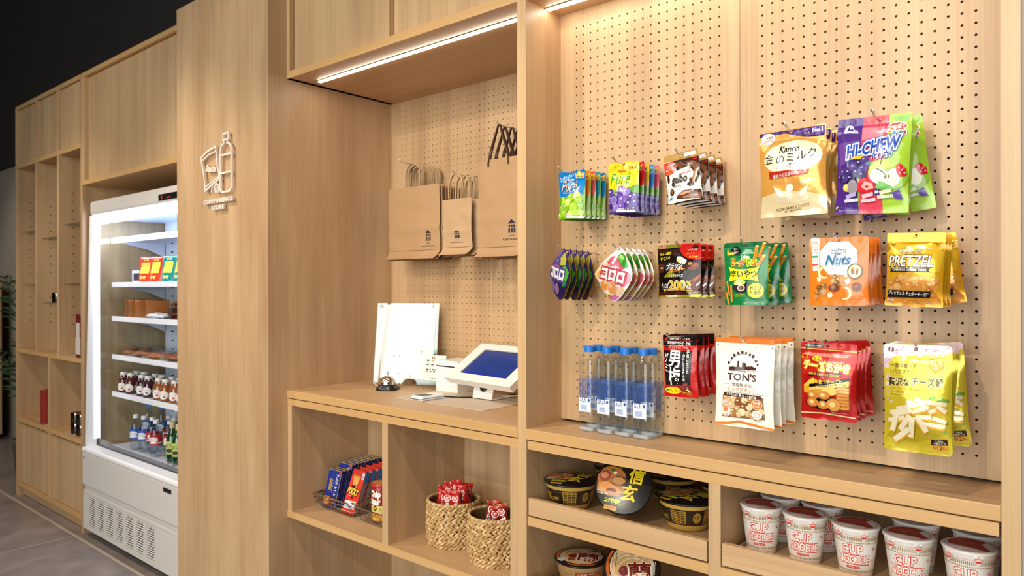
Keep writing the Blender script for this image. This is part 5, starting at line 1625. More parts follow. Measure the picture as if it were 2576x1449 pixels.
# key, name, what it is, hook (X, grid z, tip z), W, H, left x, top z, header fraction, depth, body colour, kind, outline, metal, ys, rolls, yaw, gusset
HANG = [
    ('pureG', 'gummy_pouch', 'green-grape gummy pouch', (-1.1749, 1.768, 1.762), .092, .134, -1.222, 1.7675, .09, .0105, '86a826', 'pouch', ROUND, 0, [1.641, 1.667, 1.692, 1.716, 1.742], [0, 0, 0, 0, 0], 0, '4d7a1c'),
    ('pureY', 'gummy_pouch', 'purple-grape gummy pouch', (-.9999, 1.768, 1.767), .094, .1335, -1.0475, 1.772, .09, .0105, '5b3a8c', 'pouch', ROUND, 0, [1.627, 1.653, 1.678, 1.706, 1.732], [0, 0, 0, 0, 0], 0, '3d2768'),
    ('galbo', 'chocolate_pouch', 'cream and brown chocolate pouch', (-.8249, 1.768, 1.7675), .0925, .1215, -.8725, 1.774, .155, .013, 'ece5dc', 'pouch', ROUND, 0, [1.606, 1.658, 1.702, 1.744], [-6.5, -5, -4, -3], 0, '3a1c10'),
    ('kanro', 'milk_candy_bag', 'gold milk candy bag', (-.5627, 1.793, 1.788), .146, .193, -.6345, 1.7925, .11, .016, 'd99a48', 'pillow', RECT, .25, [1.612, 1.652, 1.69, 1.726], [-1, 2.5, 4.5, -3], 0, None),
    ('hichew', 'fruit_chew_bag', 'three-flavour fruit chew bag', (-.3877, 1.793, 1.7885), .141, .2, -.4655, 1.796, .085, .018, 'a9cf3a', 'pillow', RECT, 0, [1.616, 1.658, 1.706], [2.2, 4, -8], 0, None),
    ('kororoG', 'drop_gummy_pouch', 'dark-purple drop-shaped gummy pouch', (-1.1749, 1.543, 1.5475), .117, .142, -1.245, 1.5515, .12, .0095, 'b5952a', 'drop', DROP, .3, [1.596, 1.627, 1.656, 1.684, 1.712], [0, 2, -2, 1, 0], -24, 'c08a1c'),
    ('kororoP', 'drop_gummy_pouch', 'pink drop-shaped peach gummy pouch', (-.9999, 1.543, 1.5445), .117, .142, -1.0735, 1.5515, .12, .0095, 'c9a82e', 'drop', DROP, .3, [1.602, 1.631, 1.662, 1.692, 1.718], [0, 1, -1, 1, 2], 0, 'c08a1c'),
    ('bt', 'chocolate_pouch', 'black and gold chocolate bite pouch', (-.8249, 1.543, 1.5457), .116, .129, -.8845, 1.5465, .09, .012, '8f8a1c', 'pouch', ROUND, .35, [1.597, 1.636, 1.668], [-1, 0, -1.5], 0, '7a7018'),
    ('jaga', 'potato_stick_pouch', 'green potato stick pouch', (-.6627, 1.543, 1.5437), .104, .144, -.715, 1.5485, .085, .012, '12763c', 'pouch', ROUND, 0, [1.605, 1.676, 1.73], [-.5, 0, -4.5], 0, '0c5a2c'),
    ('nuts', 'nut_pouch', 'orange nut mix pouch', (-.4627, 1.543, 1.5442), .1195, .144, -.523, 1.5505, .1, .011, 'ee7a1e', 'pouch', ROUND, 0, [1.609, 1.638, 1.668, 1.697], [0, 1, -1.5, -3], 0, 'c95a10'),
    ('pretzel', 'pretzel_bag', 'yellow pretzel bag', (-.3127, 1.543, 1.5447), .101, .143, -.362, 1.5505, .12, .017, 'dd9d1c', 'pillow', RECT, .3, [1.578, 1.611, 1.643, 1.69], [2, 1.5, 1, -8], 0, None),
    ('otoko', 'plum_gummy_bag', 'black and red plum gummy bag', (-.8499, 1.318, 1.3215), .0935, .155, -.8965, 1.3275, .17, .011, 'b8170f', 'pillow', RECT, 0, [1.645, 1.683, 1.708, 1.742], [-1.5, -1, -1, -4], 0, None),
    ('tons', 'mixed_nut_bag', 'cream mixed nut bag with orange edges', (-.6627, 1.318, 1.3205), .139, .2025, -.7335, 1.3255, .062, .010, 'f0e8d6', 'pillow', RECT, 0, [1.599, 1.637, 1.676, 1.718], [.5, -.6, .8, -1.2], 0, None),
    ('okaki', 'rice_cracker_bag', 'red cheese rice cracker bag', (-.4877, 1.318, 1.3205), .116, .165, -.5435, 1.3265, .075, .013, 'b3140f', 'pillow', ROUND, .15, [1.614, 1.647, 1.677, 1.71], [0, .8, -.6, -4], 0, None),
    ('tara', 'cheese_stick_pouch', 'tall yellow cheese stick pouch', (-.3127, 1.318, 1.3237), .1195, .21, -.3705, 1.3325, .12, .013, 'cdb52a', 'pillow', ROUND, .3, [1.583, 1.622, 1.655, 1.702], [0, .8, 3, -4.5], 0, None),
]
ORD = ['frontmost', 'second', 'third', 'fourth', 'last']
PURE_G = {1: {'0d6cb2': 'd9711f', '3d9ad0': 'e58a3a', '0f7fc4': 'e07c2a'}, 2: {'0d6cb2': 'd3505a', '3d9ad0': 'de6f74', '0f7fc4': 'd85a62'}, 3: {'0d6cb2': '2a8ba8', '3d9ad0': '4aa0b8', '0f7fc4': '3595b0'}}
PURE_Y = {1: {'f5c816': 'cf2020', 'f8e07c': 'd84040', '27983c': 'f6f3ee'}, 2: {'f5c816': 'e0a81c', 'f8e07c': 'e8c04a'}, 3: {'f5c816': '3f8ccc', 'f8e07c': '6aa8d8'}, 4: {'f5c816': 'd8606c', 'f8e07c': 'e08890'}}
TOPC = {'pureG': ['blue', 'orange', 'salmon', 'teal', 'blue'], 'pureY': ['yellow', 'red', 'amber', 'blue', 'pink']}
for (key, nm, what, (hx, hz, ht), W, H, xl, zt, vh, D, body, kind, outl, metal, ys, rolls, yaw, gus) in HANG:
    where = 'top' if hz > 1.7 else ('mid' if hz > 1.45 else 'low')
    hook(hx, hz, ht, 'chrome peg hook %s holding the %ss' % (ROWS[where], what))
    uh = min(.62, max(.38, (hx - xl) / W))
    vo = max(.034, (zt - ht) / H)
    if kind == 'drop':
        uh, vo = .64, .045
    grp = what + 's on one hook'
    protos = {}
    n = len(ys)
    for i, (y, ro) in enumerate(zip(ys, rolls)):
        sw = PURE_G.get(i) if key == 'pureG' else (PURE_Y.get(i) if key == 'pureY' else None)
        k = i if sw else 0
        tone = TOPC.get(key)
        who = '%s %s with a %s top on its hook' % (ORD[i if i < n - 1 or i == 0 else 4], what, tone[i]) if tone else '%s %s on its hook %s' % (ORD[i if i < n - 1 or i == 0 else 4], what, ROWS[where])
        slope = (ht - hz) * min(1.0, (YB - y) / .173)
        loc = (hx, y, hz + slope - .0012)
        rot = (0, R(ro), R(yaw + (random.uniform(-3, 3) if yaw and i else 0)))
        if k not in protos:
            art = variant(key, sw) if sw else ART[key]
            o = pouch(key, art, W, H, vh, (uh, vo), D, body, kind, outl, metal, len(key) + W * 100 + k, gus, nm)
            tag(o, who, 'snack bag', grp)
            o.location, o.rotation_euler = loc, rot
            protos[k] = o
        else:
            dup(protos[k], loc, who, rot, grp)

# ================================================================== PAPER BAGS IN THE ALCOVE
KRAFT = mat('kraft_paper', 'b08a62', 0.75, bump=0.3, bscale=26)
KRAFT2 = mat('kraft_paper_light', 'b99670', 0.75, bump=0.25, bscale=30)
TWINE = mat('paper_twine', 'c4a47c', 0.8, bump=0.5, bscale=300)
CORD = mat('brown_cord', '4a2f1c', 0.75, bump=0.5, bscale=400)
LOGO = [('P', '2a2a33', [(.28, .2), (.5, 0), (.72, .2)]), ('P', '2a2a33', [(.32, .25), (.42, .25), (.41, .36), (.31, .36)]), ('P', '2a2a33', [(.45, .25), (.55, .25), (.55, .36), (.45, .36)]), ('P', '2a2a33', [(.58, .25), (.68, .25), (.69, .36), (.59, .36)]),
        ('P', '2a2a33', [(.31, .4), (.41, .4), (.4, .62), (.3, .62)]), ('P', '2a2a33', [(.45, .4), (.55, .4), (.55, .62), (.45, .62)]), ('P', '2a2a33', [(.59, .4), (.69, .4), (.7, .62), (.6, .62)]),
        ('T', '2a2a33', 'HOTEL', .5, .75, .3, .05, {'b': .02}), ('T', '2a2a33', 'FUJITORIIGATE', .5, .92, .98, .1, {'b': .02})]


def paper_bag(name, W, H, hs, hz, corded, m, logo, seed):
    """Folded paper carrier hanging by its handles; origin at the top of the handles. Parts: handle x2, bottom_flap, printed_logo."""
    def wob(u, v):
        return noise.noise(Vector((u * 3.5, v * 4, seed))) * .0045 + noise.noise(Vector((u * 9, v * 8, seed + 3))) * .0016

    bm = bmesh.new()
    nx, nz = 16, 20
    grid = []
    for side in (0, 1):
        g = []
        for j in range(nz + 1):
            v = j / nz
            r_ = []
            for i in range(nx + 1):
                u = i / nx
                yy = (-.004 if side == 0 else .002) * math.sin(math.pi * u) ** .5 if 0 < u < 1 else 0
                fold = -.0022 if abs(v - .68) < .04 and side == 0 else 0
                r_.append(bm.verts.new(((u - .5) * W, yy + wob(u, v) + fold + .004 * v, -hz - v * H)))
            g.append(r_)
        grid.append(g)
        for j in range(nz):
            for i in range(nx):
                f = bm.faces.new((g[j][i], g[j][i + 1], g[j + 1][i + 1], g[j + 1][i]))
                f.smooth = True
    o = finish(name, bm, m)
    bm = bmesh.new()
    fl = .036 if W > .2 else .03
    rows = []
    for j in range(5):
        t = j / 4
        rows.append([bm.verts.new(((i / 10 - .5) * W * (1.0 - .03 * t), .004 - .024 * t * t - .009 * t + wob(i / 10, 1) * (1 - t), -hz - H - fl * t)) for i in range(11)])
    for j in range(5):
        t = 1 - j / 4
        rows.append([bm.verts.new(((i / 10 - .5) * W * (1.0 - .03 * t), .0055 - .024 * t * t - .009 * t + wob(i / 10, 1) * (1 - t) + .002, -hz - H - fl * t)) for i in range(11)])
    for A_, B_ in zip(rows, rows[1:]):
        for i in range(10):
            bm.faces.new((A_[i], A_[i + 1], B_[i + 1], B_[i]))
    finish('bottom_flap', bm, m, o)
    for s, yy in ((0, -.0045), (1, .005)):
        bm = bmesh.new()
        pts = []
        if corded:
            pts = [(-hs, yy - .002, -hz - .025), (-hs, yy - .002, -hz - .012), (-hs * .8, yy, -hz * .75), (-hs * .35 - .004 * s, yy + .002, -hz * .3), (-.004, yy * .3, -.004), (.004, yy * .3, -.003), (hs * .3, yy + .002, -hz * .3), (hs * .78, yy, -hz * .75), (hs, yy - .002, -hz - .012), (hs, yy - .002, -hz - .025)]
            tube(bm, pts, .003, 7)
        else:
            for k in range(15):
                a = math.pi * k / 14
                x = -hs * math.cos(a)
                z = -hz * .55 + (hz * .55) * math.sin(a) ** .8
                pts.append((x, yy * (1 - .7 * math.sin(a)), z - .002))
            pts = [(-hs, yy, -hz + .001)] + pts + [(hs, yy, -hz + .001)]
            tube(bm, pts, .0024, 7)
        finish('handle', bm, CORD if corded else TWINE, o)
    lx, lz, lw, lh = logo

    def fn(u, v, lift):
        x = (lx - .5) * W + (u - .5) * lw
        z = -hz - lz * H - (v - .5) * lh
        uu, vv = x / W + .5, (-z - hz) / H
        y = -.004 * max(0.01, math.sin(math.pi * min(1, max(0, uu)))) ** .5 + wob(uu, vv) - .0022 * (abs(vv - .68) < .04) + .004 * vv
        return Vector((x, y - .0009 - lift, z))

    V, F = drape(art_polys(LOGO, lw, lh), lw, lh, lines(6), lines(6), fn)
    mesh_from('printed_logo', V, [(a, c) for a, c, w in F], ink, o)
    return o


def bag_row(name, n, X, zh, W, H, hs, hz, y0, dy, corded, m, logo, seed, what, hl):
    hook(X, zh, zh - .003, hl, YA, .2)
    p = paper_bag(name, W, H, hs, hz, corded, m, logo, seed)
    for i in range(n):
        loc = (X + (0 if i == 0 else random.uniform(-.004, .006)), y0 + dy * i, zh - .001 + .0022 - (.004 * (i % 2)))
        rot = (0, R(0 if i == 0 else random.uniform(-1.2, 1.2)), 0)
        lab = '%s %s' % (['frontmost', 'second', 'third', 'fourth', 'fifth', 'sixth', 'seventh', 'eighth', 'ninth'][i] if i < n - 1 or i == 0 else 'rearmost', what)
        if i == 0:
            p.location, p.rotation_euler = loc, rot
            tag(p, lab, 'paper bag', what.split(' on ')[0] + 's')
        else:
            dup(p, loc, lab, rot)


bag_row('paper_bag', 9, -2.2345, 1.954, .308, .262, .045, .096, 2.0, .0135, False, KRAFT, (.79, .83, .075, .072), 1.0, 'wide kraft paper bag with twine handles on the hook nearest the pillar', 'chrome peg hook with the wide kraft bags')
bag_row('paper_bag', 5, -1.9345, 1.879, .156, .182, .036, .1, 1.95, .03, False, KRAFT2, (.53, .78, .06, .055), 5.0, 'small kraft paper bag with twine handles between two larger bags', 'chrome peg hook with the small kraft bags')
bag_row('paper_bag', 5, -1.7095, 2.029, .208, .316, .048, .124, 1.94, .034, True, KRAFT, (.78, .82, .082, .078), 9.0, 'tall kraft paper bag with brown cord handles partly behind the post', 'chrome peg hook with the tall corded bags')

# ================================================================== COUNTER OF THE ALCOVE
CT = 1.04
mt = bmesh.new()
b_ = [mt.verts.new(v) for v in ((-2.046, 1.733, CT + .0004), (-1.6, 1.733, CT + .0004), (-1.6, 2.02, CT + .0004), (-2.046, 2.02, CT + .0004))]
f_ = mt.faces.new(b_)
r_ = bmesh.ops.extrude_face_region(mt, geom=[f_])
bmesh.ops.translate(mt, vec=(0, 0, .0016), verts=[g for g in r_['geom'] if isinstance(g, bmesh.types.BMVert)])
tag(finish('desk_mat', mt, mat('desk_mat', 'cdbdaa', 0.6, bump=.2, bscale=500)), 'pale leather desk mat under the tablet and card reader', 'mat')

# call bell
t = empty('service_bell', (-2.232, 1.862, CT), 'chrome service bell on a black base beside the acrylic sign', 'bell', rz=R(28))
b = bmesh.new()
rr = lathe(b, [(.040, 0), (.043, .002), (.0415, .009), (.034, .014), (.034, .020), (0.0, .020)], 40, sq=3.4)
cap(b, rr[0])
finish('base', b, BLACKP, t)
b = bmesh.new()
lathe(b, [(.0325, .021), (.034, .022), (.034, .024), (.0325, .030), (.029, .040), (.022, .048), (.012, .0535), (.004, .055), (0, .055)], 40)
finish('dome', b, CHROME, t)
b = bmesh.new()
lathe(b, [(.0018, .054), (.0018, .060), (.005, .061), (.006, .063), (.005, .065), (.003, .066), (.003, .068), (.0045, .070), (.003, .073), (0, .0735)], 16)
finish('plunger', b, CHROME, t)
b = bmesh.new()
tube(b, [(-.04, -.008, .012), (-.047, -.008, .018), (-.049, -.008, .023)], .003, 8)
bmesh.ops.create_uvsphere(b, u_segments=12, v_segments=8, radius=.0055, matrix=Matrix.Translation((-.049, -.008, .027)))
finish('side_knob', b, CHROME, t)

# acrylic sign holders
ACR = clear('acrylic', 'fcfefd', 1.1, 0.02)
SHEET = mat('paper_sheet', 'f3f0ec', 0.6)


def easel(name, loc, rz, W, H, tilt, sheet, art, label, bolts):
    """Clear leaning holder: pane (> sheet), foot, four studs."""
    t = empty(name, loc, label, 'sign holder', rz=rz)
    T = Matrix.Rotation(R(-tilt), 4, 'X')
    b = bmesh.new()
    box(b, 0, W, 0, .004, 0.004, H, bevel=.001, M=T)
    pane = finish('pane', b, ACR, t)
    b = bmesh.new()
    box(b, 0, W, .0062, .010, 0.012, H, bevel=.001, M=T)
    finish('back_pane', b, ACR, t)
    sx0, sx1, sz0, sz1 = sheet
    b = bmesh.new()
    box(b, sx0, sx1, .0046, .0056, sz0, sz1, M=T)
    finish('sheet', b, SHEET, pane)
    sw, sh = sx1 - sx0, sz1 - sz0
    v, f = drape(art_polys(art, sw, sh), sw, sh, [], [], lambda u, w, l: T @ Vector((sx0 + u * sw, .0044 - l * .3, sz1 - w * sh)))
    mesh_from('printed_text', v, [(a, c) for a, c, _ in f], ink, pane)
    b = bmesh.new()
    pts = [(W * .5 + W * .28 * math.cos(a), .012 + .05 * math.sin(a), .003) for a in [math.pi * k / 12 for k in range(13)]]
    tube(b, pts, .0026, 6)
    finish('foot', b, ACR, t)
    for x, z in bolts:
        b = bmesh.new()
        lathe(b, [(0, .0), (.0055, 0), (.0055, .003), (.004, .004), (0, .004)], 14)
        bmesh.ops.transform(b, matrix=T @ Matrix.Translation((x, -.0002, z)) @ Matrix.Rotation(R(90), 4, 'X'), verts=b.verts)
        finish('stud', b, CHROME, t)
    return t


G1 = '9a9aa0'
SIGN = [('P', 'b9b9bd', [(.49, .13), (.5, .105), (.51, .13)]), ('T', '77777c', 'How to Order', .5, .17, .16, .012, {}),
        ('T', G1, '1. Please ring the bell to call our staff.', .62, .235, .34, .012, {}), ('T', G1, '2. Choose your items and bring them\nto the counter, then scan.', .62, .345, .36, .03, {}),
        ('T', G1, '3. Tap the screen and select the payment method.', .63, .51, .42, .012, {}), ('T', G1, '4. Use the card reader, or scan the code.\nCash is not accepted here.', .64, .70, .3, .04, {}),
        ('P', '9fc0e8', [(.3, .545), (.345, .545), (.345, .565), (.3, .565)]), ('P', '77777c', [(.235, .69), (.27, .69), (.27, .72), (.235, .72)]), ('P', '77777c', [(.335, .69), (.37, .69), (.37, .72), (.335, .72)]),
        ('E', 'c0c0c4', .26, .875, .028, .02), ('E', 'e8e4de', .26, .875, .022, .016), ('T', G1, '5. Take the receipt. Thank you.', .64, .86, .36, .013, {}), ('P', '2f62b4', [(.32, .93), (.4, .93), (.4, .946), (.32, .946)]),
        ('T', '55555a', 'Thank you for your cooperation.', .45, .975, .4, .013, {})] + [('P', 'b9b9bd', [(.5, y), (.525, y), (.5125, y + .01)]) for y in (.285, .43, .6, .77)]
easel('sign_holder', (-2.39, 1.912, CT), R(28), .274, .345, 9, (.028, .258, .03, .338), SIGN, 'large clear acrylic holder with a white instruction sheet behind the bell', [(.02, .33), (.247, .33)])
CARD = []
_cc = ['2f62b4', 'd33a2c', '2a7a3c', 'e0a81c', '15110f', '6a3a8a', 'e8762a', '3f8ccc']
for j, (yy, nn) in enumerate(((.22, 4), (.38, 4), (.58, 6), (.66, 5))):
    for i in range(nn):
        w = .075 if nn == 4 else .05
        x = .16 + i * (.68 / (nn - 1)) if nn > 1 else .5
        CARD.append(('P', _cc[(i * 3 + j * 2) % 8], [(x - w, yy - .03), (x + w * .6, yy - .03), (x + w * .6, yy + .03), (x - w, yy + .03)]))
CARD.append(('T', '55555a', 'PAYMENTS', .5, .92, .3, .035, {'b': .02}))
easel('sign_holder', (-2.157, 1.937, CT), R(14), .13, .165, 13, (.03, .125, .04, .14), CARD, 'small clear acrylic holder with a card of payment marks beside the printer', [(.012, .15), (.07, .13)])

# receipt printer
t = empty('receipt_printer', (-2.0, 2.02, CT), 'white cube receipt printer with a row of blue indicator lights', 'printer')
b = bmesh.new()
box(b, -.06, .06, -.062, .065, 0, .098, bevel=.004)
finish('housing', b, WHITE, t)
b = bmesh.new()
box(b, -.06, .06, -.062, .065, .1005, .122, bevel=.004)
finish('lid', b, WHITE, t)
b = bmesh.new()
box(b, -.052, .052, -.0615, .06, .0975, .101)
finish('paper_slot', b, BLACKP, t)
b = bmesh.new()
for i in range(5):
    box(b, -.036 + i * .0135, -.030 + i * .0135, -.0635, -.061, .110, .113)
finish('indicator_light', b, mat('blue_led', '4a6cff', 0.4, emit='4a68ff', es=5.0), t)

# card reader
t = empty('card_reader', (-1.92, 1.787, CT + .002), 'white card reader with a keypad lying on the desk mat', 'card reader', rz=R(-2))
b = bmesh.new()
box(b, -.031, .031, -.055, .055, 0, .017, bevel=.006)
finish('body', b, mat('white_gloss', 'f2f0ee', 0.2), t)
b = bmesh.new()
box(b, -.0315, .0315, -.0545, .0545, .0075, .0095)
finish('blue_band', b, mat('blue_band', '2f8fd0', 0.4), t)
b = bmesh.new()
box(b, -.024, .024, -.0558, -.053, .005, .0075)
finish('card_slot', b, BLACKP, t)
b = bmesh.new()
for i in range(3):
    for j in range(4):
        box(b, -.022 + i * .016, -.011 + i * .016, -.04 + j * .0125, -.032 + j * .0125, .0168, .0178)
finish('keypad', b, BLACKP, t)
b = bmesh.new()
tube(b, [(-1.90, 1.842, CT + .008), (-1.86, 1.87, CT + .005), (-1.82, 1.9, CT + .005), (-1.80, 1.96, CT + .005), (-1.75, 2.02, CT + .006), (-1.69, 2.06, CT + .01), (-1.66, 2.12, CT + .02)], .0026, 8)
tag(finish('power_cord', b, BLACKP), 'black cord running from the card reader behind the tablet', 'cord')
b = bmesh.new()
tube(b, [(-1.86, 2.0, CT + .03), (-1.82, 1.98, CT + .012), (-1.77, 1.99, CT + .004), (-1.70, 1.98, CT + .012), (-1.62, 2.0, CT + .02), (-1.55, 2.06, CT + .03)], .002, 8)
tag(finish('power_cord', b, WHITE), 'white cord looping under the tablet', 'cord')

# tablet on stand: corner points of the enclosure's top face
P0, P1 = Vector((-1.925, 1.87, 1.113)), Vector((-1.56, 1.82, 1.113))
ux = (P1 - P0).normalized()
uy = (Vector((-1.90, 2.05, 1.228)) - P0)
uy = (uy - ux * uy.dot(ux)).normalized()
un = ux.cross(uy)
TM = Matrix(((ux.x, uy.x, un.x, P0.x), (ux.y, uy.y, un.y, P0.y), (ux.z, uy.z, un.z, P0.z), (0, 0, 0, 1)))
TW, TH = (P1 - P0).length, .216
t = empty('tablet_stand', (-1.74, 1.93, CT + .0022), 'white tilted tablet stand with a blue screen beside the printer', 'tablet')
L0 = Matrix.Translation(-Vector(t.location))
b = bmesh.new()
ix0, ix1, iy0, iy1 = .055, TW - .055, .038, TH - .032
o_ = [(0, 0), (TW, 0), (TW, TH), (0, TH)]
i_ = [(ix0, iy0), (ix1, iy0), (ix1, iy1), (ix0, iy1)]
ring = lambda pts, z: [b.verts.new((x, y, z)) for x, y in pts]
A_, B_, C_, D_ = ring(o_, 0), ring(i_, 0), ring([(x + (.008 if x == 0 else -.008), y + (.008 if y == 0 else -.008)) for x, y in o_], -.03), ring(i_, -.005)
for k in range(4):
    q = (k + 1) % 4
    b.faces.new((A_[k], A_[q], B_[q], B_[k]))
    b.faces.new((A_[q], A_[k], C_[k], C_[q]))
    b.faces.new((B_[k], B_[q], D_[q], D_[k]))
b.faces.new(C_[::-1])
bmesh.ops.transform(b, matrix=L0 @ TM, verts=b.verts)
finish('enclosure', b, WHITE, t)
b = bmesh.new()
box(b, ix0 - .001, ix1 + .001, iy0 - .001, iy1 + .001, -.006, -.0042, M=L0 @ TM)
bz = finish('screen_border', b, BLACKP, t)
b = bmesh.new()
box(b, ix0 + .004, ix1 - .004, iy0 + .004, iy1 - .004, -.0042, -.0035, M=L0 @ TM)
finish('screen', b, mat('blue_screen', '1d3470', 0.12, emit='1f3a86', es=0.28), t)
b = bmesh.new()
box(b, ix0 + .004, ix1 - .004, iy0 + .004, iy0 + .018, -.0035, -.0032, M=L0 @ TM)
finish('task_bar', b, mat('blue_bar', '0d2a80', 0.2, emit='0d2f98', es=0.35), t)
b = bmesh.new()
prof = [(.09, .002), (-.025, .002), (-.03, .004), (-.03, .008), (-.012, .075), (.02, .10)]
for (a, c), (a2, c2) in zip(prof, prof[1:]):
    q = [b.verts.new(v) for v in ((-.065, a, c), (.028, a, c), (.028, a2, c2), (-.065, a2, c2))]
    b.faces.new(q)
bmesh.ops.remove_doubles(b, verts=b.verts, dist=1e-5)
bmesh.ops.solidify(b, geom=b.faces[:], thickness=.004)
finish('foot', b, WHITE, t)
b = bmesh.new()
lathe(b, [(.0001, 0), (.017, 0), (.017, .0012), (.0001, .0012)], 20)
bmesh.ops.transform(b, matrix=Matrix.Translation((-.014, -.0265, .046)) @ Matrix.Rotation(R(75), 4, 'X') @ Matrix.Scale(1.0, 4), verts=b.verts)
finish('cable_hole', b, BLACKP, t)

# ================================================================== WATER BOTTLES ON THE RIGHT COUNTER
def sheer(name, col, fac):
    """Translucent printed film: part ink, part see-through."""
    if name in MATS:
        return MATS[name]
    m = mat(name, col, 0.4)
    nt = m.node_tree
    p = nt.nodes['Principled BSDF']
    t = nt.nodes.new('ShaderNodeBsdfTransparent')
    mx = nt.nodes.new('ShaderNodeMixShader')
    mx.inputs['Fac'].default_value = fac
    nt.links.new(t.outputs['BSDF'], mx.inputs[1])
    nt.links.new(p.outputs['BSDF'], mx.inputs[2])
    nt.links.new(mx.outputs['Shader'], nt.nodes['Material Output'].inputs['Surface'])
    return m


PET = clear('clear_bottle', 'fdfeff', 1.2, 0.03)
CAPB = mat('cap_blue', '1f74d0', 0.35)


def superr(a, q):
    return 1.0 / (abs(math.cos(a)) ** q + abs(math.sin(a)) ** q) ** (1.0 / q)


def ribbed_cap(b, r, z0, z1, n=36):
    rg = []
    for z, k in ((z0, 1.0), (z1 - .0015, 1.0), (z1, .93)):
        rg.append([b.verts.new((r * k * (1 - .02 * (i % 2)) * math.cos(2 * math.pi * i / n), r * k * (1 - .02 * (i % 2)) * math.sin(2 * math.pi * i / n), z)) for i in range(n)])
    for A_, B_ in zip(rg, rg[1:]):
        for i in range(n):
            b.faces.new((A_[i], A_[(i + 1) % n], B_[(i + 1) % n], B_[i]))
    b.faces.new(rg[-1])
    b.faces.new(rg[0][::-1])


NAVY = '24408c'
WB_FRONT = [('T', NAVY, 'FUJI', .5, .27, .8, .1, {'b': .01}), ('T', NAVY, 'SUN', .45, .4, .68, .1, {'b': .01}), ('P', 'e6ecf4', [(.02, .5), (.98, .5), (.98, .78), (.02, .78)]), ('T', NAVY, 'SUI', .38, .535, .5, .1, {'b': .01}), ('E', '2a50b4', .82, .545, .09, .035),
            ('T', '5a74b4', '採水地 富士山\nナチュラルミネラルウォーター', .5, .6, .9, .03, {}), ('P', 'b9c6de', [(.2, .64), (.7, .64), (.7, .75), (.2, .75)]), ('T', '5a74b4', '栄養成分表示\nエネルギー 0kcal\nたんぱく質 0g', .45, .7, .48, .08, {}),
            ('T', '3a3f50', '500ml', .42, .87, .5, .035, {}), ('T', '3a3f50', 'PET  プラ', .5, .815, .8, .035, {'b': .01}), ('T', '5a74b4', 'バナジウム 天然水\n富士の伏流水', .6, .14, .7, .08, {})]
WB_SIDE = [('P', 'c6d0e4', [(.62, .14 + .17 * i), (.96, .14 + .17 * i), (.96, .28 + .17 * i), (.62, .28 + .17 * i)]) for i in range(4)] + [('P', NAVY, [(.86, .02), (.96, .02), (.86, .08)]), ('P', NAVY, [(.84, .9), (.92, .9), (.92, .98), (.84, .98)])]


def water_bottle(loc, label, rz=0.0, grp='square water bottles with blue caps'):
    t = empty('water_bottle', loc, label, 'bottle', grp, rz)
    rb, sq = .0255, 5.0
    b = bmesh.new()
    rg = lathe(b, [(.0235, .0005), (.0255, .006), (rb, .012), (rb, .2), (.021, .211), (.0135, .2195), (.0125, .2225)], 40, sq=sq)
    cap(b, rg[0])
    for v in b.verts:
        if v.co.z > .215:
            r_ = math.hypot(v.co.x, v.co.y)
            v.co.x *= .0125 / r_ if v.co.z > .221 else .0135 / r_
            v.co.y *= .0125 / r_ if v.co.z > .221 else .0135 / r_
    finish('body', b, PET, t)
    b = bmesh.new()
    rg = lathe(b, [(.0222, .004), (.0243, .009), (.0243, .198)], 40, sq=sq)
    cap(b, rg[0])
    cap(b, rg[-1])
    bmesh.ops.recalc_face_normals(b, faces=b.faces)
    finish('water', b, clear('water', 'fafbfb', 0.15, 0.02), t)
    b = bmesh.new()
    rg = lathe(b, [(.012, .006), (.0225, .0008), (.0250, .006), (.0251, .013)], 40, sq=sq)
    cap(b, rg[0])
    finish('base', b, sheer('bottle_base', 'e4e9f0', 0.38), t)
    b = bmesh.new()
    ribbed_cap(b, .0155, .222, .239)
    finish('cap', b, CAPB, t)
    b = bmesh.new()
    lathe(b, [(rb + .0002, .07), (rb + .0002, .148)], 40, sq=sq)
    lab = finish('label_sleeve', b, sheer('label_sleeve_blue', '3f74c4', 0.22), t)

    def on(a_mid, half, z0, z1, art, nm):
        W_, H_ = 2 * half * rb, z1 - z0

        def fn(u, v, l):
            s = (u - .5) * 2 * half
            a = a_mid + math.atan(s)
            q = rb * superr(a, sq) + .0005 + l
            return Vector((q * math.cos(a), q * math.sin(a), z1 - v * H_))

        V_, F_ = drape(art_polys(art, W_, H_), W_, H_, lines(8), [], fn)
        mesh_from(nm, V_, [(a_, c) for a_, c, w in F_], ink, lab)

    on(-math.pi / 2, .82, .025, .165, WB_FRONT, 'front_print')
    on(0.0, .82, .025, .15, WB_SIDE, 'side_print')
    return t


wb = water_bottle((-1.158, 1.70, 1.0402), 'leftmost water bottle of the front row on the counter, beside the post')
for i, (x, y, l) in enumerate([(-1.098, 1.70, 'second water bottle from the post in the front row'), (-1.041, 1.702, 'third water bottle from the post in the front row'), (-.985, 1.704, 'rightmost water bottle of the front row on the counter')]):
    dup(wb, (x, y, 1.0402), l, (0, 0, R([2, -3, 1][i])))
for x, l in ((-1.156, 'leftmost water bottle of the back row against the pegboard'), (-1.098, 'second water bottle of the back row against the pegboard'), (-1.041, 'third water bottle of the back row against the pegboard'), (-.982, 'rightmost water bottle of the back row against the pegboard')):
    dup(wb, (x, 1.7395, 1.0402), l, (0, 0, 0))

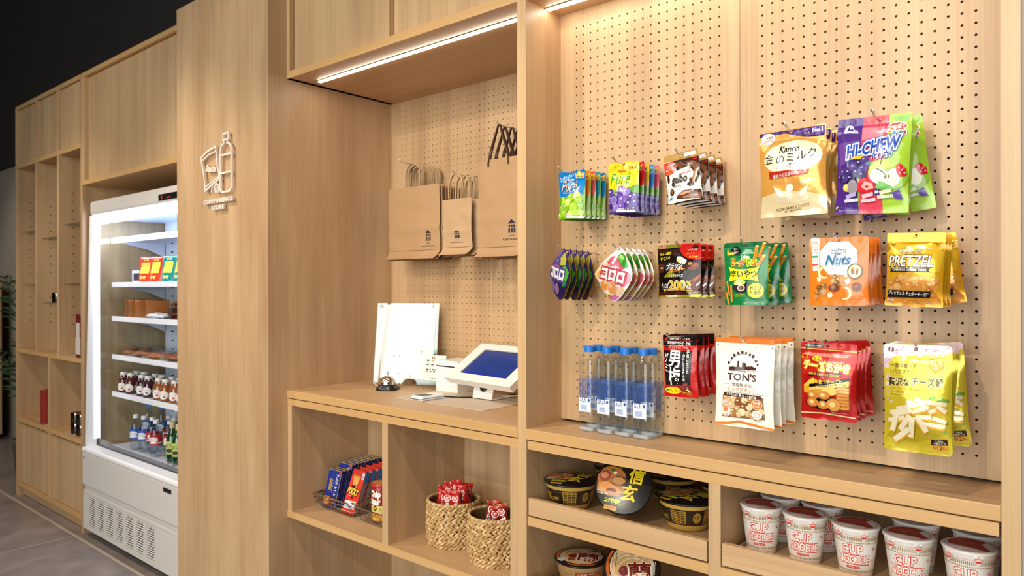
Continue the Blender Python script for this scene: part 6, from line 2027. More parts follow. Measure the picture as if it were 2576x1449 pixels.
# ================================================================== NOODLE CUPS
RED = 'd23a28'
GOLD = '9a7a3c'
CUP = []
for i in range(44):
    x = (i + .5) / 44
    CUP.append(('P', GOLD, [(x - .006, .12), (x + .006, .12), (x + .006, .195), (x - .006, .195)]))
    CUP.append(('P', GOLD, [(x - .006, .222), (x + .006, .222), (x + .006, .25), (x - .006, .25)]))
    CUP.append(('P', GOLD, [(x - .005, .835), (x + .005, .835), (x + .005, .88), (x - .005, .88)]))
CUP += [('P', RED, [(0, .088), (1, .088), (1, .094), (0, .094)]), ('P', RED, [(0, .93), (1, .93), (1, .936), (0, .936)]),
        ('T', 'f3ece4', 'CUP', .475, .385, .29, .2, {'b': .03, 'o': (RED, .085)}), ('A', RED, .372, .375, .02, .035, .012, 60, 330),
        ('T', 'f3ece4', 'NOODLE', .49, .60, .48, .19, {'b': .03, 'o': (RED, .085)}), ('A', RED, .40, .60, .018, .03, .012, 60, 330), ('A', RED, .478, .60, .018, .03, .012, 60, 330),
        ('P', RED, [(.345, .5), (.70, .5), (.70, .512), (.345, .512)]), ('P', RED, [(.29, .70), (.735, .70), (.73, .715), (.29, .712)]),
        ('P', RED, [(.385, .745), (.58, .745), (.595, .775), (.58, .8), (.385, .8), (.37, .775)]), ('T', 'f6f2ec', 'カップヌードル', .483, .773, .18, .034, {'b': .04}),
        ('A', '6a5a40', .80, .62, .045, .055, .004, 0, 360), ('T', '6a5a40', 'JAS', .80, .62, .05, .03, {}),
        ('P', RED, [(.77, .34), (.83, .34), (.828, .375), (.80, .4), (.772, .375)]), ('T', 'f6f2ec', 'NISSIN', .80, .36, .05, .018, {'b': .05})]
CUPM = mat('cup_paper', 'fbf8f2', 0.45)


def noodle_cup(loc, label, rz):
    t = empty('noodle_cup', loc, label, 'noodle cup', 'white noodle cups in the tray', rz)
    r0, r1, hh = .0335, .0468, .1035
    b = bmesh.new()
    rg = lathe(b, [(r0 - .004, .003), (r0 - .001, 0), (r0, .002), (r1, hh), (r1 + .0025, hh + .0015), (r1 + .0025, hh + .004), (r1, hh + .005)], 48)
    cap(b, rg[0])
    body = finish('cup', b, CUPM, t)
    rad = lambda z: r0 + (r1 - r0) * (z - .002) / (hh - .002)
    W_ = math.pi * .0425

    def fn(u, v, l):
        z = hh * (1 - v)
        a = -math.pi / 2 + (u - .5) * math.pi * 1.1
        q = rad(z) + .0003 + l
        return Vector((q * math.cos(a), q * math.sin(a), z))

    cyl_art('printed_wrap', CUP, W_, hh, fn, ink, body, 30, 4)
    b = bmesh.new()
    lathe(b, [(r1 + .0030, hh + .0028), (r1 + .0034, hh + .0045), (r1 + .0005, hh + .0062), (0, hh + .0056)], 48)
    lid = finish('lid', b, mat('cup_lid', 'e6e0da', 0.3, coat=0.4), t)
    D_ = 2 * r1
    LID = [('E', 'e9e4de', .5, .5, .49, .49), ('A', RED, .5, .5, .45, .45, .012, 0, 360), ('P', 'b8483e', [(.09, .42), (.14, .28), (.26, .15), (.42, .08), (.6, .08), (.72, .13), (.78, .2), (.7, .34), (.86, .62), (.9, .7), (.82, .8), (.62, .7), (.4, .66), (.15, .64), (.09, .55)]),
           ('T', 'd8a49a', 'カップヌードル\nふたをはがして熱湯を注ぐ\n3分', .42, .4, .5, .26, {'r': 0}), ('T', RED, 'CUP NOODLE', .62, .86, .34, .06, {'b': .02, 'r': 10})]
    v, f = drape(art_polys(LID, D_, D_), D_, D_, lines(4), lines(4), lambda u, w, l: Vector(((u - .5) * D_, (.5 - w) * D_, hh + .0066 + l)))
    mesh_from('lid_print', v, [(a, c) for a, c, _ in f], lambda c: mat('lid_ink_' + c, c, .25), lid)
    for a in (-128, -66):
        b = bmesh.new()
        rows = []
        for j, (dz, ww, out) in enumerate(((.0045, .40, .0012), (-.004, .33, .0024), (-.012, .22, .0030), (-.017, .10, .0034), (-.019, .02, .0036))):
            z = hh + dz
            rows.append([b.verts.new(((rad(min(z, hh)) + .0012 + out) * math.cos(R(a) + k * ww / 4), (rad(min(z, hh)) + .0012 + out) * math.sin(R(a) + k * ww / 4), z)) for k in (-2, -1, 0, 1, 2)])
        for A_, B_ in zip(rows, rows[1:]):
            for k in range(4):
                b.faces.new((A_[k], A_[k + 1], B_[k + 1], B_[k]))
        tab = finish('pull_tab', b, mat('cup_lid', 'e6e0da', 0.3), t)
        TAB = [('P', RED, [(.1, .3), (.9, .3), (.88, .62), (.7, .85), (.5, .95), (.3, .85), (.12, .62)]), ('T', 'f6f2ec', 'NISSIN', .5, .5, .66, .22, {'b': .06}), ('T', RED, '∥', .5, .12, .1, .2, {})]
        fnt = lambda u, w, l: Vector(((rad(hh - w * .016) + .0044 + l) * math.cos(R(a) + (u - .5) * .33), (rad(hh - w * .016) + .0044 + l) * math.sin(R(a) + (u - .5) * .33), hh + .001 - w * .017))
        v, f = drape(art_polys(TAB, .015, .017), .015, .017, lines(4), [], fnt)
        mesh_from('tab_print', v, [(q, c) for q, c, _ in f], ink, tab)
    return t


ZT = .8122
nc = noodle_cup((-0.6708, 1.7153, ZT), 'leftmost noodle cup of the front row in the tray, beside the divider', R(17))
for x, y, rz, l in [(-0.5672, 1.7134, 13, 'second noodle cup from the divider in the front row'), (-0.4569, 1.7095, 10, 'middle noodle cup of the front row in the tray'), (-0.3524, 1.7085, 9, 'fourth noodle cup from the divider in the front row'), (-0.2425, 1.7105, 2, 'rightmost noodle cup of the front row beside the end panel'),
                    (-0.6631, 1.8237, 24, 'noodle cup in the shade behind the leftmost front cup'), (-0.5605, 1.8218, 30, 'noodle cup in the shade behind the second front cup'), (-0.3601, 1.8237, 28, 'noodle cup in the shade behind the fourth front cup'), (-0.2425, 1.8256, 5, 'noodle cup in the shade behind the rightmost front cup')]:
    dup(nc, (x, y, ZT), l, (0, 0, R(rz)))

# ================================================================== NOODLE BOWLS
YEL = 'e8c81e'
LIDB = [('E', '17120f', .5, .5, .5, .5), ('P', 'b06a30', [(.03, .34), (.12, .22), (.24, .17), (.42, .2), (.52, .3), (.55, .42), (.46, .5), (.56, .62), (.44, .7), (.26, .72), (.1, .68), (.03, .6)]), ('P', 'd98f4a', [(.05, .5), (.2, .46), (.4, .56), (.5, .64), (.3, .7), (.08, .64)]),
        ('E', '8a3f26', .16, .36, .11, .1), ('E', 'c0785a', .15, .35, .07, .06), ('E', '7a3018', .3, .62, .1, .04), ('E', '2f6a24', .3, .25, .05, .025), ('E', 'e8e0c8', .34, .3, .035, .03), ('E', '3a2414', .42, .44, .15, .085), ('E', 'b57a42', .41, .44, .125, .068), ('P', '1a120c', [(.53, .4), (.6, .32), (.62, .34), (.55, .44)]),
        ('E', 'a07a34', .44, .1, .11, .09), ('T', '17120f', '札幌', .44, .085, .1, .06, {'b': .02}), ('T', '4a3414', 'Sapporo', .44, .135, .12, .03, {'sh': .3}),
        ('T', YEL, '信', .73, .33, .3, .3, {'b': .05, 'r': -4, 'sh': .1}), ('T', YEL, '玄', .62, .64, .3, .3, {'b': .05, 'r': -4, 'sh': .1}), ('T', 'b09020', 'らーめん', .75, .12, .18, .05, {'b': .02, 'r': -8}),
        ('T', 'f0e8d8', '北海道スープの味わい\nコク深い濃厚スープ', .2, .66, .34, .075, {'b': .02, 'r': -6, 'o': ('17120f', .08)}), ('T', 'c9d020', 'コク味噌味', .34, .8, .3, .09, {'b': .05, 'r': -8, 'o': ('4a6a1c', .12)}),
        ('P', 'd8902a', [(.2, .87), (.42, .9), (.41, .97), (.19, .94)])] + [('P', '4a3010', [(.225 + i * .018, .88 + i * .002), (.23 + i * .018, .88 + i * .002), (.23 + i * .018, .94), (.225 + i * .018, .94)]) for i in range(10)]
BAND = [('P', '231a14', [(0, 0), (1, 0), (1, 1), (0, 1)]), ('T', 'c9982e', '信玄', .2, .5, .2, .6, {'b': .03}), ('T', 'b58a2e', 'コク味噌味', .36, .62, .12, .3, {'b': .03, 'o': ('5a4414', .08)}),
        ('P', 'a8822e', [(.46, .08), (.62, .08), (.62, .92), (.46, .92)])] + [('P', '3a2a14', [(.47 + .05 * (i % 3), .14 + .11 * (i // 3)), (.51 + .05 * (i % 3), .14 + .11 * (i // 3)), (.51 + .05 * (i % 3), .2 + .11 * (i // 3)), (.47 + .05 * (i % 3), .2 + .11 * (i // 3))]) for i in range(21)] + \
       [('E', 'a8822e', .74, .5, .045, .34), ('T', '231a14', '札幌', .735, .45, .05, .25, {'b': .03}), ('P', 'a8822e', [(.82, .06), (1, .06), (1, .94), (.82, .94)])] + [('P', 'c0482a', [(.835 + .05 * i, .2), (.87 + .05 * i, .2), (.87 + .05 * i, .46), (.835 + .05 * i, .46)]) for i in range(3)] + \
       [('P', '3a2a14', [(.83, .55 + .09 * i), (.99, .55 + .09 * i), (.99, .59 + .09 * i), (.83, .59 + .09 * i)]) for i in range(4)]
DRED = '7a1c1a'
LIDI = [('E', '2a1a14', .5, .5, .5, .5), ('A', 'c05a22', .5, .5, .455, .455, .05, 150, 215), ('A', 'c05a22', .5, .5, .455, .455, .05, 40, 110), ('E', 'd9b88a', .5, .5, .41, .41), ('P', 'c9a06a', [(.15, .4), (.5, .2), (.8, .3), (.7, .6), (.4, .8), (.2, .65)]),
        ('A', 'e6cfa4', .45, .5, .25, .2, .02, 180, 300), ('A', 'e6cfa4', .5, .5, .3, .25, .02, 190, 320), ('A', 'b98a52', .4, .5, .2, .22, .015, 170, 300), ('A', 'e6cfa4', .55, .6, .3, .25, .02, 200, 330),
        ('E', '6a1612', .36, .6, .09, .09), ('E', 'a83a2c', .34, .57, .03, .02), ('P', '8a4a24', [(.3, .72), (.42, .68), (.44, .8), (.32, .84)]),
        ('T', DRED, '一', .68, .22, .26, .09, {'b': .06, 'r': 6, 'o': ('f3e6d8', .05)}), ('T', DRED, '蘭', .66, .6, .42, .38, {'b': .03, 'r': 8, 'o': ('f3e6d8', .045)}), ('T', 'f3e6d8', 'ちぢれ麺', .9, .5, .06, .3, {'b': .03}),
        ('P', 'c9ccd0', [(.12, .7), (.26, .76), (.22, .88), (.1, .8)]), ('T', '55504a', '秘\n伝\nの\nた\nれ', .14, .42, .03, .3, {}), ('T', '55504a', '本\n場\nの\n味', .2, .4, .03, .26, {})]
BANDI = [('P', 'b08a58', [(0, 0), (1, 0), (1, 1), (0, 1)]), ('P', 'c9a878', [(.05, .1), (.25, .1), (.25, .9), (.05, .9)]), ('T', '6a3a1a', '原材料名 油揚げめん\nスープ 調味料\n食塩 香辛料', .15, .5, .16, .6, {}), ('P', 'a83a24', [(.5, .1), (.8, .1), (.8, .35), (.5, .35)]), ('P', '4a3424', [(.5, .45), (.8, .45), (.8, .7), (.5, .7)]), ('T', '3a2a1c', 'プラ カップ', .4, .3, .12, .2, {'b': .02}), ('T', 'f0e0c8', 'ご注意 やけど', .65, .22, .26, .12, {'b': .03})]


def noodle_bowl(loc, label, rz, lidart, band, shell, rim, grp, ROT=None):
    t = empty('noodle_bowl', loc, label, 'noodle bowl', grp, rz)
    if ROT is not None:
        t.rotation_euler = ROT
    Rt, Rb_, hh = .0765, .049, .075
    b = bmesh.new()
    prof = [(Rb_ - .004, .002), (Rb_, 0), (Rb_ + .004, .004), (.064, .032), (Rt - .002, hh - .004), (Rt, hh - .002), (Rt, hh)]
    rg = lathe(b, prof, 48)
    cap(b, rg[0])
    bowl = finish('bowl', b, mat('bowl_' + shell, shell, 0.35), t)

    def rad(z):
        for (ra, za), (rb2, zb) in zip(prof[2:], prof[3:]):
            if za <= z <= zb:
                return ra + (rb2 - ra) * (z - za) / (zb - za)
        return Rt

    z0, z1 = .018, .061

    def fn(u, v, l):
        z = z1 - v * (z1 - z0)
        a = -math.pi / 2 + (u - .5) * math.pi * 1.15
        q = rad(z) + .0005 + l
        return Vector((q * math.cos(a), q * math.sin(a), z))

    cyl_art('printed_band', band, math.pi * 1.15 * .066, z1 - z0, fn, lambda c: mat('bowl_ink_' + c, c, .35), bowl, 34, 3, eps=.0001)
    b = bmesh.new()
    rg = lathe(b, [(Rt + .0005, hh - .003), (Rt + .0022, hh - .001), (Rt + .0018, hh + .0015), (Rt - .003, hh + .0025), (Rt * .6, hh + .0055), (0, hh + .0075)], 48)
    lid = finish('lid', b, mat('bowl_rim_' + rim, rim, .3), t)
    D_ = 2 * (Rt - .001)

    def lf(u, w, l):
        x, y = (u - .5) * D_, (.5 - w) * D_
        q = math.hypot(x, y) / Rt
        return Vector((x, y, hh + .0028 + .0052 * (1 - q * q) ** 1 + l))

    v, f = drape(art_polys(lidart, D_, D_), D_, D_, lines(10), lines(10), lf)
    mesh_from('lid_print', v, [(a, c) for a, c, _ in f], lambda c: mat('lid_ink_' + c, c, .25), lid)
    b = bmesh.new()
    n = 64
    rows = []
    for z, r_, am in ((.004, Rb_ + .0075, .0012), (.03, .0675, .0016), (hh - .006, Rt + .0015, .0008), (hh + .003, Rt + .0028, .0006)):
        rows.append([b.verts.new(((r_ + am * math.sin(i * 2.3 + z * 300)) * math.cos(2 * math.pi * i / n), (r_ + am * math.sin(i * 2.3 + z * 300)) * math.sin(2 * math.pi * i / n), z)) for i in range(n)])
    for A_, B_ in zip(rows, rows[1:]):
        for i in range(n):
            b.faces.new((A_[i], A_[(i + 1) % n], B_[(i + 1) % n], B_[i])).smooth = True
    finish('shrink_wrap', b, clear('shrink_wrap', 'fbfbfb', .55, .06), t)
    return t


def face_rot(nrm, roll):
    """Rotation that turns a bowl's lid normal (+Z) to NRM, then spins it by ROLL about that normal."""
    q = Vector(nrm).normalized().to_track_quat('Z', 'Y')
    return (q.to_matrix() @ Matrix.Rotation(R(roll), 3, 'Z')).to_euler()


GB = 'black and gold noodle bowls'
nb = noodle_bowl((-1.2265, 1.703, ZT), 'black lidded noodle bowl standing upright beside the post', R(24), LIDB, BAND, 'd6b056', '17120f', GB)
dup(nb, (-.887, 1.759, ZT), 'black lidded noodle bowl standing upright beside the divider', (0, 0, R(-2)))
el, az = R(30), R(20)
nrm = Vector((math.sin(az) * math.cos(el), -math.cos(az) * math.cos(el), math.sin(el)))
dup(nb, Vector((-1.032, 1.675, .911)) - nrm * .076, 'black noodle bowl tipped up so its round lid faces out', face_rot(nrm, 0))
for x, y, l in ((-1.2, 1.925, 'black noodle bowl in the shade behind the upright one by the post'), (-1.03, 1.95, 'black noodle bowl in the shade behind the tipped one'), (-.86, 1.955, 'black noodle bowl in the shade behind the one by the divider')):
    dup(nb, (x, y, ZT), l, (0, 0, R(20)))
GI = 'beige noodle bowls in the lower tray'
ZL = .5745
nb2 = noodle_bowl((-1.222, 1.748, ZL), 'beige lidded noodle bowl at the bottom edge beside the post', R(20), LIDI, BANDI, 'c2a070', '1c1512', GI)
el, az = R(38), R(22)
nrm = Vector((math.sin(az) * math.cos(el), -math.cos(az) * math.cos(el), math.sin(el)))
dup(nb2, Vector((-1.05, 1.748, .664)) - nrm * .076, 'beige noodle bowl tipped up with its lid facing out at the bottom edge', face_rot(nrm, 0))

# ================================================================== CUBBIES: WIRE BASKETS, BOXES, CAN
SH = .5655


def wire_basket(name, x0, x1, y0, y1, h, label):
    t = empty(name, ((x0 + x1) / 2, (y0 + y1) / 2, SH), label, 'basket', 'chrome wire baskets in the left cubby')
    hx, hy = (x1 - x0) / 2, (y1 - y0) / 2
    fl = .016
    b = bmesh.new()
    nx_, ny_ = 12, 12
    for i in range(nx_ + 1):
        x = -hx + 2 * hx * i / nx_
        k = (hx + fl) / hx
        tube(b, [(x * k, -hy - fl, h), (x, -hy, .003), (x, hy, .003), (x * k, hy + fl, h)], .0011, 5)
    for i in range(ny_ + 1):
        y = -hy + 2 * hy * i / ny_
        k = (hy + fl) / hy
        tube(b, [(-hx - fl, y * k, h), (-hx, y, .003), (hx, y, .003), (hx + fl, y * k, h)], .0011, 5)
    for f in (.35, .68):
        q = fl * f
        z = .003 + (h - .003) * f
        tube(b, [(-hx - q, -hy - q, z), (hx + q, -hy - q, z), (hx + q, hy + q, z), (-hx - q, hy + q, z)], .0011, 5, closed=True)
    finish('wire_mesh', b, STEEL, t)
    b = bmesh.new()
    q = fl
    c = .022
    tube(b, [(-hx - q + c, -hy - q, h), (hx + q - c, -hy - q, h), (hx + q - .004, -hy - q + .004, h), (hx + q, -hy - q + c, h), (hx + q, hy + q - c, h), (hx + q - c, hy + q, h), (-hx - q + c, hy + q, h), (-hx - q, hy + q - c, h), (-hx - q, -hy - q + c, h), (-hx - q + .004, -hy - q + .004, h)], .0028, 8, closed=True)
    finish('rim', b, CHROME, t)
    return t


wire_basket('wire_basket', -2.475, -2.255, 1.705, 1.955, .055, 'chrome wire basket holding the blue biscuit boxes and red stick boxes')
wire_basket('wire_basket', -2.205, -1.985, 1.70, 1.955, .055, 'chrome wire basket holding the red chip can, beside the divider')

ALF = [('P', '1c2f8e', [(0, 0), (1, 0), (1, 1), (0, 1)]), ('P', 'b59a4a', [(0, 0), (1, 0), (1, .012), (0, .012)]), ('P', 'b59a4a', [(.97, 0), (1, 0), (1, 1), (.97, 1)]), ('E', 'c8402f', .86, .06, .07, .045),
       ('T', 'f3f0ea', 'ア\nル\nフ\nォ\nー\nト', .74, .4, .24, .58, {'b': .05}), ('P', 'b59a4a', [(.22, .25), (.42, .25), (.42, .56), (.22, .56)]), ('T', '4a3a14', 'ミ\nニ\nチ\nョ\nコ', .32, .4, .1, .27, {'b': .03}), ('T', 'd9d4e6', 'ベ\nー\nシ\nッ\nク', .5, .44, .08, .32, {'b': .02}),
       ('P', '3a2414', [(.45, .74), (.85, .70), (.9, .95), (.5, .98)]), ('P', '6a4024', [(.5, .77), (.8, .73), (.84, .92), (.55, .95)]), ('P', 'd8762a', [(.02, .74), (.45, .72), (.5, .96), (.05, .98)]), ('E', 'e8a050', .24, .85, .15, .09)]
POK = [('P', 'd5352a', [(0, 0), (1, 0), (1, 1), (0, 1)])] + [('P', 'd8a050', [(.15 + .055 * i, .12 + .02 * (i % 3)), (.19 + .055 * i, .11 + .02 * (i % 3)), (.40 + .02 * i, .5), (.37 + .02 * i, .5)]) for i in range(11)] + [('P', '3a2014', [(.24 + .04 * i, .36 + .02 * (i % 2)), (.27 + .04 * i, .35), (.46 + .012 * i, .66), (.43 + .012 * i, .66)]) for i in range(9)] + \
      [('P', 'd9dce0', [(.78, .04), (.96, .06), (.96, .2), (.76, .18)]), ('P', '5a90c0', [(.82, .12), (.9, .13), (.9, .18), (.82, .17)]), ('T', 'e8d04a', 'POCKY', .5, .5, .86, .15, {'b': .06, 'r': -4, 'sh': .12, 'o': ('7a3a14', .1)}), ('T', 'f0d8c8', 'CHOCOLATE', .42, .6, .4, .02, {}),
       ('P', 'e6e6ea', [(.05, .72), (.9, .70), (.92, .88), (.08, .9)]), ('E', '8a94a8', .3, .82, .1, .03), ('E', 'c8402f', .7, .76, .14, .03), ('E', '6a7a98', .55, .84, .12, .03)]
SIDEA = [('P', '16205e', [(0, 0), (1, 0), (1, 1), (0, 1)]), ('T', '8a86b4', 'ア\nル\nフ\nォ\nー\nト\nミ\nニ\nチ\nョ\nコ', .5, .5, .4, .86, {})]
SIDEP = [('P', '6a5f5c', [(0, 0), (1, 0), (1, 1), (0, 1)]), ('P', '2f6aa8', [(.05, .02), (.95, .02), (.95, .24), (.05, .24)])] + [('P', '948884', [(.1, .28 + .05 * i), (.9 - .2 * (i % 3), .28 + .05 * i), (.9 - .2 * (i % 3), .305 + .05 * i), (.1, .305 + .05 * i)]) for i in range(14)]


def carton(name, W, D, H, base, face, side, cat, grp, label, edge):
    """Slim carton, origin at bottom front edge centre, front facing -Y. Parts: printed front and side."""
    b = bmesh.new()
    box(b, -W / 2, W / 2, 0, D, 0, H, bevel=.0006)
    o = finish(name, b, mat('carton_' + base, base, .4))
    tag(o, label, cat, grp)
    v, f = drape(art_polys(face, W, H), W, H, [], [], lambda u, w, l: Vector(((u - .5) * W, -.0003 - l, H * (1 - w))))
    mesh_from('front_print', v, [(a, c) for a, c, _ in f], lambda c: mat('carton_ink_' + c, c, .35), o)
    v, f = drape(art_polys(side, D, H), D, H, [], [], lambda u, w, l: Vector((W / 2 + .0003 + l, u * D, H * (1 - w))))
    mesh_from('side_print', v, [(a, c) for a, c, _ in f], lambda c: mat('carton_ink_' + c, c, .35), o)
    b = bmesh.new()
    box(b, -W / 2, W / 2, 0, D, H, H + .0006)
    finish('top_flap', b, mat('carton_' + edge, edge, .4), o)
    return o


ordn = ['frontmost', 'second', 'third', 'fourth', 'fifth', 'sixth', 'seventh', 'eighth', 'ninth', 'tenth', 'eleventh', 'twelfth', 'rearmost']
pr = None
for i in range(12):
    loc = (-2.431 + random.uniform(-.001, .001), 1.722 + i * .0172, SH + .0055 + .0004 * i + (.016 if i > 2 else 0))
    rot = (R(-15 + .3 * i), 0, R(random.uniform(-.5, .5)))
    lab = '%s slim blue biscuit box in the row of the wire basket' % (ordn[i] if i < 11 else ordn[12])
    if pr is None:
        pr = carton('biscuit_box', .084, .0135, .142, '1c2f8e', ALF, SIDEA, 'biscuit box', 'blue biscuit boxes in the wire basket', lab, 'b59a4a')
        pr.location, pr.rotation_euler = loc, rot
    else:
        dup(pr, loc, lab, rot)
pr = None
for i in range(5):
    loc = (-2.296 + random.uniform(-.0015, .0015), 1.712 + i * .034, SH + .006)
    rot = (R(-22 + i), 0, R(random.uniform(-.6, .6)))
    lab = '%s red chocolate stick box in the wire basket' % (ordn[i] if i < 4 else ordn[12])
    if pr is None:
        pr = carton('stick_box', .078, .023, .168, 'c02a22', POK, SIDEP, 'snack box', 'red stick boxes in the wire basket', lab, 'd5352a')
        pr.location, pr.rotation_euler = loc, rot
    else:
        dup(pr, loc, lab, rot)

t = empty('chip_can', (-2.142, 1.752, SH + .0062), 'red cylindrical chip can in the wire basket beside the divider', 'can', rz=R(8))
b = bmesh.new()
rg = lathe(b, [(.0335, 0), (.0345, .002), (.0345, .128), (.0335, .13)], 40)
cap(b, rg[0])
cn = finish('tube', b, mat('can_red', '8f1f18', .35), t)
CAN = [('T', 'f3ece4', 'Chip', .5, .22, .48, .26, {'b': .09}), ('T', 'f3ece4', 'Star', .5, .42, .46, .22, {'b': .09}), ('P', 'e8cf7a', [(0, .58), (.3, .54), (.7, .55), (1, .56), (1, .8), (0, .82)]), ('P', 'd9822a', [(0, .8), (1, .78), (1, 1), (0, 1)]), ('E', '17120f', .52, .62, .075, .075), ('T', 'e8c81e', '50', .52, .62, .1, .09, {'b': .06}), ('E', 'e0a030', .3, .88, .14, .07), ('E', 'e8b84a', .55, .92, .16, .07), ('E', 'e0a030', .75, .86, .12, .07), ('T', '7a2a1a', 'うすしお', .42, .77, .26, .06, {'b': .06}), ('T', '3f9a3a', '味', .72, .64, .08, .07, {'b': .05})]
cyl_art('printed_wrap', CAN, math.pi * .0345, .126, lambda u, v, l: Vector(((.0347 + l) * math.cos(-math.pi / 2 + (u - .5) * math.pi), (.0347 + l) * math.sin(-math.pi / 2 + (u - .5) * math.pi), .127 - v * .124)), lambda c: mat('carton_ink_' + c, c, .35), cn, 24, 3)
b = bmesh.new()
rg = lathe(b, [(.0355, .128), (.0362, .130), (.0362, .139), (.0345, .141), (.032, .140), (0, .1395)], 40)
finish('lid', b, mat('can_lid', 'b8301f', .3), t)
b = bmesh.new()
lathe(b, [(.031, .1402), (0, .1402)], 32)
finish('foil_seal', b, mat('foil_gold', 'd8a24a', .35, .5), t)

# woven baskets of candy bars
STRAW = mat('water_hyacinth', 'a8824f', .75, bump=.5, bscale=120)
STRAWS = [mat('straw_%d' % i, c, .7, bump=.5, bscale=140) for i, c in enumerate(['c4a06c', 'ae8854', 'd2b080', 'b8925e'])]


def woven_basket(loc, label):
    t = empty('woven_basket', loc, label, 'basket', 'round woven baskets in the right cubby')
    R0, hh, rows_, N = .088, .145, 9, 34
    rnd = random.Random(5)

    def lump(b, ang, rad, z, L, w, th, tilt, mi):
        ca, sa = math.cos(ang), math.sin(ang)
        T_ = Vector((-sa, ca, 0))
        N_ = Vector((ca, sa, 0))
        Z_ = Vector((0, 0, 1))
        d = T_ * math.cos(tilt) + Z_ * math.sin(tilt)
        u_ = -T_ * math.sin(tilt) + Z_ * math.cos(tilt)
        c = N_ * rad + Z_ * z
        rgs = []
        for s, q in ((-1, .12), (-.7, .62), (-.25, .98), (.25, .98), (.7, .62), (1, .12)):
            p = c + d * s * L
            p = Vector((p.x, p.y, p.z))
            rr_ = math.hypot(p.x, p.y)
            bow = N_ * (th * .55 * (1 - s * s) - .0006)
            k = rad / rr_
            p.x *= k
            p.y *= k
            rgs.append([b.verts.new(p + bow + u_ * (w * q * math.cos(2 * math.pi * j / 6)) + N_ * (th * q * math.sin(2 * math.pi * j / 6))) for j in range(6)])
        for A_, B_ in zip(rgs, rgs[1:]):
            for j in range(6):
                f = b.faces.new((A_[j], A_[(j + 1) % 6], B_[(j + 1) % 6], B_[j]))
                f.smooth = True
                f.material_index = mi
        for rg_ in (rgs[0], rgs[-1]):
            b.faces.new(rg_).material_index = mi

    b = bmesh.new()
    rh = hh / rows_
    for r_ in range(rows_):
        z = rh * (r_ + .5)
        rad = R0 + .004 * math.sin(math.pi * r_ / (rows_ - 1)) - (.004 if r_ == 0 else 0)
        for i in range(N):
            a = 2 * math.pi * (i + (r_ % 2) * .35 + rnd.uniform(-.1, .1)) / N
            for s in (-1, 1):
                lump(b, a + (0 if s < 0 else math.pi / N), rad + rnd.uniform(-.001, .0015), z + s * rh * .24, .0125, .0052, .0042, s * R(-27 + rnd.uniform(-6, 6)), rnd.randrange(4))
    finish('woven_wall', b, STRAWS, t)
    b = bmesh.new()
    rg = lathe(b, [(R0 - .006, .003), (R0 - .004, .01), (R0 - .003, hh - .004)], 40)
    cap(b, rg[0])
    finish('liner', b, mat('straw_inner', '6a4c2a', .85, bump=.6, bscale=90), t)
    b = bmesh.new()
    for i in range(46):
        a = 2 * math.pi * i / 46
        lump(b, a, R0 - .001, hh + .001, .011, .0062, .0058, R(20), i % 4)
    finish('rim', b, STRAWS, t)
    return t


wv = woven_basket((-1.777, 1.775, SH), 'round woven basket of red chocolate bars, nearer the divider')
dup(wv, (-1.555, 1.748, SH), 'round woven basket of dark red potato bars, beside the post', (0, 0, R(50)))

BARC = [('E', 'f0e4dc', .5, .2, .36, .09), ('E', 'b8241c', .5, .2, .29, .072), ('T', 'f0e4dc', 'プチ', .5, .2, .34, .07, {'b': .05, 'r': 10}), ('T', 'f3ece6', 'チ\nョ\nコ\nバ\nッ\nト', .5, .62, .4, .6, {'b': .09, 'o': ('4a120e', .16)})]
BARP = [('E', 'f0e4dc', .5, .2, .36, .09), ('E', 'a01f1a', .5, .2, .29, .072), ('T', 'f0e4dc', 'プチ', .5, .2, .34, .07, {'b': .05, 'r': 10}), ('T', 'f6f2ec', 'ポ\nテ\nト', .6, .55, .6, .44, {'b': .1, 'o': ('3a0f0c', .16)}), ('T', 'f6f2ec', 'う\nす\nし\nお', .16, .55, .18, .42, {'b': .06}), ('E', 'e8d08a', .5, .86, .4, .08), ('P', 'e0c030', [(.1, .8), (.3, .76), (.3, .84), (.1, .88)])]


def candy_bar(name, art, col, endc):
    W, H, D = .034, .125, .008

    def th(u, v):
        s = max(0, 1 - abs(2 * u - 1) ** 2.5)
        g = smooth01((v - .07) / .1) * smooth01((.94 - v) / .08)
        return D * s ** .6 * g

    us, vs = lines(8), lines(14) + [.075, .93]
    fr = lambda u, v, l: Vector(((u - .5) * W * (1 + .1 * (1 - smooth01((v - .07) / .08))), -th(u, v) - l + (.0012 * math.sin(u * 40) if v < .075 else 0), H * (1 - v)))
    bk = lambda u, v, l: Vector(((u - .5) * W * (1 + .1 * (1 - smooth01((v - .07) / .08))), th(u, v) + .0004 + (.0012 * math.sin(u * 40) if v < .075 else 0), H * (1 - v)))
    sq_ = [([(0, 0), (W, 0), (W, H), (0, H)], [(0, 1, 2, 3)], col)]
    V, F = drape(sq_ + art_polys(art, W, H), W, H, us, vs, fr)
    V2, F2 = drape(sq_, W, H, us, vs, bk)
    n0 = len(V)
    F2 = [(tuple(i + n0 for i in a), c, w) for a, c, w in F2]
    al = F + F2
    o = mesh_from(name, V + V2, [(a, c) for a, c, w in al if w >= .075], film)
    mesh_from('crimped_end', V + V2, [(a, endc if c == col else c) for a, c, w in al if w < .075], film, o)
    return o


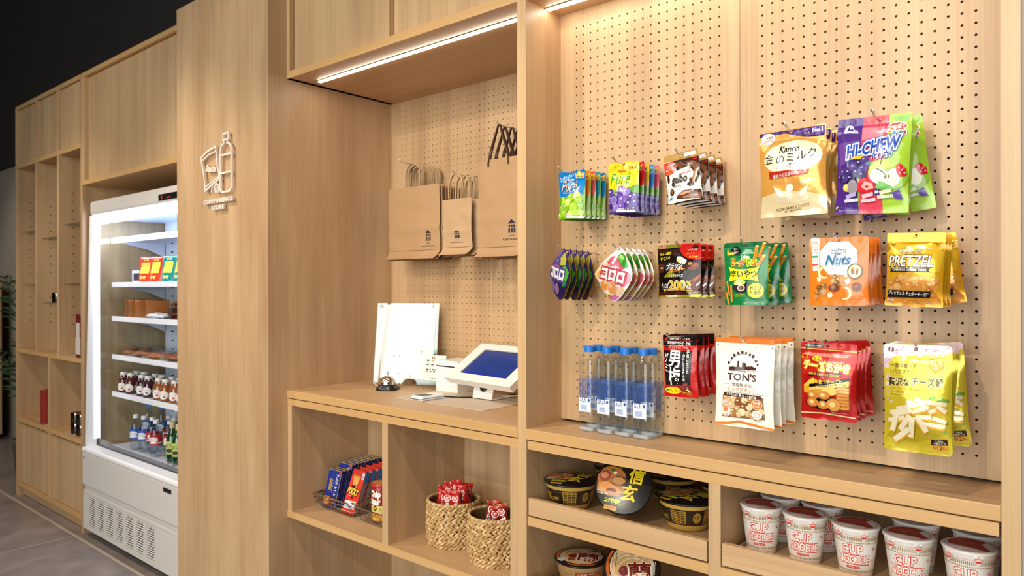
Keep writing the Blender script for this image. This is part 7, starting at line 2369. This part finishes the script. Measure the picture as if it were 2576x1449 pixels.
bar = candy_bar('candy_bar', BARC, 'b8211a', 'c42a20')
spots = [(-.056, -.018, 8, 14, 0, 'red chocolate bar standing farthest left in the left woven basket'), (-.012, -.045, 5, 20, -2, 'red chocolate bar at the front of the left woven basket'), (.022, -.05, -4, 16, 2, 'red chocolate bar just right of the front one in the left woven basket'), (.052, -.03, -9, 12, 3, 'red chocolate bar leaning right at the rim of the left woven basket'),
         (-.03, -.002, 3, 10, 14, 'red chocolate bar upright in the middle of the left woven basket'), (.004, .004, 2, 6, 26, 'tallest red chocolate bar in the centre of the left woven basket'), (.04, .01, -6, 4, 14, 'red chocolate bar behind the right-leaning one in the left woven basket'), (.004, .036, 10, -4, 16, 'red chocolate bar at the back of the left woven basket'), (.045, .04, -14, -6, 6, 'red chocolate bar at the back right of the left woven basket')]
for i, (dx, dy, rl, pt, dz, lab) in enumerate(spots):
    loc = (-1.777 + dx, 1.775 + dy, SH + .058 + dz * .001)
    rot = (R(-pt), R(rl), R(38 + rl))
    if i == 0:
        bar.location, bar.rotation_euler = loc, rot
        tag(bar, lab, 'candy bar', 'red chocolate bars in the woven basket')
    else:
        dup(bar, loc, lab, rot)
bar2 = candy_bar('candy_bar', BARP, '7a1714', 'b5421c')
for i, (dx, dy, rl, pt, dz, lab) in enumerate([(-.016, -.03, 10, 14, 6, 'dark red potato bar in the right woven basket'), (.022, -.044, 4, 18, 0, 'front dark red potato bar in the right woven basket'), (.008, .004, -6, 4, 8, 'dark red potato bar standing behind in the right woven basket'), (.05, -.01, -12, 10, 6, 'dark red potato bar leaning toward the post')]):
    loc = (-1.555 + dx, 1.748 + dy, SH + .055 + dz * .001)
    rot = (R(-pt), R(rl), R(34 + rl))
    if i == 0:
        bar2.location, bar2.rotation_euler = loc, rot
        tag(bar2, lab, 'candy bar', 'potato bars in the woven basket')
    else:
        dup(bar2, loc, lab, rot)

# ================================================================== CHILLER
FW = mat('chiller_white', 'd2cbc6', 0.35)
FB = mat('chiller_inner', 'ccd4e2', 0.4)
LEDC = mat('chiller_led', 'ffffff', 0.4, emit='d4e4ff', es=20.0)
FX0, FX1 = -4.655, -3.31
t = empty('display_chiller', (-3.98, 1.585, 0), 'white open-front display chiller between the shelf unit and the pillar', 'refrigerator')
part('lower_body', [(FX0, FX1, 1.60, 2.12, .04, .50)], FW, t, .004)
part('front_panel', [(FX0 + .018, FX1, 1.582, 1.60, .305, .492)], FW, t, .004)
part('foot_base', [(FX0 + .05, FX1 - .05, 1.66, 2.08, 0, .04)], BLACKP, t, 0)
b = bmesh.new()
box(b, FX0 + .018, FX1, 1.586, 1.60, .05, .07)
box(b, FX0 + .018, FX1, 1.586, 1.60, .255, .272, bevel=.003)
x = FX0 + .018
edges = []
for k in range(7):
    a = -4.55 + k * .128
    edges.append((a, a + .085))
prev = FX0 + .018
for a, c in edges:
    box(b, prev, a, 1.586, 1.60, .07, .255)
    for j in range(13):
        z = .083 + j * .0125
        vs = box(b, a, c, 1.5865, 1.589, z, z + .0055)
        bmesh.ops.rotate(b, cent=(a, 1.59, z), matrix=Matrix.Rotation(R(-38), 3, 'X'), verts=vs)
    box(b, a, c, 1.586, 1.60, .07, .08)
    box(b, a, c, 1.586, 1.60, .245, .255)
    prev = c
box(b, prev, FX1, 1.586, 1.60, .07, .255)
o = finish('vent_panel', b, FW, t)
o.location = -Vector(t.location)
part('vent_shade', [(FX0 + .03, FX1 - .02, 1.599, 1.6005, .06, .26)], DARK, t, 0)  # flat dark sheet on the body, painted as shade between the slats
part('ledge', [(FX0 + .012, FX1, 1.578, 1.66, .492, .522)], mat('chiller_ledge', 'eceaea', .3), t, .010)
part('ledge_seal', [(FX0 + .05, FX1, 1.664, 1.70, .505, .528)], mat('grey_rubber', '4a464a', .6), t, .002)
part('front_glass', [(FX0 + .05, FX1, 1.660, 1.664, .515, .562)], clear('chiller_glass', 'fafcfd', 1.1, .02), t, 0)
part('deck', [(FX0 + .03, FX1, 1.70, 2.10, .49, .508)], FB, t, 0)
part('header', [(FX0, FX1, 1.628, 2.12, 1.868, 1.955)], FW, t, .018)
part('display_window', [(-3.735, -3.45, 1.6265, 1.629, 1.885, 1.917)], BLACKP, t, 0)
b = bmesh.new()
box(b, -3.70, -3.695, 1.6255, 1.627, 1.893, 1.909)
box(b, -3.64, -3.60, 1.6255, 1.627, 1.895, 1.898)
o = finish('display_digit', b, mat('red_led', 'a01010', .4, emit='ff2a20', es=1.5), t)
o.location = -Vector(t.location)
part('header_lamp', [(FX0 + .03, FX1, 1.645, 1.69, 1.824, 1.866)], LEDC, t, .004)
part('ceiling_panel', [(FX0 + .02, FX1, 1.69, 2.1, 1.852, 1.862)], FB, t, 0)
b = bmesh.new()
q = [(1.602, .522), (1.655, .522), (1.678, 1.868), (1.63, 1.868)]
L_, R_ = [b.verts.new((FX0, y_, z_)) for y_, z_ in q], [b.verts.new((FX0 + .028, y_, z_)) for y_, z_ in q]
b.faces.new(L_)
b.faces.new(R_[::-1])
for k in range(4):
    b.faces.new((L_[k], L_[(k + 1) % 4], R_[(k + 1) % 4], R_[k]))
o = finish('side_frame', b, mat('chiller_ledge', 'eceaea', .3), t)
o.location = -Vector(t.location)
part('side_lamp', [(FX0 + .0285, FX0 + .034, 1.645, 1.672, .56, 1.86)], mat('chiller_side_led', 'ffffff', .4, emit='dfe6ff', es=1.6), t, 0)
b = bmesh.new()
q = [(1.657, .522), (2.06, .522), (2.06, 1.85), (1.681, 1.85)]
L_, R_ = [b.verts.new((FX0 + .004, y_, z_)) for y_, z_ in q], [b.verts.new((FX0 + .012, y_, z_)) for y_, z_ in q]
b.faces.new(L_)
b.faces.new(R_[::-1])
for k in range(4):
    b.faces.new((L_[k], L_[(k + 1) % 4], R_[(k + 1) % 4], R_[k]))
o = finish('side_glass', b, clear('chiller_side_glass', 'f8fbf9', 1.0, .02), t)
o.location = -Vector(t.location)
b = bmesh.new()
box(b, FX0 + .02, FX1, 2.06, 2.08, .5, 1.852)
for z_ in [.62 + .055 * i for i in range(21)]:
    for x in (-4.55, -4.2, -3.8):
        box(b, x, x + .03, 2.0585, 2.0605, z_, z_ + .008, mi=1)
for x in (-4.60, -3.95):
    box(b, x, x + .025, 2.05, 2.06, .5, 1.8)
o = finish('back_panel', b, [FB, DARK], t)
o.location = -Vector(t.location)
SHZ = [1.735, 1.472, 1.270, 1.043, .822]
for i, z in enumerate(SHZ):
    part('shelf', [(FX0 + .035, FX1, 1.748, 2.05, z - .010, z)], FB, t, 0)
    part('shelf_rail', [(FX0 + .035, FX1, 1.737, 1.748, z - .021, z + .007)], LEDC if i == 0 else mat('shelf_rail', 'e2e4ec', .3), t, .001)
    b = bmesh.new()
    for x in (FX0 + .04,):
        pts = [(1.76, z - .011), (2.05, z - .011), (2.05, z - .10), (1.95, z - .055)]
        A_ = [b.verts.new((x, y_, z_)) for y_, z_ in pts]
        B_ = [b.verts.new((x + .003, y_, z_)) for y_, z_ in pts]
        b.faces.new(A_)
        b.faces.new(B_[::-1])
        for k in range(4):
            b.faces.new((A_[k], A_[(k + 1) % 4], B_[(k + 1) % 4], B_[k]))
    o = finish('shelf_bracket', b, FB, t)
    o.location = -Vector(t.location)
part('price_badge', [(-3.585, -3.50, 1.580, 1.583, .452, .472)], BLACKP, t, 0)
part('lock', [(-4.615, -4.605, 1.580, 1.583, .455, .467)], BLACKP, t, 0)


def simple_box(name, W, D, H, col, label, cat, grp, loc, rot, label_col=None, rough=.4):
    b = bmesh.new()
    box(b, -W / 2, W / 2, -D / 2, D / 2, 0, H, bevel=min(W, D, H) * .08)
    o = finish(name, b, mat('pack_' + col, col, rough))
    if label_col:
        b = bmesh.new()
        box(b, -W * .36, W * .36, -D / 2 - .0008, -D / 2, H * .2, H * .8)
        finish('front_label', b, mat('pack_' + label_col, label_col, rough), o)
        b = bmesh.new()
        box(b, -W * .3, W * .3, -D * .3, D * .3, H, H + .0006)
        finish('top_label', b, mat('pack_' + label_col, label_col, rough), o)
    o.location, o.rotation_euler = loc, rot
    return tag(o, label, cat, grp)


def doypack(col, lab_col, name):
    """Small stand-up pouch with a notched top; origin at its base centre."""
    W, H, D = .125, .148, .055
    b = bmesh.new()
    rows = []
    for j in range(9):
        v = j / 8
        d = D / 2 * (1 - smooth01(v / .85)) + .0012
        w_ = W / 2 * (1 - .10 * smooth01((v - .75) / .25) + .05 * math.sin(math.pi * v))
        rows.append([(x * w_, -d * math.sqrt(max(0, 1 - x * x * .98)), v * H) for x in (-1, -.75, -.4, 0, .4, .75, 1)] + [(x * w_, d * math.sqrt(max(0, 1 - x * x * .98)), v * H) for x in (1, .75, .4, 0, -.4, -.75, -1)])
    rv = [[b.verts.new(p) for p in r_] for r_ in rows]
    n = len(rv[0])
    for A_, B_ in zip(rv, rv[1:]):
        for i in range(n):
            b.faces.new((A_[i], A_[(i + 1) % n], B_[(i + 1) % n], B_[i])).smooth = True
    b.faces.new(rv[0])
    b.faces.new(rv[-1])
    o = finish(name, b, film(col))
    ART_ = [('P', lab_col, [(.2, .2), (.8, .2), (.8, .62), (.2, .62)]), ('T', '5a3a14', 'おつまみ\nミックス', .5, .41, .5, .3, {'b': .03}), ('T', 'f0d060', '珍味', .5, .78, .4, .14, {'b': .03}), ('T', 'f0d060', '北海道', .5, .11, .4, .08, {'b': .03})]

    def fn(u, v, l):
        t_ = 1 - v
        d = D / 2 * (1 - smooth01(t_ / .85)) + .0012
        return Vector(((u - .5) * W, -d * math.sqrt(max(0.02, 1 - (2 * u - 1) ** 2 * .98)) - .0018 - l, t_ * H))

    v, f = drape(art_polys(ART_, W, H), W, H, lines(8), lines(9), fn)
    mesh_from('front_label', v, [(a, c) for a, c, _ in f], ink, o)
    return o


zz = SHZ[1] + .0005
pr = doypack('b5321f', 'e0c83a', 'snack_pouch')
pr.location, pr.rotation_euler = (-4.285, 1.80, zz), (0, 0, R(12))
tag(pr, 'red stand-up pouch farthest left on the second chiller shelf', 'snack bag', 'stand-up pouches in the chiller')
dup(pr, (-4.15, 1.80, zz), 'red stand-up pouch just left of the teal ones in the chiller', (0, 0, R(8)))
dup(pr, (-4.10, 1.89, zz), 'red stand-up pouch behind the front row in the chiller', (0, 0, R(5)))
pr = doypack('12706a', 'c8d43a', 'snack_pouch')
pr.location, pr.rotation_euler = (-3.995, 1.80, zz), (0, 0, R(10))
tag(pr, 'teal stand-up pouch next to the red ones in the chiller', 'snack bag', 'stand-up pouches in the chiller')
dup(pr, (-3.86, 1.80, zz), 'teal stand-up pouch nearest the pillar in the chiller', (0, 0, R(4)))
simple_box('cheese_box', .10, .03, .075, 'd8d8e2', 'small white and dark carton beside the red pouch in the chiller', 'carton', None, (-4.43, 1.82, zz), (0, 0, R(10)), '1f2230')
simple_box('flat_pack', .16, .10, .008, '8a5a34', 'flat brown pack lying in front on the second chiller shelf', 'pack', None, (-4.54, 1.805, zz), (0, 0, R(4)))
zz = SHZ[2] + .0005
for i, (x, y, la) in enumerate([(-4.56, 1.85, 'first'), (-4.47, 1.86, 'second'), (-4.38, 1.80, 'third'), (-4.29, 1.80, 'fourth'), (-4.20, 1.82, 'fifth')]):
    simple_box('sandwich_pack', .026, .12, .105, 'a5642e', '%s leaning brown snack pack from the left on the third chiller shelf' % la, 'pack', 'leaning brown packs in the chiller', (x, y, zz + .003), (0, R(14), R(-14)), '47423f')
for i, (x, y, z_, la) in enumerate([(-4.02, 1.90, 0, 'lower brown snack pack lying behind the white bag'), (-4.02, 1.905, .032, 'middle brown snack pack lying behind the white bag'), (-4.02, 1.91, .064, 'topmost brown snack pack lying behind the white bag'), (-3.84, 1.87, 0, 'brown snack pack lying nearest the pillar')]):
    simple_box('snack_pack', .15, .09, .03, ['7a4522', '3a211a', '8a5228', '9a5a2a'][i], la + ' on the third chiller shelf', 'pack', 'lying brown packs in the chiller', (x, y, zz + z_), (0, 0, R(6)), '2a1a18')


def blob(name, sx, sy, sz, m, seed, amp):
    b = bmesh.new()
    bmesh.ops.create_uvsphere(b, u_segments=22, v_segments=14, radius=1)
    for v in b.verts:
        n_ = 1 + amp * noise.noise(v.co * 2.6 + Vector((seed, 0, 0)))
        v.co = Vector((v.co.x * sx * n_, v.co.y * sy * n_, max(-1, v.co.z) * sz * n_))
    mn = min(v.co.z for v in b.verts)
    for v in b.verts:
        v.co.z = max(0.0, (v.co.z - mn) - .1 * sz)
    return finish(name, b, m, None, None, True)


o = blob('plastic_bag', .09, .045, .016, mat('white_film', 'cfd0d8', .2, bump=.8, bscale=60), 3, .5)
o.location = (-4.11, 1.79, zz)
tag(o, 'crumpled white plastic packet lying in front on the third chiller shelf', 'packet')
zz = SHZ[3] + .0005
WRAP = clear('clear_wrap', 'fbfbfb', .9, .06)
for i, (x, y, rz, la) in enumerate([(-4.53, 1.83, 14, 'leftmost'), (-4.36, 1.83, 20, 'second'), (-4.17, 1.83, 28, 'third'), (-3.97, 1.84, 22, 'rightmost')]):
    o = blob('bread_pack', .085, .05, .017, mat('bread_%d' % (i % 2), ['a86a44', '9a5c36'][i % 2], .5, bump=.5, bscale=40), i * 3.0, .35)
    o.location, o.rotation_euler = (x, y, zz), (0, 0, R(rz))
    tag(o, '%s brown bread pack in clear wrap on the fourth chiller shelf' % la, 'bread pack', 'bread packs in the chiller')
    if i < 2:
        b = bmesh.new()
        box(b, -.02, .035, -.03, .03, .0345, .036)
        finish('dark_label', b, mat('pack_1f2230', '1f2230', .4), o)
    b = bmesh.new()
    rnd = random.Random(i)
    g_ = []
    for r_ in range(7):
        row = []
        for c_ in range(9):
            u_, v_ = c_ / 8, r_ / 6
            s = math.sin(math.pi * u_) * math.sin(math.pi * v_)
            row.append(b.verts.new(((u_ - .5) * .2, (v_ - .5) * .12, .004 + .042 * s ** .5 + rnd.uniform(-.004, .010) * (s > .02))))
        g_.append(row)
    for A_, B_ in zip(g_, g_[1:]):
        for k in range(8):
            b.faces.new((A_[k], A_[k + 1], B_[k + 1], B_[k])).smooth = True
    finish('clear_wrap', b, WRAP, o)


def juice_jar(col, name='juice_bottle'):
    t_ = empty(name, (0, 0, 0), 'jar', 'bottle', 'small juice bottles in the chiller')
    b = bmesh.new()
    rg = lathe(b, [(.028, 0), (.031, .003), (.031, .068), (.026, .088), (.0185, .098), (.0185, .106)], 24)
    cap(b, rg[0])
    jar = finish('body', b, mat('juice_' + col, col, .08, coat=.6), t_)
    b = bmesh.new()
    lathe(b, [(.0205, .105), (.021, .107), (.021, .119), (.0195, .121), (0, .121)], 24)
    finish('cap', b, mat('cap_white', 'd8d6d2', .35), t_)
    JL = [('E', 'e6e0dc', .5, .5, .3, .46), ('E', 'b04a3a' if col != '3a1626' else '6a3a8a', .56, .68, .08, .12), ('T', '7a5a6a', 'JUICE', .48, .42, .3, .12, {'b': .02}), ('P', 'd8d4d0', [(.86, .2), (.98, .2), (.98, .86), (.86, .86)])]
    cyl_art('round_label', JL, math.pi * .031, .05, lambda u, v, l: Vector(((.0314 + l) * math.cos(-math.pi / 2 + (u - .5) * math.pi), (.0314 + l) * math.sin(-math.pi / 2 + (u - .5) * math.pi), .062 - v * .05)), ink, jar, 16, 3)
    b = bmesh.new()
    for a in (-120, -60, 0):
        vs_ = box(b, -.003, .003, -.0215, -.0205, .085, .121)
        bmesh.ops.rotate(b, cent=(0, 0, 0), matrix=Matrix.Rotation(R(a + 90), 3, 'Z'), verts=vs_)
    finish('neck_seal', b, mat('cap_white', 'd8d6d2', .35), t_)
    return t_


zz = SHZ[4] + .0005
kinds = {'r': ('4a1712', 'dark red'), 'p': ('3a1626', 'purple'), 'o': ('8a4a1c', 'orange brown')}
prot = {}
jars = [(-4.565, 1.785, 'r'), (-4.475, 1.79, 'r'), (-4.565, 1.86, 'r'), (-4.475, 1.865, 'r'), (-4.335, 1.795, 'p'), (-4.25, 1.795, 'p'), (-4.335, 1.87, 'p'), (-4.25, 1.87, 'p'), (-4.105, 1.79, 'o'), (-4.02, 1.79, 'o'), (-4.105, 1.865, 'o'), (-4.02, 1.865, 'o'), (-3.93, 1.80, 'o'), (-3.93, 1.875, 'p'), (-3.845, 1.80, 'o')]
rowname = {'r': ['front left', 'front right', 'back left', 'back right'], 'p': ['front left', 'front right', 'back left', 'back right', 'outer'], 'o': ['front left', 'front right', 'back left', 'back right', 'outer front', 'far right']}
cnt = {}
for x, y, k in jars:
    cnt[k] = cnt.get(k, -1) + 1
    lab = '%s small juice bottle, %s of its kind on the chiller shelf' % (kinds[k][1], rowname[k][cnt[k]])
    if k not in prot:
        prot[k] = juice_jar(kinds[k][0])
        prot[k].location, prot[k].rotation_euler = (x, y, zz), (0, 0, R(35))
        prot[k]['label'] = lab
    else:
        dup(prot[k], (x, y, zz), lab, (0, 0, R(35)))


def soda_bottle(name, capc, lab_col, lab_text, body_m, wine=False):
    t_ = empty(name, (0, 0, 0), 'b', 'bottle', 'drink bottles on the chiller deck')
    b = bmesh.new()
    if wine:
        pr_ = [(.028, 0), (.031, .004), (.031, .13), (.026, .15), (.014, .175), (.0125, .2), (.0135, .203), (.0135, .21)]
    else:
        pr_ = [(.022, .0), (.030, .006), (.032, .02), (.0305, .045), (.032, .07), (.032, .125), (.029, .145), (.02, .17), (.0125, .18), (.0125, .186)]
    rg = lathe(b, pr_, 28)
    cap(b, rg[0])
    bd = finish('body', b, body_m, t_)
    b = bmesh.new()
    if wine:
        lathe(b, [(.014, .185), (.0145, .21), (.013, .216), (0, .216)], 20)
    else:
        ribbed_cap(b, .0150, .184, .203, 28)
    finish('cap', b, mat('bcap_' + capc, capc, .35), t_)
    z0_, z1_ = (.05, .12) if wine else (.068, .126)
    LB = [('P', lab_col, [(0, 0), (1, 0), (1, 1), (0, 1)]), ('E', 'f0ece8', .5, .5, .2, .25) if not wine else ('E', '3a2a20', .5, .72, .16, .14), ('T', 'f4f2f0' if not wine else '3a3420', lab_text, .5, .5 if not wine else .32, .34, .22, {'b': .05, 'o': (lab_col, .1)})]
    if not wine:
        LB.append(('P', 'f4f2f0', [(0, .78), (1, .74), (1, .82), (0, .88)]))
    cyl_art('label', LB, math.pi * 1.3 * .0322, z1_ - z0_, lambda u, v, l: Vector(((.0324 + l) * math.cos(-math.pi / 2 + (u - .5) * math.pi * 1.3), (.0324 + l) * math.sin(-math.pi / 2 + (u - .5) * math.pi * 1.3), z1_ - v * (z1_ - z0_))), ink, bd, 20, 2)
    return t_


zd = .5085
GREEN = mat('green_glass', '0f3a16', .06, coat=.8)
SODA = clear('soda_clear', 'eef2f5', 1.0, .03)
a = soda_bottle('drink_bottle', 'dcdad6', '1f52a8', 'SODA', SODA)
a.location, a.rotation_euler = (-4.375, 1.775, zd), (0, 0, R(35))
a['label'] = 'clear bottle with blue label and white cap farthest left on the chiller deck'
dup(a, (-4.29, 1.785, zd), 'clear bottle with blue label beside the red-label bottles', (0, 0, R(40)))
r = soda_bottle('drink_bottle', 'dcdad6', 'a8242c', 'COLA', SODA)
r.location, r.rotation_euler = (-4.215, 1.80, zd), (0, 0, R(60))
r['label'] = 'clear bottle with red label just right of the blue labels'
dup(r, (-4.11, 1.775, zd), 'clear bottle with red label front centre on the chiller deck', (0, 0, R(36)))
dup(r, (-4.03, 1.815, zd), 'clear bottle with red label beside the green bottles', (0, 0, R(30)))
for x, y, l in ((-4.20, 1.885, 'white-capped bottle in the second row behind the blue labels'), (-4.11, 1.875, 'white-capped bottle in the second row behind the front red label'), (-4.00, 1.90, 'white-capped bottle in the second row near the green bottles'), (-3.92, 1.88, 'white-capped bottle in the second row behind the green bottles')):
    dup(r, (x, y, zd), l, (0, 0, R(20)))
w = soda_bottle('drink_bottle', '1f74d0', '2a4f96', '天然水', SODA)
w.location, w.rotation_euler = (-4.50, 1.90, zd), (0, 0, R(30))
w.scale = (1.05, 1.05, 1.2)
w['label'] = 'tall blue-capped water bottle farthest left at the back of the chiller deck'
dup(w, (-4.36, 1.92, zd), 'tall blue-capped water bottle second from left at the chiller back', (0, 0, R(30)))
dup(w, (-4.22, 1.965, zd), 'tall blue-capped water bottle third from left at the chiller back', (0, 0, R(30)))
g = soda_bottle('drink_bottle', 'b8a878', 'a9b85a', '酒', GREEN, True)
g.location, g.rotation_euler = (-3.90, 1.77, zd), (0, 0, R(35))
g['label'] = 'green glass bottle with pale label, left one near the pillar'
dup(g, (-3.82, 1.765, zd), 'green glass bottle with pale label, right one against the pillar edge', (0, 0, R(38)))
dup(g, (-3.85, 1.85, zd), 'green glass bottle behind the front two near the pillar', (0, 0, R(30)))

# ================================================================== GOODS ON THE FAR SHELF UNIT
simple_box('gift_box', .075, .06, .262, '6a1418', 'tall dark red gift box on the middle shelf beside the chiller', 'box', None, (-4.80, 1.645, 1.0265), (0, 0, 0), 'cfc4bc')
b = bmesh.new()
box(b, -.0375, .0375, -.031, -.0295, .02, .12)
finish('paper_band', b, mat('pack_cfc4bc', 'cfc4bc', .6), bpy.data.objects['gift_box'])
for i in range(9):
    simple_box('red_carton', .085, .10, .024, 'a8382c', '%s flat red carton in the stack on the lower left shelf' % ['bottom', 'second', 'third', 'fourth', 'fifth', 'sixth', 'seventh', 'eighth', 'topmost'][i], 'box', 'stacked red cartons', (-5.44 + .002 * (i % 2), 1.665, .5505 + i * .0246), (0, 0, R((i % 3) - 1)), '8a2c24')


def tin(loc, label):
    t_ = empty('tea_tin', loc, label, 'tin', 'dark metal tea tins')
    b = bmesh.new()
    rg = lathe(b, [(.037, 0), (.038, .002), (.038, .05)], 28)
    cap(b, rg[0])
    finish('body', b, mat('tin_dark', '6a6058', .18, 1.0), t_)
    b = bmesh.new()
    lathe(b, [(.0388, .05), (.0388, .063), (.037, .065), (0, .065)], 28)
    finish('lid', b, mat('tin_lid', '8a8078', .15, 1.0), t_)
    return t_


tn = tin((-4.925, 1.655, .5515), 'lower dark metal tea tin, left stack on the shelf beside the chiller')
dup(tn, (-4.925, 1.655, .6168), 'upper dark metal tea tin, left stack on the shelf beside the chiller')
dup(tn, (-4.835, 1.655, .5515), 'lower dark metal tea tin, right stack touching the side panel')
dup(tn, (-4.835, 1.655, .6168), 'upper dark metal tea tin, right stack touching the side panel')
tn2 = tin((-5.30, 1.67, 1.3522), 'small dark metal tin on the glass shelf of the middle column')
CARDM = mat('white_card', 'b8aea4', .6)


def card(loc, w_, d_, label):
    b = bmesh.new()
    box(b, -w_ / 2, w_ / 2, -d_ / 2, d_ / 2, 0, .0015)
    o = finish('price_card', b, CARDM)
    o.location = loc
    tag(o, label, 'card', 'price cards on the shelf unit')


card((-5.62, 1.68, .5505), .11, .07, 'white price card lying on the lower left shelf, farther from the red cartons')
card((-5.36, 1.625, .5505), .07, .03, 'white price card lying in front of the red cartons')
card((-4.94, 1.69, .5498), .20, .15, 'large pale card under the tea tins')
card((-5.20, 1.66, 1.0265), .16, .07, 'white price card on the middle shelf left of the dark red box')
card((-4.95, 1.65, 1.0265), .11, .06, 'white price card in front of the dark red box')
b = bmesh.new()
box(b, -.0275, .0275, -.004, .004, 0, .11, bevel=.001)
o = finish('sign_card', b, CARDM)
o.location = (-4.80, 1.645, 1.4735)
tag(o, 'white upright card on the glass shelf beside the chiller', 'card')

# ================================================================== FAR LEFT: COFFEE CABINET AND PALM
t = empty('coffee_cabinet', (-8.4, 1.6, 0), 'oak cabinet with a dark counter far off at the left edge', 'cabinet')
part('base_unit', [(-8.9, -8.2, .8, 2.1, .05, .80)], OAK_V, t)
part('plinth', [(-8.86, -8.22, .85, 2.08, 0, .05)], EDGE_V, t, 0)
part('counter', [(-8.9, -8.17, .8, 2.12, .80, .835)], BLACKP, t)
part('splash_panel', [(-8.9, -8.2, .8, 2.1, .836, 1.52)], OAK_V, t)
part('dark_screen', [(-8.2, -8.19, 1.2, 1.9, .95, 1.35)], mat('dark_brown', '3a2416', .5), t, 0)
t = empty('potted_palm', (-6.56, 1.88, 0), 'potted palm half hidden behind the far shelf unit', 'plant')
b = bmesh.new()
rg = lathe(b, [(.10, 0), (.11, .01), (.13, .24), (.14, .25), (.14, .27), (.12, .27), (.12, .245), (0, .245)], 28)
cap(b, rg[0])
finish('pot', b, mat('pot_grey', '57524c', .6), t)
LEAF = mat('palm_leaf', '2e4a2a', .5)
rnd = random.Random(11)
tips = [(-.30, -.10, 1.52), (-.40, -.12, .93), (-.38, -.02, .83), (-.2, .15, .6), (.1, -.15, 1.35), (.22, .1, 1.1), (.02, -.15, 1.5), (.2, -.12, .85)]
for tx_, ty_, tz_ in tips:
    b, b2 = bmesh.new(), bmesh.new()
    base = Vector((rnd.uniform(-.03, .03), rnd.uniform(-.03, .03), .24))
    mid = Vector((tx_ * .35, ty_ * .35, tz_ * .85))
    tip_ = Vector((tx_, ty_, tz_))
    pts = [base * (1 - s) ** 2 + mid * 2 * s * (1 - s) + tip_ * s * s for s in [k / 10 for k in range(11)]]
    tube(b2, pts, [.005 * (1 - .08 * k) for k in range(11)], 6)
    for k in range(4, 11):
        p = pts[k]
        d_ = (pts[k] - pts[k - 1]).normalized()
        sd = d_.cross(Vector((0, 0, 1))).normalized()
        for s in (-1, 1):
            L = .15 * math.sin(math.pi * (k - 1.5) / 10) + .04
            dir_ = (sd * s * .8 + d_ * .7 + Vector((0, 0, -.15))).normalized()
            q1 = p + dir_ * L * .4 + Vector((0, 0, .01))
            q2 = p + dir_ * L + Vector((0, 0, -.03))
            nn = d_ * .011
            b.faces.new([b.verts.new(x) for x in (p - nn * .4, q1 - nn, q2, q1 + nn, p + nn * .4)])
    fr_ = finish('frond', b2, LEAF, t)
    finish('leaves', b, LEAF, fr_)
